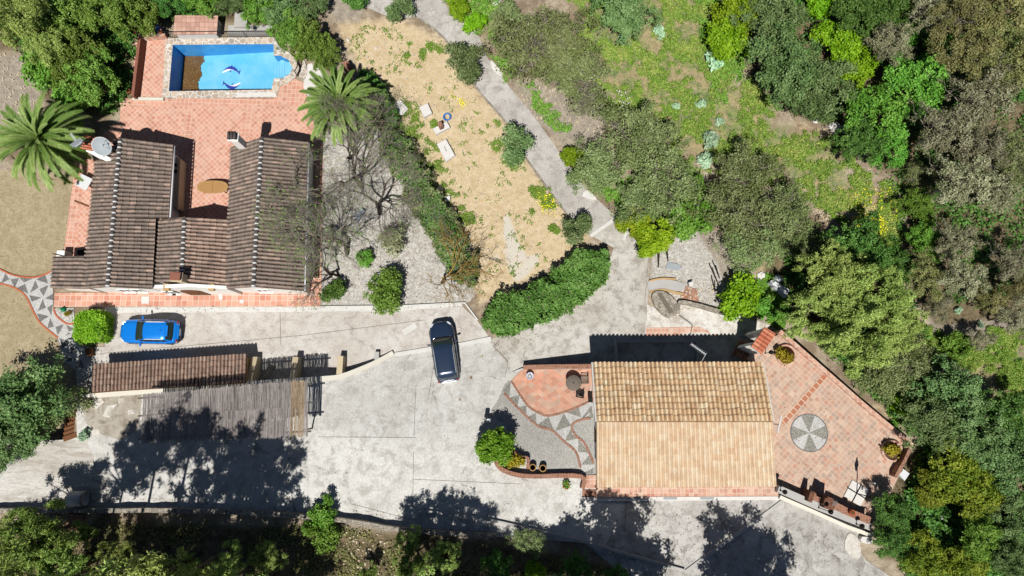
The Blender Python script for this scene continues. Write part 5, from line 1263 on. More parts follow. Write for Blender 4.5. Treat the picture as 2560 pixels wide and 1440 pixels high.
def chair_parts(root, mat_, w=.5, d=.5, h=.45, back=.9):
    def put(mb, nm): o = mb.build(nm, mat_); o.parent = root
    s = MB()
    for k in range(6): s.box((0, -d/2+d*(k+.5)/6, h), (w, d/6*.75, .025))
    put(s, 'seat'); b = MB()
    for k in range(6): b.box((-w/2+w*(k+.5)/6, d/2, (h+back)/2+.05), (w/6*.55, .03, back-h-.1))
    b.box((0, d/2, back), (w+.04, .04, .06)); put(b, 'backrest')
    for sx in (-1, 1):
        for sy in (-1, 1):
            l = MB(); l.beam((sx*(w/2-.03), sy*(d/2-.02), 0), (sx*(w/2-.03), sy*(d/2-.02), back if sy > 0 else h+.2), .045, .045); put(l, 'leg')
        a = MB(); a.box((sx*w/2, 0, h+.22), (.06, d, .03)); put(a, 'armrest')
def terrace_furniture():
    z = zu(*w2(1434, 955, 1.5))+.03; c = P(1434, 957, z+.75)
    t = thing('round_table', 'round grey wooden table on the small brick terrace west of the guest house', 'table', (c.x, c.y, z))
    MB().lathe([(.0, z+.7), (.54, z+.7), (.56, z+.725), (.54, z+.75), (.03, z+.752)], (c.x, c.y, 0), 32).build('tabletop', M['greywood'], t)
    MB().lathe([(.05, z+.752), (.02, z+.76)], (c.x, c.y, 0), 10).build('parasol_hole', M['metal_dark'], t)
    for k in range(4): a = R(45+90*k); MB().beam((c.x+.4*math.cos(a), c.y+.4*math.sin(a), z), (c.x+.32*math.cos(a), c.y+.32*math.sin(a), z+.7), .06, .06).build('leg', M['darkwood'], t)
    for px, py, rz, lab in ((1461, 950, -88, 'grey slatted armchair east of the round table by the wall'), (1450, 985, 170, 'black slatted armchair south-east of the round table')):
        p = P(px, py, z+.45); r_ = thing('garden_chair', lab, 'chair', (p.x, p.y, z), R(rz), 'chairs at the round table'); chair_parts(r_, M['greywood'] if rz < 0 else M['rubber'])
    p = P(1325, 939, z); zz = zu(p.x, p.y)+.03
    pt = thing('glazed_pot', 'blue and white glazed pot of pebbles at the terrace corner', 'pot', (p.x, p.y, zz))
    MB().lathe([(.14, zz), (.2, zz+.15), (.26, zz+.36), (.28, zz+.4), (.23, zz+.4), (.2, zz+.33)], (p.x, p.y, 0), 20).build('bowl', M['glaze'], pt); MB().lathe([(.2, zz+.32), (.0, zz+.35)], (p.x, p.y, 0), 16).build('pebble_fill', M['bedwhite'], pt)
    for px, py, lab in ((1331, 1166, 'wicker barrel planter, left one of two on the pebble yard'), (1356, 1168, 'wicker barrel planter, right one of two on the pebble yard')):
        p = P(px, py, z+.1); zz = zu(p.x, p.y)+.02; b = thing('barrel_planter', lab, 'planter', (p.x, p.y, zz), group='barrel planters on the pebble yard')
        MB().lathe([(.2, zz), (.25, zz+.2), (.26, zz+.32), (.24, zz+.46), (.19, zz+.46), (.2, zz+.38)], (p.x, p.y, 0), 18).build('barrel', M['darkwood'], b); MB().lathe([(.262, zz+.1), (.275, zz+.13), (.262, zz+.16)], (p.x, p.y, 0), 18).build('hoop', M['paletan'], b)
        MB().lathe([(.245, zz+.44), (.25, zz+.475), (.19, zz+.475), (.185, zz+.44)], (p.x, p.y, 0), 18).build('rim', M['paletan'], b); MB().lathe([(.18, zz+.4), (.0, zz+.41)], (p.x, p.y, 0), 14).build('soil', M['soil'], b)
def glaze():
    g = G('blue_glaze'); v = g.vor(9); c = g.mix(g.step(v, .3, .34), L(40, 60, 150), L(220, 224, 236)); return g.bsdf(c, .25, None, spec=.5, coat=.5)
M['glaze'] = glaze()
terrace_furniture()
def slab(name, label, poly, h, mat_, cat, z=None, lip=0.):
    c = at(sum(p[0] for p in poly)/len(poly), sum(p[1] for p in poly)/len(poly)); z0 = c.z if z is None else z
    q = [P(x, y, z0+h) for x, y in poly]; mb = MB(); mb.prism(q, [Vector((p.x, p.y, z0-.06)) for p in q]); o = mb.build(name, mat_); tag(o, label, cat); return o
slab('septic_cover', 'small white square slab nearest the palm in the sandy garden', [(1048, 268), (1069, 258), (1080, 282), (1060, 293)], .32, M['whitestone'], 'slab')
o = slab('septic_cover', 'white slab with a small brick vent pillar standing on it', [(1081, 322), (1117, 304), (1125, 318), (1090, 336)], .3, M['whitestone'], 'slab')
p = P(1101, 312, .65); MB().rbox((p.x, p.y, .47), (.34, .5, .5), R(24), .02).build('pillar', M['brick'], o)
o = slab('septic_cover', 'largest white rectangular slab lying in the sandy garden', [(1092, 360), (1115, 348), (1137, 388), (1115, 404)], .3, M['whitestone'], 'slab')
p = P(1114, 372, .32); MB().beam(p+Vector((-.1, .2, 0)), p+Vector((.06, -.2, 0)), .03, .03).build('handle', M['metal_dark'], o)
slab('stone_slab', 'rough pale stone slab between the palm and the white slabs', [(978, 266), (1000, 248), (1020, 272), (1008, 286), (984, 290)], .18, M['whitestone'], 'slab')
slab('broken_slab', 'small white block half hidden by the long diagonal hedge', [(1112, 492), (1124, 489), (1126, 500), (1114, 503)], .25, M['whitestone'], 'slab')
slab('broken_slab', 'small white chip in the grass below the rough slab', [(1009, 348), (1032, 346), (1028, 352), (1010, 354)], .12, M['whitestone'], 'slab')
slab('brick_pillar', 'low tile capped brick pillar beside the clipped trees east of the pool', [(855, 158), (866, 149), (879, 166), (870, 172)], .9, M['brick'], 'pillar')
slab('stone_terrace_edge', 'curved leaf shaped paving of flat stones beside the pool steps', smoothpx([(757, 150), (748, 190), (760, 196), (767, 185), (766, 165)], 3, True), .1, M['coping'], 'paving')
slab('white_rockery', 'white limewashed rockery between the pool steps and the palm', smoothpx([(770, 160), (800, 165), (812, 195), (790, 215), (770, 240), (758, 210), (768, 185)], 3, True), .22, M['whitestone'], 'rockery')
slab('inspection_cover', 'large white tile set in the terracotta walkway south of the villa', [(354, 741), (373, 741), (372, 759), (353, 759)], .035, M['whitestone'], 'cover', .02)
slab('inspection_cover', 'small white tile in the walkway beside the arched door', [(546, 735), (556, 735), (556, 749), (547, 749)], .035, M['whitestone'], 'cover', .02)
slab('inspection_cover', 'small white tile at the right end of the walkway', [(599, 749), (609, 749), (609, 758), (599, 758)], .035, M['whitestone'], 'cover', .02)
slab('brick_patch', 'worn paved patch of old brick beside the fallen path edge', [(1715, 715), (1742, 724), (1748, 756), (1704, 746)], .06, M['brickpaver'], 'paving')
slab('cistern_mound', 'rounded pale rubble mound with a plank set in it, north of the guest house', smoothpx([(1632, 732), (1660, 728), (1690, 752), (1697, 778), (1672, 794), (1648, 778), (1634, 756)], 3, True), .32, M['stone'], 'mound')
slab('plank', 'weathered plank lying across the rubble mound', [(1645, 736), (1654, 734), (1684, 780), (1675, 784)], .42, M['greywood'], 'plank')
slab('curved_path_slab', 'curved pale concrete step of the old garden path', smoothpx([(1622, 702), (1660, 698), (1705, 706), (1712, 722), (1690, 728), (1650, 722), (1624, 728)], 3, True), .1, M['palegrey'], 'path slab')
strip('curved_edging', smoothpx([(1624, 702), (1655, 696), (1690, 698)], 4), 'l', .12, .16, M['tanwall'])
strip('curved_edging', smoothpx([(1626, 730), (1655, 724), (1690, 731), (1708, 735)], 4), 'l', .14, .16, M['tanwall'])
o = wall_top('rubble_bank', 'dark broken rubble edge running east from the mound', smoothpx([(1696, 783), (1700, 756), (1740, 762), (1790, 776), (1832, 786)], 3), .38, -.1, .3, M['stone'], step=.3)
slab('chimney_block', 'small white block with a dark hole in the grey garden', [(1722, 706), (1733, 704), (1733, 714), (1724, 716)], .5, M['whitestone'], 'block')
slab('white_box', 'small cube shaped white box in dappled shade beside the larger box', [(1936, 692), (1946, 686), (1959, 698), (1950, 708)], .5, M['metal_white'], 'box')
slab('white_box', 'long white box in dappled shade under the pine', [(1922, 706), (1931, 699), (1975, 725), (1964, 745)], .6, M['metal_white'], 'box')
slab('flat_stone', 'flat pale stone on the sandy ground west of the white boxes', [(1892, 686), (1906, 678), (1914, 690), (1898, 702)], .1, M['whitestone'], 'stone')
slab('garden_bench_slab', 'bluish grey stone slab under the bare trees in the gravel garden', [(884, 540), (903, 520), (912, 526), (893, 556)], .3, M['metal_grey'], 'slab')
slab('shadow_sheet', 'bluish grey sheet put in for a shadow on the rough ground below the citrus tree', [(1670, 655), (1694, 660), (1706, 670), (1692, 676), (1664, 670)], .05, M['metal_grey'], 'sheet')  # thin grey sheet added to stand in for a shadow on the ground
o = slab('tree_planter', 'square brick planter on the gravel beside the villa', [(812, 582), (829, 582), (829, 604), (812, 604)], .28, M['whitestone'], 'planter'); q = [P(x, y, .29) for x, y in ((815, 585), (826, 585), (826, 598), (815, 598))]; MB().prism(q, [p-Vector((0, 0, .1)) for p in q]).build('soil', M['terracotta'], o)
slab('chalk_rock', 'flat white chalky outcrop at the lower end of the terrace wall', smoothpx([(2118, 1338), (2130, 1334), (2148, 1352), (2152, 1390), (2138, 1398), (2112, 1372)], 2, True), .07, M['whiteground'], 'rock')
slab('chalk_rock', 'small white boulder beside the end of the terrace wall', smoothpx([(2156, 1342), (2180, 1346), (2178, 1360), (2154, 1356)], 2, True), .4, M['whitestone'], 'boulder')
slab('white_cover', 'white square lid outside the east corner of the terrace', [(2244, 1182), (2258, 1172), (2274, 1184), (2262, 1202)], .5, M['metal_white'], 'lid')
slab('roadside_slab', 'bright white painted edge stone beside the upper path', smoothpx([(1226, 150), (1238, 160), (1260, 188), (1250, 190), (1230, 172)], 2, True), .12, M['whitestone'], 'edge stone', 0)
slab('roadside_slab', 'white painted edge stone on the lower path under the olive', smoothpx([(1455, 490), (1468, 474), (1490, 494), (1486, 500)], 2, True), .1, M['whitestone'], 'edge stone', 0)
def white_table(name, label, c, s, rz, h, z, mat_=None):
    p = P(*c, z+h); r_ = thing(name, label, 'table', (p.x, p.y, z), rz); mt = mat_ or M['metal_white']
    o = MB().rbox((0, 0, h-.02), (s, s, .04), 0, .015).build('tabletop', mt); o.parent = r_
    for a in (-1, 1):
        for b in (-1, 1): o = MB().beam((a*s*.4, b*s*.4, 0), (a*s*.4, b*s*.4, h-.04), .05, .05).build('leg', mt); o.parent = r_
white_table('side_table', 'square white table turned askew beside the west wall of the villa', (209, 455), 1.0, R(-25), .72, .03)
def misc():
    a, b = P(186, 502, .06), P(222, 516, .06); o = MB().beam(a, b, .12, .05).build('plank', M['wood']); tag(o, 'thin brown plank lying on the narrow patio west of the villa', 'plank')
    p = P(151, 634, .9); o = MB().rbox((p.x, p.y, .45), (.6, .5, .9), 0, .03).build('gate_pillar', M['white']); tag(o, 'short white pillar at the lean-to end beside the iron railing', 'pillar')
    p = P(201, 628, .8); r_ = thing('shadow_block', 'black block put in for the dark shadow in the corner by the lean-to', 'barbecue', (p.x, p.y, .03))  # invented black solid where only a cast shadow lies
    MB().rbox((p.x, p.y, .5), (.62, .5, .5), 0, .08).build('lid', M['rubber'], r_); MB().rbox((p.x, p.y, .18), (.5, .4, .3), 0, .03).build('cabinet', M['metal_dark'], r_); MB().beam((p.x-.4, p.y, .6), (p.x+.4, p.y, .6), .1, .03).build('shadow_bar', M['metal_dark'], r_)  # lid and cabinet are dark shapes filling in for that shadow
    # pool corner pots, pole and blue chair
    for px, py, lab in ((337, 84, 'terracotta pot at the north-west corner of the pool deck'), (359, 102, 'terracotta pot lying on the deck tiles near the balustrade'), (404, 82, 'terracotta pot on the low wall near the blue chair'), (325, 231, 'terracotta pot at the south end of the balustrade')):
        z = {337: .85, 359: .05, 404: .62, 325: .3}[px]; p = P(px, py, z); r_ = thing('plant_pot', lab, 'pot', (p.x, p.y, z-.02), group='pots round the pool deck')
        MB().lathe([(.09, z-.02), (.15, z+.22), (.17, z+.26), (.14, z+.26), (.12, z+.2)], (p.x, p.y, 0), 16).build('pot', M['terracotta'], r_); MB().lathe([(.12, z+.2), (0, z+.21)], (p.x, p.y, 0), 12).build('soil', M['soil'], r_)
    p = P(397, 76, .5); r_ = thing('pool_chair', 'light blue plastic chair behind the pool deck corner', 'chair', (p.x, p.y, 0.0), R(20)); 
    def put(mb, nm, mt=M['plastic_blue']): o = mb.build(nm, mt); o.parent = r_
    put(MB().rbox((0, 0, .42), (.46, .44, .04), 0, .015), 'seat'); b = MB()
    for k in range(5): b.box((-.18+.09*k, .2, .66), (.05, .03, .42))
    b.box((0, .2, .88), (.46, .04, .05)); put(b, 'backrest')
    for sx in (-.19, .19):
        for sy in (-.18, .18): put(MB().beam((sx, sy, 0), (sx, sy, .42), .04, .04), 'leg')
    o = MB().tube([P(408, 78, .7), P(440, 82, .5)], .03, 6).build('cleaning_pole', M['metal_white']); tag(o, 'white cleaning pole propped near the pump house', 'pole')
    # blue hose coil in the sandy garden
    c = P(1118, 293, .1); pts = [c+Vector((math.cos(t)*(.27+.06*math.sin(t*.7)), math.sin(t)*(.27+.05*math.cos(t*.6)), .03+.012*t/6)) for t in np.linspace(0, 6.28*4, 80)]
    o = MB().tube(pts, .022, 6).build('garden_hose', plain('hose_blue', L(70, 140, 220), .5, .2, 4.)); tag(o, 'coiled blue garden hose beside the brick vent pillar', 'hose')
    # culvert pipe
    a, b = P(175, 1247, 1.95), P(214, 1247, 1.95); r_ = thing('concrete_pipe', 'whitewashed concrete pipe lying at the edge of the lower yard', 'pipe', (a.x, a.y, PLAT)); d = (b-a).normalized()
    M4 = Matrix.Translation(a) @ d.to_track_quat('Z', 'Y').to_matrix().to_4x4(); mm = MB(); ln = (b-a).length; mm.lathe([(.44, 0), (.52, 0), (.52, ln), (.44, ln), (.44, .02)], n=24)
    pb = MB(); pb.add([M4 @ Vector(v) for v in mm.v], [f for f in mm.f if len(f) == 4], 0, True); pb.build('pipe_wall', M['whitestone'], r_)
    rm = MB(); mm = MB(); mm.lathe([(.43, ln-.1), (.55, ln-.1), (.55, ln+.02), (.43, ln+.02)], n=24); rm.add([M4 @ Vector(v) for v in mm.v], [f for f in mm.f if len(f) == 4], 0, True); rm.build('socket', M['stone'], r_)
    # terracotta oil jar and frog figurine by the topiary
    p = P(157, 774, .2); r_ = thing('garden_figurine', 'small green garden frog figurine on the white gravel bed', 'figurine', (p.x, p.y, .02)); g = M['frog']
    MB().lathe([(.05, .02), (.15, .06), (.17, .14), (.12, .24), (.05, .28)], (p.x, p.y, 0), 14).build('frog_body', g, r_); MB().lathe([(.05, .24), (.1, .28), (.1, .34), (.04, .38)], (p.x-.06, p.y+.04, 0), 12).build('head', g, r_)
    for sx, sy in ((-.16, -.1), (.14, -.12), (-.15, .14), (.15, .12)): MB().rbox((p.x+sx, p.y+sy, .05), (.12, .08, .06), math.atan2(sy, sx), .02).build('leg', g, r_)
    p = P(224, 880, .3); o = MB().rbox((p.x, p.y, .25), (.4, .6, .5), R(12), .03).build('wooden_crate', M['wood']); tag(o, 'brown wooden crate between the topiary and the lean-to', 'crate')
    p = P(1240, 1046, .9); zz = zu(p.x, p.y)
    r_ = thing('water_meter_box', 'black and white meter box in the shade behind the round tree', 'meter box', (p.x, p.y, zz)); q = P(1222, 1052, zz+.7); MB().rbox((q.x, q.y, zz+.35), (.3, .3, .7), 0, .03).build('post', M['metal_white'], r_); q = P(1216, 1040, zz+.75); MB().rbox((q.x, q.y, zz+.5), (.3, .25, .5), 0, .03).build('cabinet', M['rubber'], r_)
    # fence of dark poles in the rough garden
    for a, b, lab in (((1650, 622), (1646, 668), 'dark leaning pole nearest the citrus trunk'), ((1670, 622), (1670, 652), 'dark short pole right of the citrus trunk'), ((1782, 668), (1796, 710), 'dark thin pole at the left edge of the bright green bush'), ((1791, 662), (1799, 694), 'dark thin pole closest to the olive above the bright green bush'), ((1788, 700), (1788, 730), 'dark upright stake at the gravel edge')):
        A, B = P(*a, 1.2), P(*b, .0); A.z = 1.0; o = MB().tube([Vector((B.x, B.y, zl(B.x, B.y)-.05)), A], .05, 6).build('fence_pole', M['darkwood']); tag(o, lab, 'pole', 'dark poles in the rough garden')
def frog(): return plain('frog_green', L(20, 140, 90), .4, .3, 9.)
M['frog'] = frog()
misc()
# ---------------------------------------------------------------- big terrace things
def east_things():
    zt = PLAT+.02
    # gate pier with little orange roof
    r_ = thing('gate_roof', 'little orange barrel tiled roof over the stair gate of the big terrace', 'gate', P(1912, 856, zt))
    z = zt+2.2; a, b, c, d = P(1877, 866, z-.1), P(1904, 885, z-.1), P(1940, 835, z+.15), P(1912, 817, z+.15)
    mb = MB(); tile_slope(mb, a, d, b, c, row=.27, course=.4, amp=.075, seed=61); mb.build('roof', [M['roof_orange'], M['wood']], r_)
    w = MB()
    for p, q in ((a, b), (d, c)):
        k = (Vector(((a+c)/2))-(p+q)/2).normalized()*.25; p2, q2 = p+k, q+k
        ring = [p2-Vector((0, 0, .15)), q2-Vector((0, 0, .15)), Vector((q2.x, q2.y, .3)), Vector((p2.x, p2.y, .3))]; t = k.normalized()*.13; t.z = 0; w.prism([v+t for v in ring], [v-t for v in ring])
    w.build('pier', M['white'], r_)
    def lamp(px, py, base_z, lab, h=1.3, arm=None):
        p = P(px, py, base_z); r2 = thing('lamp_post', lab, 'lamp', (p.x, p.y, base_z), group='black lantern posts on the terrace walls')
        MB().tube([p, p+Vector((0, 0, h))], .025, 6).build('post', M['metal_dark'], r2); MB().lathe([(.06, 0), (.05, .06), (.03, .08)], p, 10).build('base', M['metal_dark'], r2)
        MB().lathe([(.05, h), (.12, h+.04), (.15, h+.25), (.17, h+.27), (.1, h+.36), (.02, h+.42)], p, 8).build('lantern', M['metal_dark'], r2)
    lamp(1951, 1226, zt+.85, 'black lantern post at the west end of the terrace south wall', .55)
    lamp(2047, 1269, zt+.85, 'tallest black lantern post beside the barbecue', 1.55)
    lamp(2141, 1310, zt+.85, 'black lantern post at the east end of the terrace south wall', .55)
    lamp(1913, 883, zt, 'small black lantern at the foot of the orange gate roof', .9)
    # barbecue
    r_ = thing('barbecue', 'brown brick barbecue with two piers against the terrace south wall', 'barbecue', P(2040, 1240, zt)); B = M['brickdark']
    d = (P(2178, 1318, zt)-P(1946, 1222, zt)).normalized(); rz = math.atan2(d.y, d.x)
    def bx(px, py, z, dims, nm, mt): p = P(px, py, z+dims[2]/2); MB().rbox((p.x, p.y, z+dims[2]/2), dims, rz, .015).build(nm, mt, r_)
    bx(2018, 1238, zt, (.32, .75, 1.35), 'pier', B); bx(2060, 1254, zt, (.45, .8, 1.55), 'pier', B); bx(2038, 1247, zt, (.7, .7, .8), 'hearth', M['brick']); bx(2073, 1262, zt, (.35, .6, 1.0), 'side_shelf', B)
    p = P(2062, 1254, zt+1.7); MB().rbox((p.x+.02, p.y, zt+1.75), (.36, .5, .4), rz, .03).build('hood', B, r_)
    gr = MB(); p = P(2084, 1258, zt+1.02)
    for k in range(7): gr.tube([p+Vector((-.24+.08*k, -.16, 0)), p+Vector((-.24+.08*k, .16, 0))], .012, 4)
    gr.build('grill', M['metal_grey'], r_)
    # cantilever parasol, folded, on a four slab base
    c = P(2141, 1233, zt+.06); r_ = thing('parasol', 'folded cantilever parasol on a base of four white slabs', 'parasol', (c.x, c.y, zt)); a0 = R(-32)
    for i in (-1, 1):
        for j in (-1, 1):
            v = Matrix.Rotation(a0, 3, 'Z') @ Vector((i*.335, j*.335, 0)); MB().rbox((c.x+v.x, c.y+v.y, zt+.045), (.645, .645, .08), a0, .02).build('base_slab', M['whitestone'], r_)
    cr = MB()
    for k in (0, 1): v = Matrix.Rotation(a0+R(90*k), 3, 'Z') @ Vector((.72, 0, 0)); cr.beam(c-v+Vector((0, 0, .05)), c+v+Vector((0, 0, .05)), .06, .05)
    cr.build('cross_foot', M['metal_dark'], r_)
    top = c+Vector((0, 0, 2.3)); MB().tube([c, top], .035, 8).build('mast', M['metal_dark'], r_)
    hub = P(2186, 1208, zt+2.55); mid = top.lerp(hub, .5)+Vector((0, 0, .2)); ar = MB(); ar.tube([top-Vector((0, 0, .5)), mid, hub], .03, 6); ar.tube([top, mid], .02, 6); ar.build('arm', M['metal_dark'], r_)
    low = hub+Vector((0, 0, -1.5)); cn = MB()
    for k in range(8):
        t = 2*math.pi*k/8; cn.tube([hub+Vector((.03*math.cos(t), .03*math.sin(t), -.05)), (hub+low)/2+Vector((.10*math.cos(t), .10*math.sin(t), 0)), low+Vector((.05*math.cos(t), .05*math.sin(t), 0))], [.02, .05, .015], 5)
    cn.build('folded_canopy', M['greywood'], r_); MB().lathe([(.02, -.1), (.06, 0), (.05, .08), (.01, .12)], hub, 10).build('hub', M['metal_white'], r_)
    p = P(2129, 1281, zt+1.1); r2 = thing('plant_pot', 'round orange terracotta pot on the bench wall', 'pot', (p.x, p.y, zt+.97)); zz = zt+.97
    MB().lathe([(.12, zz), (.22, zz+.12), (.23, zz+.22), (.17, zz+.32), (.19, zz+.36), (.15, zz+.36), (.13, zz+.3)], (p.x, p.y, 0), 20).build('pot', M['terracotta'], r2); MB().lathe([(.13, zz+.3), (0, zz+.31)], (p.x, p.y, 0), 12).build('soil', M['soil'], r2)
    # round tree wells
    for px, py, lab in ((1964, 887, 'round brick tree well with a yellow green shrub near the gate roof'), (2228, 1127, 'round brick tree well with a yellow green shrub at the east corner')):
        p = P(px, py, zt); r2 = thing('tree_well', lab, 'tree well', (p.x, p.y, zt), group='tree wells in the big terrace'); 
        MB().lathe([(.62, zt), (.62, zt+.22), (.76, zt+.22), (.76, zt-.02)], (p.x, p.y, 0), 32).build('ring', M['tile_plinth'], r2); MB().lathe([(.63, zt+.06), (.0, zt+.09)], (p.x, p.y, 0), 24).build('soil', M['soil'], r2)
M['brickdark'] = tiles('dark_brick', .22, R(-20), [L(112, 72, 52), L(134, 88, 64), L(96, 62, 46)], L(150, 120, 100), .05, .3)
east_things()
# ---------------------------------------------------------------- plants
NR = np.random.default_rng(11)
def unit(n, rng, zmin=-1.):
    v = rng.normal(size=(int(n*2.6)+20, 3)); v /= np.linalg.norm(v, axis=1)[:, None]; v = v[v[:, 2] > zmin][:n]
    while len(v) < n: v = np.concatenate([v, v])[:n]
    return v
def leafmesh(name, c, nrm, size, tint, aspect=1.6, axis=None, bend=.25):
    """one pointed leaf (two triangles folded on the midrib) per centre"""
    n = len(c); rng = NR
    nrm = nrm/np.linalg.norm(nrm, axis=1)[:, None]
    a = rng.normal(size=(n, 3)) if axis is None else axis+rng.normal(size=(n, 3))*.25
    a -= nrm*np.sum(a*nrm, 1)[:, None]; a /= np.linalg.norm(a, axis=1)[:, None]+1e-9
    b = np.cross(nrm, a); s = size[:, None]
    p0 = c-a*s*aspect*.5; p1 = c+b*s*.5+nrm*s*bend*.4; p2 = c+a*s*aspect*.5; p3 = c-b*s*.5+nrm*s*bend*.4
    V = np.stack([p0, p1, p2, p3], 1).reshape(-1, 3)
    me = bpy.data.meshes.new(name); me.vertices.add(4*n); me.vertices.foreach_set('co', V.ravel().astype(np.float32))
    i = np.arange(n)*4; F = np.stack([i, i+1, i+2, i+3], 1).astype(np.int32)
    me.loops.add(4*n); me.polygons.add(n); me.loops.foreach_set('vertex_index', F.ravel()); me.polygons.foreach_set('loop_start', np.arange(0, 4*n, 4, dtype=np.int32))
    t = me.attributes.new('tint', 'FLOAT', 'FACE'); t.data.foreach_set('value', np.clip(tint, 0, 1).astype(np.float32))
    me.update(); return me
def crown(rng, Rr, Rz, nl, lr, nc, cr, nleaf, size, up=.35, aspect=1.6, zmin=-.35, elong=None, gap=None, gf=.9, wild=.0):
    """leaf clumps on lobes spread through a crown ellipsoid"""
    d = unit(nl, rng, -.25); rad = rng.uniform(.4, 1., nl); az = np.arctan2(d[:, 1], d[:, 0]); o1, o2, o3 = rng.uniform(0, 6.28, 3)
    irr = 1+wild*(.5*np.sin(az*2+o1)+.35*np.sin(az*3+o2)+.3*np.sin(az*5+o3)); out = rng.random(nl) < .22*min(1, wild*3)
    rad = rad*irr*np.where(out, 1.18, 1.); lrs = lr*rng.uniform(.65, 1.25, nl)*np.where(out, .7, 1.)
    L0 = d*rad[:, None]*np.array([Rr-lr*.6, Rr-lr*.6, Rz-lr*.6]); L0[:, 2] *= rng.uniform(.6, 1.2, nl)*np.where(out, .6, 1.); ltint = rng.uniform(-.2, .2, nl)
    li = np.repeat(np.arange(nl), nc); dd = unit(nl*nc, rng, zmin)
    Cc = L0[li]+dd*(lrs[li]*rng.uniform(.72, 1.05, nl*nc))[:, None]
    ct = ltint[li]+rng.uniform(-.16, .16, nl*nc)
    gp = gap if gap is not None else -1
    nz = np.array([mnoise.noise(Vector((a*gf, b*gf, c_*gf))) for a, b, c_ in Cc]); kp = nz > gp; Cc, ct, dd = Cc[kp], ct[kp]+nz[kp]*.25, dd[kp]
    k = np.repeat(np.arange(len(Cc)), nleaf); off = rng.normal(size=(len(k), 3))*cr
    if elong is not None: off = off*np.array(elong)
    c = Cc[k]+off
    nrm = dd[k]*.7+rng.normal(size=c.shape)*.6+np.array([0, 0, up])
    t = .5+ct[k]+rng.normal(size=len(k))*.13
    sz = size*rng.uniform(.65, 1.3, len(k))
    return c, nrm, sz, t, L0, lrs
def limbs(mb, L0, lrs, C0, base_h, r0, rng, n=99, twigs=0, m=0):
    """trunk from the ground to the crown base, one tapering limb to each lobe"""
    fork = Vector((0, 0, base_h)); g = Vector((0, 0, -.15))
    mb.tube([g, Vector((rng.normal()*.06, rng.normal()*.06, base_h*.5)), fork], [r0*1.25, r0, r0*.85], 8, m)
    for i in range(min(n, len(L0))):
        e = Vector(L0[i])+Vector((0, 0, C0)); mid = fork.lerp(e, .5)+Vector((rng.normal()*.15, rng.normal()*.15, .12))
        mb.tube([fork, mid, e], [r0*.55, r0*.32, r0*.12], 5, m)
        for t in range(twigs):
            s = mid.lerp(e, rng.uniform(.1, 1.)); v = Vector(rng.normal(size=3)); v.z = abs(v.z)*.5+.2; v.normalize()
            f = s+v*lrs[i]*rng.uniform(.8, 1.35); mb.tube([s, s.lerp(f, .5)+Vector(rng.normal(size=3))*.1, f], [r0*.13, r0*.09, r0*.05], 4, m)
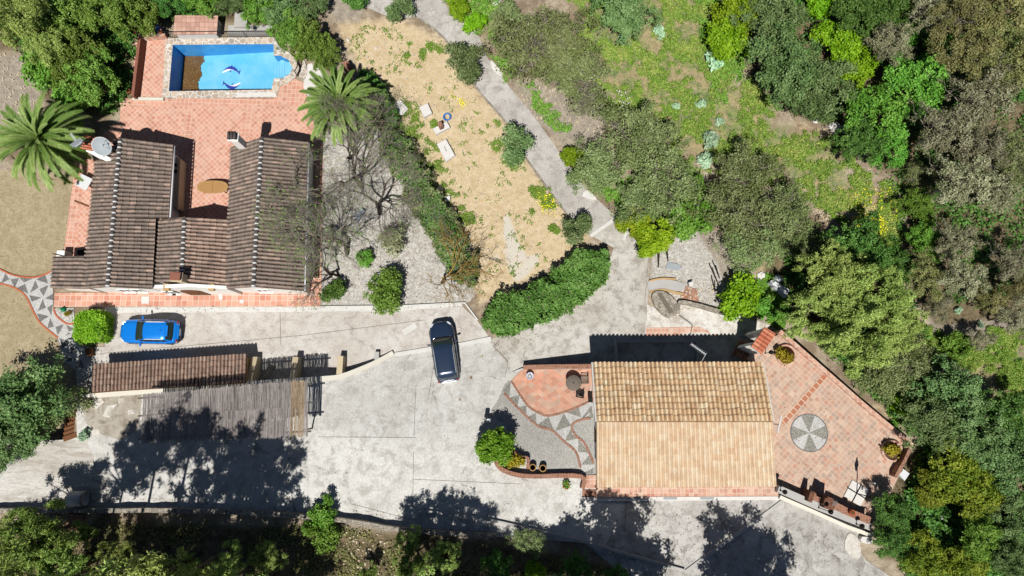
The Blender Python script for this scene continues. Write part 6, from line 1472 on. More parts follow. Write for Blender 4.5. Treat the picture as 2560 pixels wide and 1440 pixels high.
SPEC = {
 # kind: (leaf mat, bark mat, R, Rz/R, C/R, nl, lr/R, nc, cr, nleaf, size, up, aspect, twigs)
 'dark': ('lf_dark', 'bark', 3.0, .66, .85, 22, .32, 24, .15, 46, 0.106, .35, 1.5, 0),
 'deep': ('lf_deep', 'bark', 3.0, .70, .90, 22, .32, 24, .15, 46, 0.110, .35, 1.5, 0),
 'green': ('lf_green', 'bark', 2.8, .66, .85, 20, .33, 22, .15, 46, 0.118, .35, 1.5, 0),
 'lime': ('lf_lime', 'bark', 1.8, .75, .85, 17, .34, 18, .14, 34, 0.129, .4, 1.4, 0),
 'citrus': ('lf_citrus', 'bark', 1.8, .62, .95, 16, .34, 18, .12, 37, 0.122, .4, 1.6, 0),
 'wisp': ('lf_wisp', 'twig', 3.2, .52, .75, 46, .25, 20, .20, 26, 0.084, .25, 2.8, 11),
 'dry': ('lf_dry', 'twig', 2.8, .85, 1.7, 30, .27, 20, .15, 34, 0.091, .25, 2.0, 8),
 'drygreen': ('lf_drygreen', 'twig', 2.8, .85, 1.7, 30, .27, 20, .15, 37, 0.095, .25, 2.0, 7),
 'pine': ('lf_pine', 'bark', 3.2, .90, 1.9, 60, .18, 14, .15, 46, 0.072, .35, 3.4, 1),
 'pineb': ('lf_pinebright', 'bark', 2.6, 1.0, 1.6, 40, .20, 12, .14, 46, 0.072, .35, 3.4, 1),
 'tallpine': ('lf_pine', 'bark', 3.1, 1.4, 4.0, 56, .22, 12, .17, 24, .115, .35, 3.2, 1),
 'tallopen': ('lf_dark', 'bark', 2.8, .75, 2.6, 30, .28, 16, .16, 26, .13, .35, 2., 2),
 'tallround': ('lf_dark', 'bark', 3.2, .8, 2.0, 26, .32, 26, .16, 30, .14, .35, 1.6, 0),
 'yellow': ('lf_yellow', 'bark', 2.4, .66, .9, 24, .28, 18, .14, 37, 0.114, .35, 1.6, 1),
 'cypress': ('lf_cedar', 'bark', 2.8, .8, .95, 48, .20, 16, .14, 40, 0.099, .35, 2.2, 0),
 'bush':   ('lf_hedge', 'bark', 1.2, .75, .72, 12, .40, 18, .11, 24, .115, .35, 1.5, 0),
 'bushg':  ('lf_green', 'bark', 1.2, .75, .72, 12, .40, 18, .11, 24, .115, .35, 1.5, 0),
 'bushl':  ('lf_lime', 'bark', 1.2, .72, .70, 12, .40, 18, .11, 24, .12, .35, 1.5, 0),
 'olea': ('lf_olea', 'twig', 1.4, .75, .85, 16, .36, 14, .14, 27, 0.095, .3, 2.2, 3),
 'topi':   ('lf_topi', 'bark', 1.15, .8, .85, 16, .36, 30, .08, 22, .085, .4, 1.3, 0),
 'roundb': ('lf_round', 'bark', 1.45, .85, .9, 30, .28, 22, .09, 24, .09, .4, 2.2, 0),
 'clip':   ('lf_cedar', 'bark', 1.4, .7, .75, 16, .40, 26, .10, 24, .10, .4, 1.4, 0),
 'silver': ('lf_silver', 'twig', .8, .6, .5, 6, .5, 10, .12, 12, .16, .5, 3.2, 0),
 'succ':   ('lf_succ', 'bark', .6, .8, .8, 7, .5, 10, .08, 16, .09, .4, 1.5, 0),
 'brown':  ('lf_dry', 'twig_dark', 1.2, .7, .8, 10, .42, 14, .14, 16, .10, .3, 2.0, 6),
}
PROTO = {}; ZONE = {}
def make_plant(kind, var):
    lf, bk, Rr, fz, fc, nl, fl, nc, cr, nleaf, size, up, asp, tw = SPEC[kind]
    rng = np.random.default_rng(100*len(kind)+sum(map(ord, kind))*7+var)
    Rz = Rr*fz; C0 = Rr*fc
    gap = {'wisp': .04, 'dry': .04, 'drygreen': .04, 'pine': -.02, 'pineb': -.04, 'tallpine': .18, 'tallopen': .0, 'yellow': -.1, 'olea': -.12, 'dark': -.12, 'deep': -.1, 'green': -.1, 'cypress': -.08, 'tallround': -.2}.get(kind, -.3)
    el = {'pine': (.8, .8, 1.8), 'pineb': (.8, .8, 1.8), 'cypress': (.85, .85, 1.4), 'tallpine': (.9, .9, 1.4)}.get(kind)
    c, n, s, t, L0, lrs = crown(rng, Rr, Rz, nl, fl*Rr, nc, cr, nleaf, size, up, asp, gap=gap, gf=2.6/Rr+.45, elong=el, wild=.0 if kind in ('topi', 'clip', 'roundb', 'silver', 'succ') else .42 if kind in ('wisp', 'dry', 'drygreen') else .3)
    if kind in ('pine', 'pineb'):
        # shoots lengthened upward and outward, as pine candles
        pass
    c = c+np.array([0, 0, C0]); c[:, 2] = np.maximum(c[:, 2], .05)
    tree = kind not in ('bush', 'bushg', 'bushl', 'silver', 'succ', 'topi', 'clip', 'roundb', 'brown')
    root = thing('plant', None, None); me = leafmesh('crown', c, n, s, t, asp); me.materials.append(M[lf])
    o = bpy.data.objects.new('crown' if tree else 'foliage', me); C.objects.link(o); o.parent = root
    mb = MB(); limbs(mb, L0, lrs, C0, max(.15, C0-Rz*.65), Rr*(.028 if kind[:4] == 'tall' else .045)+.02, rng, 99, tw); b = mb.build('trunk' if tree else 'stems', M[bk]); b.parent = root
    return root, Rr, C0
def plant(kind, px, py, rpx, label, name, cat, group=None, sq=1., rot=None, zb=None, var=None, hs=1.):
    v = (int(px*7+py*3) % (3 if SPEC[kind][2] > 1.5 else 2)) if var is None else var; key = (kind, v)
    fresh = key not in PROTO
    if fresh: PROTO[key] = make_plant(kind, v)
    root, Rr, C0 = PROTO[key]
    z0 = 0.
    for i in range(4):
        s = rpx/FPX*(CAM_H-z0-C0)/Rr; h = z0+C0*s*hs; p = P(px, py, h); z0 = zg(p.x, p.y) if zb is None else zb
    o = root if fresh else copy_tree(root)
    o.name = name; o.location = (p.x, p.y, z0); o.scale = (s, s*sq, s*hs); o.rotation_euler = (0, 0, rot if rot is not None else (px*1.7+py*.9) % 6.28)
    for k in ('label', 'category', 'group'):
        if k in o: del o[k]
    tag(o, label, cat, group); return o
T = 'tree'; S = 'shrub'
# -- meadow side and the wood on the right
GW = 'trees of the wood on the right'; GO = 'wispy olives between path and meadow'; GD = 'dry grey brown trees at the right edge'; GP = 'pines below the yard'; GT = 'trees round the pool'
for a in [
 ('dark', 1562, 22, 92, 'dense round dark green tree at the top edge left of the meadow', 'round_tree', T, GW),
 ('lime', 1852, 22, 66, 'lime green tree at the top edge beside the dark dense trees', 'lime_tree', T, GW),
 ('lime', 1828, 108, 62, 'lower lime green tree above the silver plant in the meadow', 'lime_tree', T, GW),
 ('dark', 1925, 52, 96, 'grey green dense tree at the top, right of the lime trees', 'dense_tree', T, GW),
 ('dark', 1960, 178, 108, 'broad grey green dense tree on the meadow edge, below the top one', 'dense_tree', T, GW),
 ('dark', 2055, 232, 92, 'grey green dense tree with the pale stones at its foot', 'dense_tree', T, GW),
 ('lime', 2042, 14, 44, 'small lime crown at the top edge among dark trees', 'lime_tree', T, GW),
 ('lime', 2100, 112, 58, 'lime green tree in the middle of the dark wood', 'lime_tree', T, GW),
 ('lime', 2138, 176, 54, 'lime green tree just below and right of the middle one', 'lime_tree', T, GW),
 ('deep', 2140, 34, 84, 'dark green tree at the top between two lime crowns', 'dense_tree', T, GW),
 ('deep', 2225, 40, 86, 'dark green tree at the top beside the first dry trees', 'dense_tree', T, GW),
 ('green', 2195, 290, 88, 'bright green tree below the dry bush in the wood', 'green_tree', T, GW),
 ('green', 2275, 222, 92, 'broad bright green tree in the centre of the wood', 'green_tree', T, GW),
 ('green', 2330, 118, 70, 'bright green tree between two dry trees near the top right', 'green_tree', T, GW),
 ('deep', 2150, 350, 70, 'dark green tree at the lower edge of the wood by the meadow', 'dense_tree', T, GW),
 ('green', 2222, 372, 62, 'bright green bushy tree at the meadow corner', 'green_tree', T, GW),
 ('dry', 2235, 106, 66, 'pale dry twiggy bush surrounded by green trees', 'dry_tree', T, GD),
 ('dry', 2310, 30, 70, 'pale dry tree at the top edge', 'dry_tree', T, GD),
 ('drygreen', 2400, 44, 84, 'brownish dry tree at the top edge, third from the corner', 'dry_tree', T, GD),
 ('drygreen', 2500, 26, 84, 'brownish dry tree in the top right corner', 'dry_tree', T, GD),
 ('drygreen', 2420, 148, 82, 'ochre dry tree right of the bright green wood', 'dry_tree', T, GD),
 ('drygreen', 2520, 150, 86, 'ochre dry tree at the right edge near the top', 'dry_tree', T, GD),
 ('dry', 2440, 250, 86, 'grey brown dry tree between ochre crowns on the right', 'dry_tree', T, GD),
 ('dry', 2350, 322, 80, 'grey dry tree below the bright green wood', 'dry_tree', T, GD),
 ('dry', 2460, 372, 76, 'grey dry tree in the right hand wood above the dark gap', 'dry_tree', T, GD),
 ('wisp', 2540, 408, 74, 'grey green thin tree at the right edge above the big dark gap', 'olive_tree', T, GD),
 ('dry', 2392, 452, 82, 'pale grey dry tree left of the dark gap', 'dry_tree', T, GD),
 ('dry', 2478, 480, 62, 'small pale grey dry tree touching the dark gap', 'dry_tree', T, GD),
 ('dry', 2380, 600, 58, 'small grey dry bush left of the dark gap', 'dry_tree', T, GD),
 ('dry', 2530, 652, 62, 'grey dry tree at the right edge below the dark gap', 'dry_tree', T, GD),
 ('dry', 2395, 690, 62, 'grey dry bush above the bare slope on the right', 'dry_tree', T, GD),
 ('drygreen', 2310, 690, 56, 'brownish bush right of the shaded pine', 'dry_tree', T, GD),
 ('green', 2292, 520, 52, 'green tree casting a dark shadow on the meadow edge', 'green_tree', T, GW),
 ('green', 2310, 600, 52, 'green tree below the one shading the meadow edge', 'green_tree', T, GW),
 ('dry', 2345, 770, 40, 'low dry bush on the left of the bare slope', 'dry_bush', S, 'dry bushes on the bare slope'),
 ('drygreen', 2470, 750, 46, 'low brown bush above the bare slope', 'dry_bush', S, 'dry bushes on the bare slope'),
 ('dry', 2530, 790, 50, 'low dry bush at the right edge of the bare slope', 'dry_bush', S, 'dry bushes on the bare slope'),
 ('dry', 2450, 850, 34, 'low grey bush at the foot of the bare slope', 'dry_bush', S, 'dry bushes on the bare slope'),
 ('drygreen', 2540, 720, 50, 'brown bush at the right edge over the bare slope', 'dry_bush', S, 'dry bushes on the bare slope'),
 ('bushg', 2390, 870, 34, 'yellow green bush on the grass right of the pines', 'leafy_shrub', S, None),
 ('wisp', 2300, 440, 44, 'dull green bush at the head of the dark gap', 'olive_tree', T, GW),
 # olives
 ('wisp', 1340, 112, 118, 'big pale wispy olive at the top, right of the path', 'olive_tree', T, GO),
 ('wisp', 1440, 190, 92, 'wispy olive between the big top olive and the meadow', 'olive_tree', T, GO),
 ('wisp', 1272, 60, 64, 'greener wispy olive at the top edge of the path', 'olive_tree', T, GO),
 ('wisp', 1600, 345, 104, 'large olive on the meadow edge above the path', 'olive_tree', T, GO),
 ('wisp', 1500, 420, 84, 'olive leaning over the path', 'olive_tree', T, GO),
 ('wisp', 1655, 440, 100, 'large olive above the citrus tree', 'olive_tree', T, GO),
 ('wisp', 1600, 500, 72, 'olive next to the citrus tree on its upper side', 'olive_tree', T, GO),
 ('wisp', 1855, 430, 84, 'olive with a dark shadow on the meadow', 'olive_tree', T, GO),
 ('wisp', 1850, 540, 96, 'large olive above the grey rough garden', 'olive_tree', T, GO),
 ('wisp', 1960, 540, 80, 'olive on the meadow side next to the sandy strip', 'olive_tree', T, GO),
 ('wisp', 1880, 620, 76, 'lowest olive above the bright green bush', 'olive_tree', T, GO),
 ('wisp', 1990, 600, 64, 'olive at the edge of the deep pine shade', 'olive_tree', T, GO),
 ('bushg', 1738, 540, 56, 'green leafy shrub between two olives', 'leafy_shrub', S, None),
 ('bushg', 1735, 470, 40, 'bright leafy shrub with white flowers between the olives', 'leafy_shrub', S, None),
 ('citrus', 1588, 556, 46, 'upper yellow green citrus tree at the road bend', 'citrus_tree', T, 'citrus trees at the road bend'),
 ('citrus', 1636, 590, 54, 'lower yellow green citrus tree overhanging the road', 'citrus_tree', T, 'citrus trees at the road bend'),
 ('bushl', 1436, 396, 32, 'small lime green shrub on the path edge under the olives', 'lime_shrub', S, None),
 ('bushl', 1146, 18, 34, 'lime green shrub at the top beside the path', 'lime_shrub', S, None),
 ('bushl', 1186, 56, 30, 'yellowish lime shrub on the outer bend of the path', 'lime_shrub', S, None),
 ('bushl', 1852, 742, 56, 'bright green round bush beside the grey rough garden', 'leafy_shrub', S, None),
 ('bushg', 1905, 770, 32, 'small green bush right of the bright round bush', 'leafy_shrub', S, None),
 ('brown', 1465, 250, 50, 'bare grey twiggy shrub on the rough ground by the path', 'twiggy_shrub', S, None),
 # pine group above the terrace
 ('pine', 2090, 700, 92, 'tall pine in the deep shade above the white boxes', 'pine_tree', T, None),
 ('pine', 2185, 745, 96, 'tall yellow green pine at the centre of the pine group', 'pine_tree', T, None),
 ('pine', 2040, 790, 80, 'pine above the orange gate roof', 'pine_tree', T, None),
 ('pine', 2140, 850, 98, 'large pine along the terrace parapet', 'pine_tree', T, None),
 ('pine', 2240, 820, 76, 'pine on the right of the pine group beside the grass', 'pine_tree', T, None),
 ('deep', 2150, 608, 86, 'dark green tree at the foot of the meadow by the yellow flowers', 'dense_tree', T, GW),
 ('deep', 2235, 660, 66, 'dark green tree between the meadow and the pines', 'dense_tree', T, GW),
 ('wisp', 2220, 930, 80, 'grey olive against the terrace parapet', 'olive_tree', T, GO),
 ('wisp', 2275, 890, 70, 'olive with pale bare branches right of the pines', 'olive_tree', T, GO),
 ('dark', 2360, 980, 82, 'dark green tree at the grass edge right of the parapet olive', 'dense_tree', T, GW),
 ('dark', 2330, 1060, 80, 'dark green tree outside the east corner of the terrace', 'dense_tree', T, GW),
 ('dark', 2430, 1060, 84, 'broad dark green tree right of the terrace corner', 'dense_tree', T, GW),
 ('deep', 2510, 1030, 72, 'dark green tree at the right edge below the grass', 'dense_tree', T, GW),
 ('dark', 2510, 1150, 80, 'dark green tree at the right edge beside the acacia', 'dense_tree', T, GW),
 ('yellow', 2385, 1185, 74, 'yellow green acacia at the terrace corner', 'acacia_tree', T, 'yellow acacias'),
 ('yellow', 2440, 1240, 60, 'golden flowering acacia beyond the first one', 'acacia_tree', T, 'yellow acacias'),
 ('yellow', 2330, 1220, 48, 'smaller acacia closest to the parasol', 'acacia_tree', T, 'yellow acacias'),
 ('deep', 2232, 1272, 58, 'dark bushy tree overhanging the end of the terrace wall', 'dense_tree', T, None),
 ('deep', 2220, 1345, 54, 'dark bushy tree beside the white boulders', 'dense_tree', T, None),
 ('yellow', 2300, 1392, 60, 'yellow green shrubby tree at the bottom beside the apron', 'acacia_tree', T, 'yellow acacias'),
 ('green', 2440, 1350, 62, 'bright green tree in the flowers at the lower right', 'green_tree', T, GW),
 ('dark', 2520, 1290, 64, 'dark tree at the right edge above the flowers', 'dense_tree', T, GW),
 ('yellow', 2400, 1420, 56, 'orange flecked acacia at the bottom right', 'acacia_tree', T, 'yellow acacias'),
 ('dark', 2530, 1400, 56, 'dark tree in the bottom right corner', 'dense_tree', T, GW),
 ('bushl', 2250, 1014, 26, 'small lime bush outside the terrace parapet', 'lime_shrub', S, None),
 # top left
 ('pine', 40, 50, 90, 'hazy green pine in the top left corner', 'pine_tree', T, GT),
 ('pine', 110, 100, 70, 'hazy green pine above the bare ground on the left', 'pine_tree', T, GT),
 ('cypress', 175, 60, 78, 'feathery conifer at the top left', 'conifer', T, GT),
 ('cypress', 185, 150, 80, 'feathery conifer left of the dark gap', 'conifer', T, GT),
 ('cypress', 235, 205, 74, 'feathery conifer with a dead rusty branch beside the balustrade', 'conifer', T, GT),
 ('bushg', 130, 160, 62, 'bright green ivy mound on the left flank of the conifers', 'ivy_bush', S, GT),
 ('bushg', 185, 250, 58, 'bright green ivy mound above the left palm', 'ivy_bush', S, GT),
 ('cypress', 285, 42, 78, 'conifer at the top between the dark gap and the corner', 'conifer', T, GT),
 ('cypress', 352, 42, 58, 'conifer overhanging the balustrade from above', 'conifer', T, GT),
 ('deep', 425, 6, 52, 'dark tree behind the blue chair', 'dense_tree', T, GT),
 ('green', 500, -6, 58, 'green tree at the top above the pump house', 'green_tree', T, GT),
 ('dark', 580, 2, 52, 'grey green tree above the concrete tank', 'dense_tree', T, GT),
 ('green', 645, 22, 56, 'bright green tree behind the concrete ledge', 'green_tree', T, GT),
 ('dark', 705, 16, 66, 'grey green tree at the top right of the pool', 'dense_tree', T, GT),
 ('cypress', 722, 78, 56, 'clipped conifer touching the pool railing end', 'conifer', T, GT),
 ('cypress', 782, 112, 62, 'clipped conifer beside the pool steps', 'conifer', T, GT),
 ('cypress', 812, 142, 44, 'clipped conifer beside the brick pillar', 'conifer', T, GT),
 ('dark', 768, 22, 56, 'dark tree at the top beside the bare slope', 'dense_tree', T, GT),
 ('bush', 890, 2, 28, 'small dark bush at the top edge before the path', 'round_shrub', S, None),
 # roadside olives and garden shrubs
 ('olea', 1000, 22, 40, 'dark shrub at the top between the two arms of the path', 'round_shrub', S, 'dark shrubs along the path'),
 ('olea', 1164, 160, 52, 'dark shrub on the path edge, upper middle', 'round_shrub', S, 'dark shrubs along the path'),
 ('olea', 1290, 368, 48, 'dark shrub on the path edge below the white slabs', 'round_shrub', S, 'dark shrubs along the path'),
 ('olea', 1442, 572, 40, 'dark shrub at the lower end of the sandy garden', 'round_shrub', S, 'dark shrubs along the path'),
 ('clip', 968, 732, 50, 'clipped rounded bush with a dark shadow at the edge of the driveway', 'clipped_bush', S, None),
 ('brown', 972, 598, 42, 'dull shaded shrub in the middle of the gravel garden', 'round_shrub', S, None),
 ('bushg', 908, 646, 22, 'small dark green shrub below the bare tree', 'round_shrub', S, None),
 ('bush', 836, 726, 28, 'white flowering shrub at the corner of the villa walkway', 'flowering_shrub', S, None),
 ('roundb', 1237, 1112, 48, 'bright green round clipped tree beside the pebble yard', 'round_tree', S, None),
 ('succ', 1285, 1158, 22, 'low yellow green succulents in the curved planter', 'succulent_bed', S, None),
 ('succ', 1965, 888, 22, 'yellow green shrub growing in the tree well near the gate roof', 'succulent_shrub', S, None),
 ('succ', 2230, 1130, 21, 'yellow green shrub growing in the tree well at the east corner', 'succulent_shrub', S, None),
 ('silver', 210, 1086, 14, 'yellowish agave by the steps at the left end of the yard', 'agave', S, None),
 ('brown', 212, 1008, 14, 'reddish potted plant in the corner of the white wall', 'potted_plant', S, None),
 ('succ', 170, 786, 9, 'small dry plant on the white gravel bed', 'small_plant', S, None),
 # left and bottom
 ('dark', 52, 1010, 118, 'big dark green tree over the left end of the yard', 'big_tree', T, None),
 ('wisp', 120, 1010, 88, 'grey green olive crown beside the timber steps', 'olive_tree', T, None),
 ('dark', 20, 1110, 70, 'dark green tree at the left edge beside the lower road', 'big_tree', T, None),
 ('pineb', 85, 1340, 84, 'bright pine in front of the concrete pipe', 'pine_tree', T, GP),
 ('pineb', 20, 1400, 74, 'bright pine in the bottom left corner', 'pine_tree', T, GP),
 ('pineb', 150, 1412, 74, 'bright pine at the bottom below the brick steps', 'pine_tree', T, GP),
 ('pineb', 212, 1330, 34, 'slim pine beside the brick steps', 'pine_tree', T, GP),
 ('pineb', 195, 1440, 44, 'pine tip at the bottom edge left of the dark slope', 'pine_tree', T, GP),
 ('pine', 300, 1400, 52, 'shaded pine on the dark slope, first from the left', 'pine_tree', T, GP),
 ('pineb', 372, 1428, 38, 'bright pine tip at the bottom edge on the dark slope', 'pine_tree', T, GP),
 ('pineb', 468, 1432, 44, 'brightest pine tip at the bottom edge in the middle of the dark slope', 'pine_tree', T, GP),
 ('pine', 570, 1412, 50, 'shaded pine at the right of the dark slope', 'pine_tree', T, GP),
 ('pine', 672, 1392, 42, 'thin pine left of the green roadside bush', 'pine_tree', T, GP),
 ('bushg', 806, 1285, 36, 'upper half of the green bush growing through the stone wall', 'roadside_bush', S, 'green bushes on the stone wall'),
 ('bushg', 812, 1345, 38, 'lower half of the green bush growing below the stone wall', 'roadside_bush', S, 'green bushes on the stone wall'),
 ('bushg', 770, 1318, 18, 'small outlying green bush on the stone wall', 'roadside_bush', S, 'green bushes on the stone wall'),
 ('pineb', 922, 1432, 28, 'small bright pine at the bottom edge of the bare earth', 'pine_tree', T, GP),
 ('pineb', 1030, 1420, 46, 'bright pine right of the bare earth', 'pine_tree', T, GP),
 ('pine', 1020, 1350, 36, 'dark pine below the stone wall bend', 'pine_tree', T, GP),
 ('pine', 1110, 1392, 44, 'shaded pine in the middle of the bottom edge', 'pine_tree', T, GP),
 ('wisp', 1322, 1356, 40, 'sparse grey shrub poking over the shaded kerb', 'olive_tree', T, GP),
 ('lime', 1330, 1430, 28, 'lime green tree tip at the bottom edge under the kerb', 'lime_tree', T, GP),
 ('deep', 1240, 1416, 44, 'dark tree at the bottom edge below the long kerb', 'dense_tree', T, GP),
 ('deep', 1440, 1432, 48, 'dark tree at the bottom edge below the big shadow', 'dense_tree', T, GP),
 ('deep', 1545, 1452, 44, 'dark tree top at the bottom edge left of the kerb corner', 'dense_tree', T, GP),
]:
    plant(*a[:3], a[3]*1.06, *a[4:])
for px, py, r, lab in ((1650, 80, 18, 'silvery thistle clump at the top of the meadow'), (1556, 96, 14, 'small silvery thistle left of the top clump'), (1785, 150, 26, 'largest silvery thistle clump below the lime trees'), (1752, 262, 14, 'silvery thistle near the lower meadow'), (1690, 265, 10, 'little silvery thistle beside the big olive'), (1775, 350, 22, 'pale green thistle clump by the olive with the dark shadow'), (1765, 400, 20, 'pale leafy thistle under the olive with the dark shadow'), (2395, 775, 10, 'thistle on the bare slope at the right'), (1800, 305, 12, 'thistle at the end of the meadow track'), (2450, 812, 9, 'thistle at the far end of the bare slope')):
    plant('silver', px, py, r, lab, 'thistle', 'thistle', 'silvery thistles in the meadow')
# tall trees standing mostly below the frame: their shade lies over the yard
def ground_plant(kind, gx, gy, r, label, name, group, hs=1., var=0):
    key = (kind, var); fresh = key not in PROTO
    if fresh: PROTO[key] = make_plant(kind, var)
    root, Rr, C0 = PROTO[key]; p = P(gx, gy, PLAT); o = root if fresh else copy_tree(root); s = r/Rr
    o.name = name; o.location = (p.x, p.y, zg(p.x, p.y)); o.scale = (s, s, hs*s); o.rotation_euler = (0, 0, gx)
    for k in ('label', 'category', 'group'):
        if k in o: del o[k]
    tag(o, label, 'tree', group)
GTP = 'tall pines below the yard'
for gx, gy, r, hs, v, lab in ((455, 1412, 2.6, .72, 0, 'shorter pine behind the stone wall under the middle of the shade'), (570, 1410, 2.6, .74, 1, 'shorter pine behind the stone wall under the right of the shade'), (680, 1412, 2.3, .7, 0, 'shorter pine behind the stone wall nearest the green bush'),
    (330, 1665, 3.0, 1.0, 1, 'far pine below the frame shading the left of the slope'), (420, 1690, 3.1, 1.0, 0, 'far pine below the frame, second shading the slope'), (510, 1665, 3.1, 1.0, 2, 'far pine below the frame, third shading the slope'), (600, 1690, 3.1, 1.0, 1, 'far pine below the frame, fourth shading the slope'), (690, 1670, 2.8, 1.0, 0, 'far pine below the frame, fifth shading the slope'),
    (1080, 1700, 3.0, 1.0, 2, 'far pine below the frame shading the ground under the long kerb'), (1190, 1690, 3.0, 1.0, 1, 'far pine below the frame shading the shrubs under the kerb'), (1300, 1700, 3.0, 1.0, 0, 'far pine below the frame shading the kerb middle'), (268, 1390, 2.6, 1.05, 2, 'tall pine throwing the leftmost lacy shade on the yard'), (340, 1378, 2.8, 1.16, 1, 'tall pine shading the left end of the pergola'), (420, 1372, 3.0, 1.22, 2, 'tall pine shading the yard below the pergola middle'),
    (500, 1386, 3.0, 1.08, 0, 'tall pine shading the yard under the right half of the pergola'), (580, 1376, 3.0, 1.0, 1, 'tall pine shading the pergola corner'), (655, 1398, 2.5, 1.1, 2, 'tall slim pine at the right edge of the lacy shade')):
    ground_plant('tallpine', gx, gy, r, lab, 'pine_tree', GTP, hs, v)
for gx, gy, r, hs, kind, v, lab in ((1015, 1426, 1.6, 1.0, 'tallpine', 0, 'slim pine throwing the feathery shadow left of the long kerb'), (1085, 1424, 1.8, .92, 'tallpine', 1, 'slim pine throwing the feathery shadow on the kerb end'), (1170, 1436, 1.7, 1., 'tallpine', 2, 'slim pine throwing the feathery shadow right of the kerb end'),
    (1488, 1500, 3.5, 1.0, 'tallround', 0, 'dense round tree below the frame shading the apron'), (1390, 1452, 1.9, .9, 'tallround', 0, 'low dense tree below the frame left of the apron shade'), (1572, 1512, 2.7, .85, 'tallround', 0, 'dense tree below the frame at the right of the apron shade'),
    (1832, 1540, 2.8, 1.1, 'tallopen', 0, 'open crowned tree below the frame shading the apron corner'), (1900, 1590, 2.8, 1.1, 'tallopen', 1, 'second open crowned tree below the frame at the apron'), (1790, 1600, 2.6, 1.1, 'tallopen', 1, 'third open crowned tree below the frame at the apron')):
    ground_plant(kind, gx, gy, r, lab, 'shade_tree', 'trees south of the yard', hs, v)

# ---------------------------------------------------------------- clipped blocks of leaves: hedges and the box topiary
def block(name, label, cat, axis_px, width, h, mat_, dens, size, seed, zf, rnd=.35, asp=1.5, twig=0, wob=.12, blunt=1.):
    rng = np.random.default_rng(seed); W = [P(x, y, h*.75) for x, y in axis_px]; W = resample([Vector((p.x, p.y, 0)) for p in W], .25)
    Ws = np.array([[p.x, p.y] for p in W]); n_ = len(Ws); seg = np.gradient(Ws, axis=0); seg /= np.linalg.norm(seg, axis=1)[:, None]
    length = n_*.25; n = int(dens*length*(width+2*h)); i = rng.integers(0, n_, n); ph = rng.uniform(0, 1, n)
    per = 2*h+width; q = rng.uniform(0, per, n)
    side = np.where(q < h, -1, np.where(q > h+width, 1, 0)); zz = np.where(q < h, q, np.where(q > h+width, per-q, h)); off = np.where(side == 0, q-h-width/2, side*width/2)
    # round the shoulders and ends
    e = np.minimum(i, n_-1-i)*.25; endf = np.clip(e/(width*.5*blunt)+(1-blunt)*.5, 0, 1); endf = np.sqrt(np.clip(1-(1-endf)**2, .04, 1))
    sh = np.clip(1-np.abs(off)/(width/2), 0, 1); zz = zz*(1-rnd*.35*(1-np.clip(sh*3, 0, 1)))*(.75+.25*endf)
    bn = np.array([mnoise.noise(Vector((Ws[k][0]*1.3, Ws[k][1]*1.3+o_*1.5, z_*1.4))) for k, o_, z_ in zip(i, off, zz)])
    f = 1+bn*wob*2
    off = off*endf*f; zz = zz*(1+bn*wob)
    nx = -seg[i, 1]; ny = seg[i, 0]; x = Ws[i, 0]+nx*off+rng.normal(size=n)*.09; y = Ws[i, 1]+ny*off+rng.normal(size=n)*.09
    z0 = np.array([zf(a, b) for a, b in Ws])[i]; c = np.stack([x, y, z0+zz+rng.normal(size=n)*.06], 1)
    nr = np.stack([nx*np.where(side == 0, off*.3, side), ny*np.where(side == 0, off*.3, side), np.where(side == 0, 1., .3)], 1)+rng.normal(size=(n, 3))*.55
    tint = .5+bn*.7+rng.normal(size=n)*.16
    cen = W[len(W)//2]; root = thing(name, label, cat, (cen.x, cen.y, zf(cen.x, cen.y)))
    me = leafmesh('foliage', c, nr, size*rng.uniform(.7, 1.35, n), tint, asp); me.materials.append(mat_); o = bpy.data.objects.new('foliage', me); C.objects.link(o); adopt(o, root)
    mb = MB()
    for k in range(2, n_-2, 4):
        for s in range(3):
            b = Vector((Ws[k][0], Ws[k][1], zf(*Ws[k])-.05)); t = b+Vector((rng.normal()*width*.22, rng.normal()*width*.22, h*(.85+.18*rng.random()))); mb.tube([b, b.lerp(t, .5)+Vector(rng.normal(size=3))*.08, t], [.03, .022, .01], 4)
    for k in range(twig):
        j = rng.integers(0, n_); b = Vector((Ws[j][0]+rng.normal()*width*.3, Ws[j][1]+rng.normal()*width*.3, zf(*Ws[j])+h*.85)); t = b+Vector((rng.normal()*.5, rng.normal()*.5, .25+.3*rng.random())); mb.tube([b, b.lerp(t, .5)+Vector(rng.normal(size=3))*.1, t], [.016, .011, .006], 4)
    mb.build('stems', M['twig'], root); return root
block('hedge', 'big clipped dark green hedge along the road above the black car', 'hedge', smoothpx([(1212, 806), (1290, 780), (1380, 742), (1450, 690), (1512, 632)], 4), 2.5, 1.7, M['lf_hedge'], 460, .115, 5, zl, wob=.26)
block('hedge', 'long straggly diagonal hedge between the gravel garden and the sandy field', 'hedge', smoothpx([(965, 330), (1010, 400), (1050, 470), (1100, 560), (1140, 630), (1178, 706)], 4), 1.75, 1.5, M['lf_hedge2'], 330, .125, 6, zl, wob=.42, twig=620)
block('topiary', 'bright lime green clipped box bush beside the blue car', 'topiary', [(225, 783), (225, 852)], 1.95, 1.5, M['lf_topi'], 760, .085, 7, zl, wob=.05, blunt=.45)
block('hedge', 'ragged green strip of bushes between the palm and the rough slab', 'hedge', smoothpx([(905, 180), (945, 235), (985, 310)], 4), 1.2, 1.1, M['lf_deep'], 300, .13, 8, zl, wob=.35)

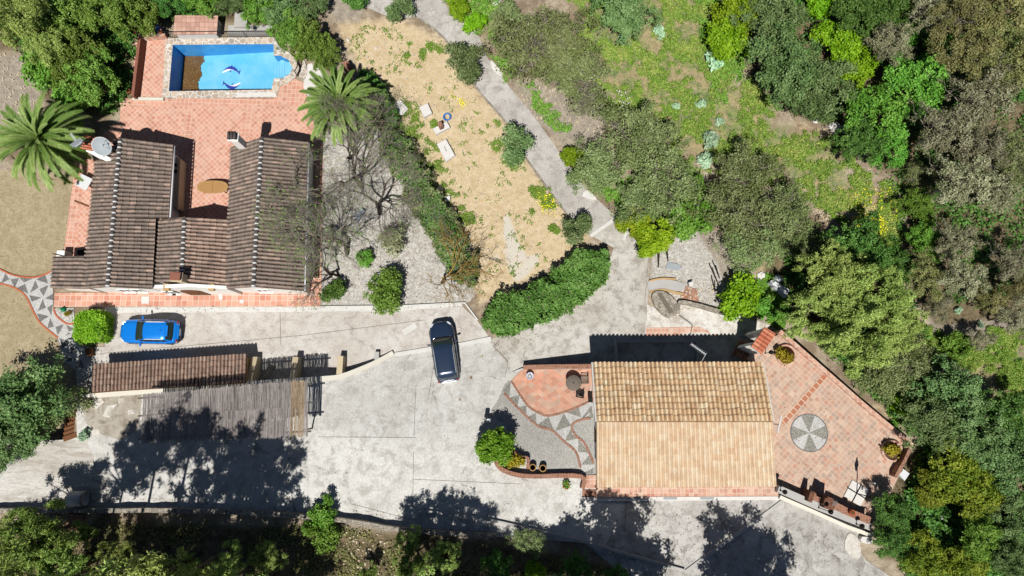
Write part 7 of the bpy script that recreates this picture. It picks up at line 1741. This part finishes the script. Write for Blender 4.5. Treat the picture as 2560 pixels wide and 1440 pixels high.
# ---------------------------------------------------------------- palms
def palm(name, label, px, py, rpx, th, seed):
    rng = random.Random(seed); c = P(px, py, th); z0 = zg(c.x, c.y); root = thing(name, label, 'palm tree', (c.x, c.y, z0)); Lf = rpx/FPX*(CAM_H-th)*1.08
    V = []; F = []; TI = []
    def tri(a, b, c_, t): V.extend((a, b, c_)); F.append((len(V)-3, len(V)-2, len(V)-1)); TI.append(t)
    n = 74
    for i in range(n):
        age = i/n; az = i*2.39996+rng.uniform(-.12, .12); el = R(82-98*age**.85+rng.uniform(-6, 6)); ln = Lf*(.55+.5*min(1, age*2.2))*rng.uniform(.9, 1.06)
        h = Vector((math.cos(az), math.sin(az), 0)); pts = []; p = c+Vector((0, 0, .25))+h*.12; e = el; K_ = 14
        for k in range(K_+1): pts.append(p.copy()); p = p+(h*math.cos(e)+Vector((0, 0, math.sin(e))))*(ln/K_); e -= R(4.2+3.0*age)*(.5+k/K_)
        side = Vector((-h.y, h.x, 0)); tw = rng.uniform(-.5, .5); base_t = .35+.4*rng.random()-.25*(age > .85)
        for k in range(K_):
            a, b = pts[k], pts[k+1]; d = (b-a).normalized(); w = .035*(1-k/K_)+.006
            V.extend((a-side*w, a+side*w, b+side*w, b-side*w)); L4 = len(V); F.append((L4-4, L4-3, L4-2, L4-1)); TI.append(.92)
            up = side.cross(d); 
            if up.z < 0: up = -up
            if k < 1: continue
            for s in (-1, 1):
                for q in range(7):
                    o = a.lerp(b, (q+.5)/7); t = (k+q/7)/K_; lf = ln*.125*math.sin(math.pi*min(1, .18+t*.80))**.6+.05
                    dr = (d*1.0+side*s*(.8)+up*(.30+.15*tw*s)+Vector((0, 0, -.12))).normalized()
                    tip = o+dr*lf+Vector((0, 0, -.10*lf)); ww = d*.034
                    tri(o-ww, o+ww, tip, base_t+rng.uniform(-.18, .18)+.12*t)
    me = bpy.data.meshes.new('crown'); me.from_pydata([tuple(v) for v in V], [], F); me.materials.append(M['lf_palm']); at_ = me.attributes.new('tint', 'FLOAT', 'FACE'); at_.data.foreach_set('value', [min(1, max(0, t)) for t in TI])
    o = bpy.data.objects.new('crown', me); C.objects.link(o); adopt(o, root)
    mb = MB(); mb.tube([Vector((c.x, c.y, z0-.1)), Vector((c.x+.05, c.y, (z0+th)/2)), Vector((c.x, c.y, th+.2))], [.34, .27, .3], 12)
    for k in range(int((th-z0)/.16)):
        zz = z0+k*.16
        for q in range(8):
            t = q*.785+k*.39; mb.box((c.x+.29*math.cos(t), c.y+.29*math.sin(t), zz), (.12, .09, .1), t)
    mb.build('trunk', M['bark'], root)
    return root
palm('palm_tree', 'tall date palm at the pool patio between the east wing and the sandy garden', 848, 262, 104, 3.6, 3)
palm('palm_tree', 'tall date palm at the left edge beside the satellite dish', 106, 352, 124, 3.4, 4)

# ---------------------------------------------------------------- bare trees in the gravel garden
def bare_tree(name, label, px, py, pts_main, mat_, seed, h, spread, depth=5, r0=.13, leaf=None, nleaf=0):
    rng = random.Random(seed); b = at(px, py); root = thing(name, label, 'tree', b); trunk = MB(); twig = MB(); tips = []
    def grow(p, d, ln, r, lv):
        q = p+d*ln*.5+Vector((rng.uniform(-1, 1), rng.uniform(-1, 1), rng.uniform(-.3, .6)))*ln*.14; e = p+d*ln+Vector((rng.uniform(-1, 1), rng.uniform(-1, 1), rng.uniform(-.5, .5)))*ln*.16
        (trunk if lv < 3 else twig).tube([p, q, e], [r, r*.85, r*.66], 6 if lv < 2 else 4)
        if lv >= depth: tips.append(e); return
        for k in range(3 if lv else 4):
            a = rng.uniform(0, 6.28); f = rng.uniform(.45, .95)
            s = d.orthogonal().normalized(); s = Matrix.Rotation(a, 3, d) @ s
            nd = (d+s*f*(1.25 if lv == 0 else 1.)); nd.z = nd.z*.75+(.04 if lv > 1 else .1); nd.normalize()
            st = (q.lerp(e, rng.uniform(.2, 1.))) if k else e
            grow(st, nd, ln*rng.uniform(.62, .86), r*.58, lv+1)
    grow(Vector(b)-Vector((0, 0, .1)), Vector((pts_main[0], pts_main[1], 1.)).normalized(), h, r0, 0)
    trunk.build('trunk', mat_, root); o = twig.build('branches', M['twig'] if mat_ != M['twig_gold'] else mat_, root)
    if nleaf:
        tp = np.array([tuple(t) for t in tips]); k = NR.integers(0, len(tp), nleaf); c = tp[k]+NR.normal(size=(nleaf, 3))*.12
        me = leafmesh('crown', c, NR.normal(size=(nleaf, 3))+np.array([0, 0, .6]), .06*NR.uniform(.7, 1.3, nleaf), NR.uniform(.2, 1, nleaf)); me.materials.append(leaf); o = bpy.data.objects.new('crown', me); C.objects.link(o); adopt(o, root)
    return root
bare_tree('bare_tree', 'bare dark twisted tree nearest the villa wall in the gravel garden', 868, 634, (-.25, .25), M['twig_dark'], 2, 2.3, 1, 7, .19, M['lf_weed'], 1500)
bare_tree('bare_tree', 'bare dark tree in the upper part of the gravel garden', 905, 470, (-.2, .1), M['twig_dark'], 5, 2.3, 1, 7, .17, M['lf_weed'], 1500)
bare_tree('bare_tree', 'bare grey tree beside the diagonal hedge in the gravel garden', 948, 535, (.1, .35), M['twig_dark'], 8, 2.0, 1, 7, .15, M['lf_weed'], 900)
bare_tree('bare_tree', 'bare golden branched tree over the lower end of the diagonal hedge', 1104, 706, (.2, .25), M['twig_gold'], 9, 2.0, 1, 5, .12)
bare_tree('bare_tree', 'small bare tree overhanging the villa walkway corner', 848, 690, (-.2, -.1), M['twig_dark'], 13, 1.8, 1, 5, .11, M['lf_weed'], 300)
bare_tree('bare_tree', 'bare tree close to the villa, its greenish twigs over the east roof', 812, 540, (-.45, .15), M['twig_dark'], 23, 2.3, 1, 6, .12, M['lf_weed'], 900)
bare_tree('bare_tree', 'bare tree at the top of the gravel garden under the palm', 880, 395, (.1, -.1), M['twig_dark'], 31, 1.9, 1, 6, .1, M['lf_weed'], 600)
bare_tree('bare_tree', 'grey leafless shrub tree on the rough ground beside the path', 1444, 268, (.0, .1), M['twig'], 17, 1.3, 1, 5, .08)

# ---------------------------------------------------------------- grass, weeds, flowers: uncountable cover
def scatter(polys, n, seed, soft=1., clump=.0, keep=.55, fr=.35):
    rng = np.random.default_rng(seed); out = []
    for poly, k in polys:
        W = [w2(x, y) for x, y in poly]; A = np.array(W); lo, hi = A.min(0), A.max(0); m_ = int(n*k)
        X = rng.uniform(lo[0], hi[0], m_*3); Y = rng.uniform(lo[1], hi[1], m_*3); d = sdf(W, X, Y)
        nz = np.array([mnoise.noise(Vector((a*fr, b*fr, seed)))*.6+mnoise.noise(Vector((a*fr*3.1, b*fr*3.1, seed+3)))*.4 for a, b in zip(X, Y)])
        g = (d > -.3+nz*.8) & (nz > (keep-.5)*1.2) if clump else d > 0
        X, Y, nz = X[g][:m_], Y[g][:m_], nz[g][:m_]; out.append(np.stack([X, Y, nz], 1))
    return np.concatenate(out)
def cover(name, label, pts, h, w, mat_, asp=3., flat=.5, tint=None, seed=1, per=6, spread=.1):
    rng = np.random.default_rng(seed); k = np.repeat(np.arange(len(pts)), per); X = pts[k, 0]+rng.normal(size=len(k))*spread; Y = pts[k, 1]+rng.normal(size=len(k))*spread
    Z = Zw(X, Y)+h*rng.uniform(.15, .9, len(k)); n = len(k); ax = rng.normal(size=(n, 3)); ax[:, 2] = np.abs(ax[:, 2])*.5+.25
    nr = rng.normal(size=(n, 3))*.7; nr[:, 2] += .8; t = .45+pts[k, 2]*.7+rng.normal(size=n)*.18
    me = leafmesh(name, np.stack([X, Y, Z], 1), nr, w*rng.uniform(.6, 1.4, n), t, asp, ax); me.materials.append(mat_); o = bpy.data.objects.new(name, me); C.objects.link(o)
    tag(o, label, 'ground cover', None, 'stuff'); return o
MEADOW = [((1430, -40), (1480, -40), (1800, -40), (1850, 180), (1960, 300), (2120, 350), (2150, 440), (2250, 470), (2250, 640), (2150, 590), (2060, 520), (1900, 440), (1720, 420), (1560, 300), (1420, 150))]
cover('meadow_grass', 'patchy green meadow grass on the slope', scatter([(MEADOW[0], 1.), (((2300, 820), (2600, 830), (2640, 1000), (2480, 1060), (2340, 900)), .3), (((2250, 1300), (2600, 1290), (2600, 1460), (2380, 1460)), .25)], 15000, 3, clump=1, keep=.49, fr=.5), .22, .05, M['lf_grass'], 4.5, per=7)
cover('verge_plants', 'low green plants along the path verge', scatter([(((1100, -20), (1240, -20), (1330, 220), (1430, 330), (1400, 330), (1260, 190), (1190, 70)), .5), (((1500, 470), (1720, 420), (1790, 520), (1720, 600), (1640, 540), (1560, 530)), .5), (((1890, 680), (1990, 730), (1960, 820), (1900, 780)), .2), (((2190, 960), (2270, 1030), (2290, 1090), (2230, 1060)), .15), (((1740, 0), (1850, 0), (1850, 180), (1800, 260)), .2)], 3600, 5, clump=1, keep=.45, fr=.6), .25, .09, M['lf_weed'], 2.2, per=8)
SAND = [(860, 70), (990, 60), (1110, 110), (1200, 260), (1310, 410), (1410, 540), (1460, 600), (1300, 690), (1200, 740), (1150, 600), (1060, 430), (960, 300), (900, 180)]
cover('garden_weeds', 'scattered green weeds on the sandy field', scatter([(SAND, .5), (((950, 205), (1005, 240), (1060, 310), (1120, 450), (1190, 560), (1150, 560), (1040, 380)), .9), (((1320, 470), (1395, 480), (1400, 580), (1340, 550)), .55), (((1030, 90), (1110, 130), (1090, 150), (1010, 140)), .25), (((1090, 280), (1130, 300), (1120, 340), (1080, 320)), .2), (((1200, 330), (1260, 400), (1300, 440), (1250, 300)), .2)], 2600, 7, clump=1, keep=.60, fr=.7), .12, .075, M['lf_weed'], 2., per=7)
cover('undergrowth', 'dark undergrowth between the trees of the wood', scatter([(((1880, -60), (2640, -60), (2640, 720), (2400, 760), (2260, 660), (2240, 480), (2120, 330), (1980, 260)), .45), (((1990, 580), (2200, 660), (2330, 880), (2290, 1100), (2050, 850), (1960, 760)), .4), (((2290, 1110), (2600, 1040), (2600, 1480), (2250, 1420), (2190, 1320), (2260, 1210)), .4), (((-60, -60), (760, -60), (560, 30), (340, 60), (320, 240), (270, 280), (120, 220)), .35)], 9000, 9, clump=1, keep=.40, fr=.3), .5, .13, M['lf_deep'], 1.7, per=6, spread=.22)
cover('slope_litter', 'dry brown litter and low growth on the shaded slope below the yard', scatter([(((-60, 1290), (860, 1315), (1240, 1355), (1700, 1450), (1700, 1520), (-60, 1520)), 1.)], 3000, 12, clump=1, keep=.5, fr=.5), .2, .09, M['lf_drygreen'], 2., per=6, spread=.2)
cover('yellow_flowers', 'yellow wild flowers in the meadow and the garden', scatter([(((2130, 545), (2200, 545), (2215, 580), (2150, 590)), .7), (((1340, 480), (1390, 490), (1390, 540), (1350, 530)), .12), (((1120, 240), (1170, 250), (1160, 275)), .06), (((2330, 1330), (2470, 1360), (2440, 1450), (2340, 1450)), .5), (((2080, 470), (2240, 480), (2240, 560), (2160, 560)), .2), (((2370, 1210), (2480, 1200), (2470, 1290), (2400, 1290)), .25)], 700, 15), .35, .08, M['fl_yellow'], 1., per=2, spread=.12)
cover('white_flowers', 'white flowers scattered along the verge and on the shrub by the walkway', scatter([(((1550, 230), (1580, 250), (1560, 290), (1530, 260)), .3), (((815, 705), (850, 705), (855, 750), (815, 745)), .5), (((1225, 0), (1260, 10), (1240, 30)), .2), (((1735, 440), (1760, 450), (1740, 480)), .2), (((2370, 1335), (2400, 1340), (2390, 1360)), .2)], 220, 16), .9, .08, M['fl_white'], 1., per=1)
M['pale_stones'] = plain('pale_stone', L(228, 212, 184), .95, .4, 8.)
def stones(name, label, pts, r0, r1, mat_, seed):
    rng = np.random.default_rng(seed); mb = MB(); bz = Zw(pts[:, 0], pts[:, 1])
    for (x, y, _), z in zip(pts, bz):
        r = r0+(r1-r0)*rng.random()**3; a = rng.uniform(0, 6.28); n = 6; k = rng.uniform(.7, 1.2, n)
        top = [Vector((x+r*.6*k[i]*math.cos(a+i*1.047), y+r*.6*k[i]*math.sin(a+i*1.047), z+r*.75)) for i in range(n)]; bot = [Vector((x+r*k[i]*math.cos(a+i*1.047), y+r*k[i]*math.sin(a+i*1.047), z-.05)) for i in range(n)]
        mb.prism(top, bot, 0)
    o = mb.build(name, mat_); tag(o, label, 'stones', None, 'stuff')
stones('loose_stones', 'loose pale stones strewn over the sandy field and the bare slopes', scatter([(SAND, .5), (((1270, 190), (1530, 260), (1500, 350), (1330, 290)), .15), (((870, 1310), (980, 1330), (970, 1460), (870, 1460)), .15), (((1620, 700), (1790, 700), (1800, 780), (1700, 780)), .15), (((-20, 130), (120, 150), (100, 250), (-20, 400)), .15), (((1980, 430), (2120, 560), (2060, 560), (1960, 470)), .1)], 2000, 41), .03, .13, M['pale_stones'], 41)
def litter():
    pts = scatter([(((265, 765), (800, 762), (1150, 758), (1150, 770), (800, 778), (265, 780)), .25), (((1195, 800), (1225, 850), (1420, 795), (1540, 640), (1560, 700), (1440, 810), (1240, 880)), .4), (((240, 1230), (1000, 1270), (1500, 1340), (1240, 1330), (870, 1300), (240, 1270)), .5), (((1560, 1262), (2120, 1330), (2160, 1400), (1700, 1420)), .3), (((1900, 920), (2240, 1110), (2170, 1270), (1960, 1200)), .15), (((320, 260), (740, 260), (560, 500), (470, 500)), .1), (((820, 350), (1000, 440), (1180, 740), (820, 750)), .5)], 750, 43); rng = np.random.default_rng(43); n = len(pts)
    z = np.maximum(z_up(pts[:, 0], pts[:, 1])*(sdf(UP, pts[:, 0], pts[:, 1]) > 0), 0)+.05
    me = leafmesh('fallen_leaves', np.stack([pts[:, 0], pts[:, 1], z], 1), rng.normal(size=(n, 3))*.25+np.array([0, 0, 1.]), .05*rng.uniform(.6, 1.4, n), rng.uniform(.3, 1, n), 1.6); me.materials.append(M['litter']); o = bpy.data.objects.new('fallen_leaves', me); C.objects.link(o); tag(o, 'dry fallen leaves scattered over the concrete and gravel', 'leaves', None, 'stuff')
M['litter'] = leafmat('fallen_leaf', LL(70, 56, 36), LL(104, 84, 54), LL(140, 118, 76), .1)
litter()
# red flowering pot on the yard, rocks on the meadow
def last():
    p = P(1415, 1213, 1.8); z = zu(p.x, p.y); r_ = thing('flower_pot', 'blue and white pot of red geraniums on the yard by the brick planter wall', 'flower pot', (p.x, p.y, z))
    MB().lathe([(.13, z), (.19, z+.22), (.22, z+.36), (.18, z+.36), (.17, z+.3)], (p.x, p.y, 0), 18).build('pot', M['glaze'], r_)
    n = 260; c = NR.normal(size=(n, 3))*np.array([.13, .13, .08])+np.array([p.x, p.y, z+.44]); me = leafmesh('foliage', c, NR.normal(size=(n, 3))+np.array([0, 0, 1.]), .07*NR.uniform(.7, 1.3, n), NR.uniform(.2, .9, n)); me.materials.append(M['lf_green']); o = bpy.data.objects.new('foliage', me); C.objects.link(o); adopt(o, r_)
    n = 60; a = NR.uniform(0, 6.28, n); c = np.stack([p.x+.2*np.cos(a), p.y-.06+.17*np.sin(a), np.full(n, z+.48)+NR.normal(size=n)*.05], 1); me = leafmesh('flowers', c, NR.normal(size=(n, 3))*.4+np.array([0, 0, 1.]), .07*NR.uniform(.7, 1.3, n), NR.uniform(0, 1, n), 1.1); me.materials.append(M['fl_red']); o = bpy.data.objects.new('flowers', me); C.objects.link(o); adopt(o, r_)
    def rock(px, py, r, lab, mt=M['whitestone']):
        c = at(px, py, r*.4); bm = bmesh.new(); bmesh.ops.create_icosphere(bm, subdivisions=3, radius=1.)
        for v in bm.verts: k = 1+.35*mnoise.noise(v.co*1.3+Vector((px, py, 0)))+.12*mnoise.noise(v.co*4+Vector((px, 0, 0))); v.co = Vector((v.co.x*r*k, v.co.y*r*k*.8, v.co.z*r*k*.55))
        me = bpy.data.meshes.new('rock'); bm.to_mesh(me); bm.free(); me.materials.append(mt); o = bpy.data.objects.new('rock', me); C.objects.link(o); o.location = c; o.rotation_euler = (0, 0, px); tag(o, lab, 'rock', 'pale rocks')
    rock(2088, 318, .5, 'pale rock at the foot of the grey green dense tree'); rock(2104, 322, .36, 'smaller pale rock right of its neighbour at the meadow corner'); rock(2040, 300, .3, 'pale stone at the edge of the bare track'); rock(1908, 688, .22, 'white stone near the flat stone in the sand')
    rock(870, 100, .14, 'little white stone at the top of the sandy field'); rock(940, 120, .12, 'little pale stone in the upper sandy field'); rock(1420, 765, .12, 'white stone spot on the road beside the hedge end') if False else None
    rock(2360, 1290, .3, 'white stone below the golden acacia'); rock(2330, 1360, .3, 'white stone on the bank near the timber steps'); rock(2100, 520, .14, 'small stone in the sandy strip of the meadow')
last()
# prototypes never used at their own place would stay at the origin: none are left
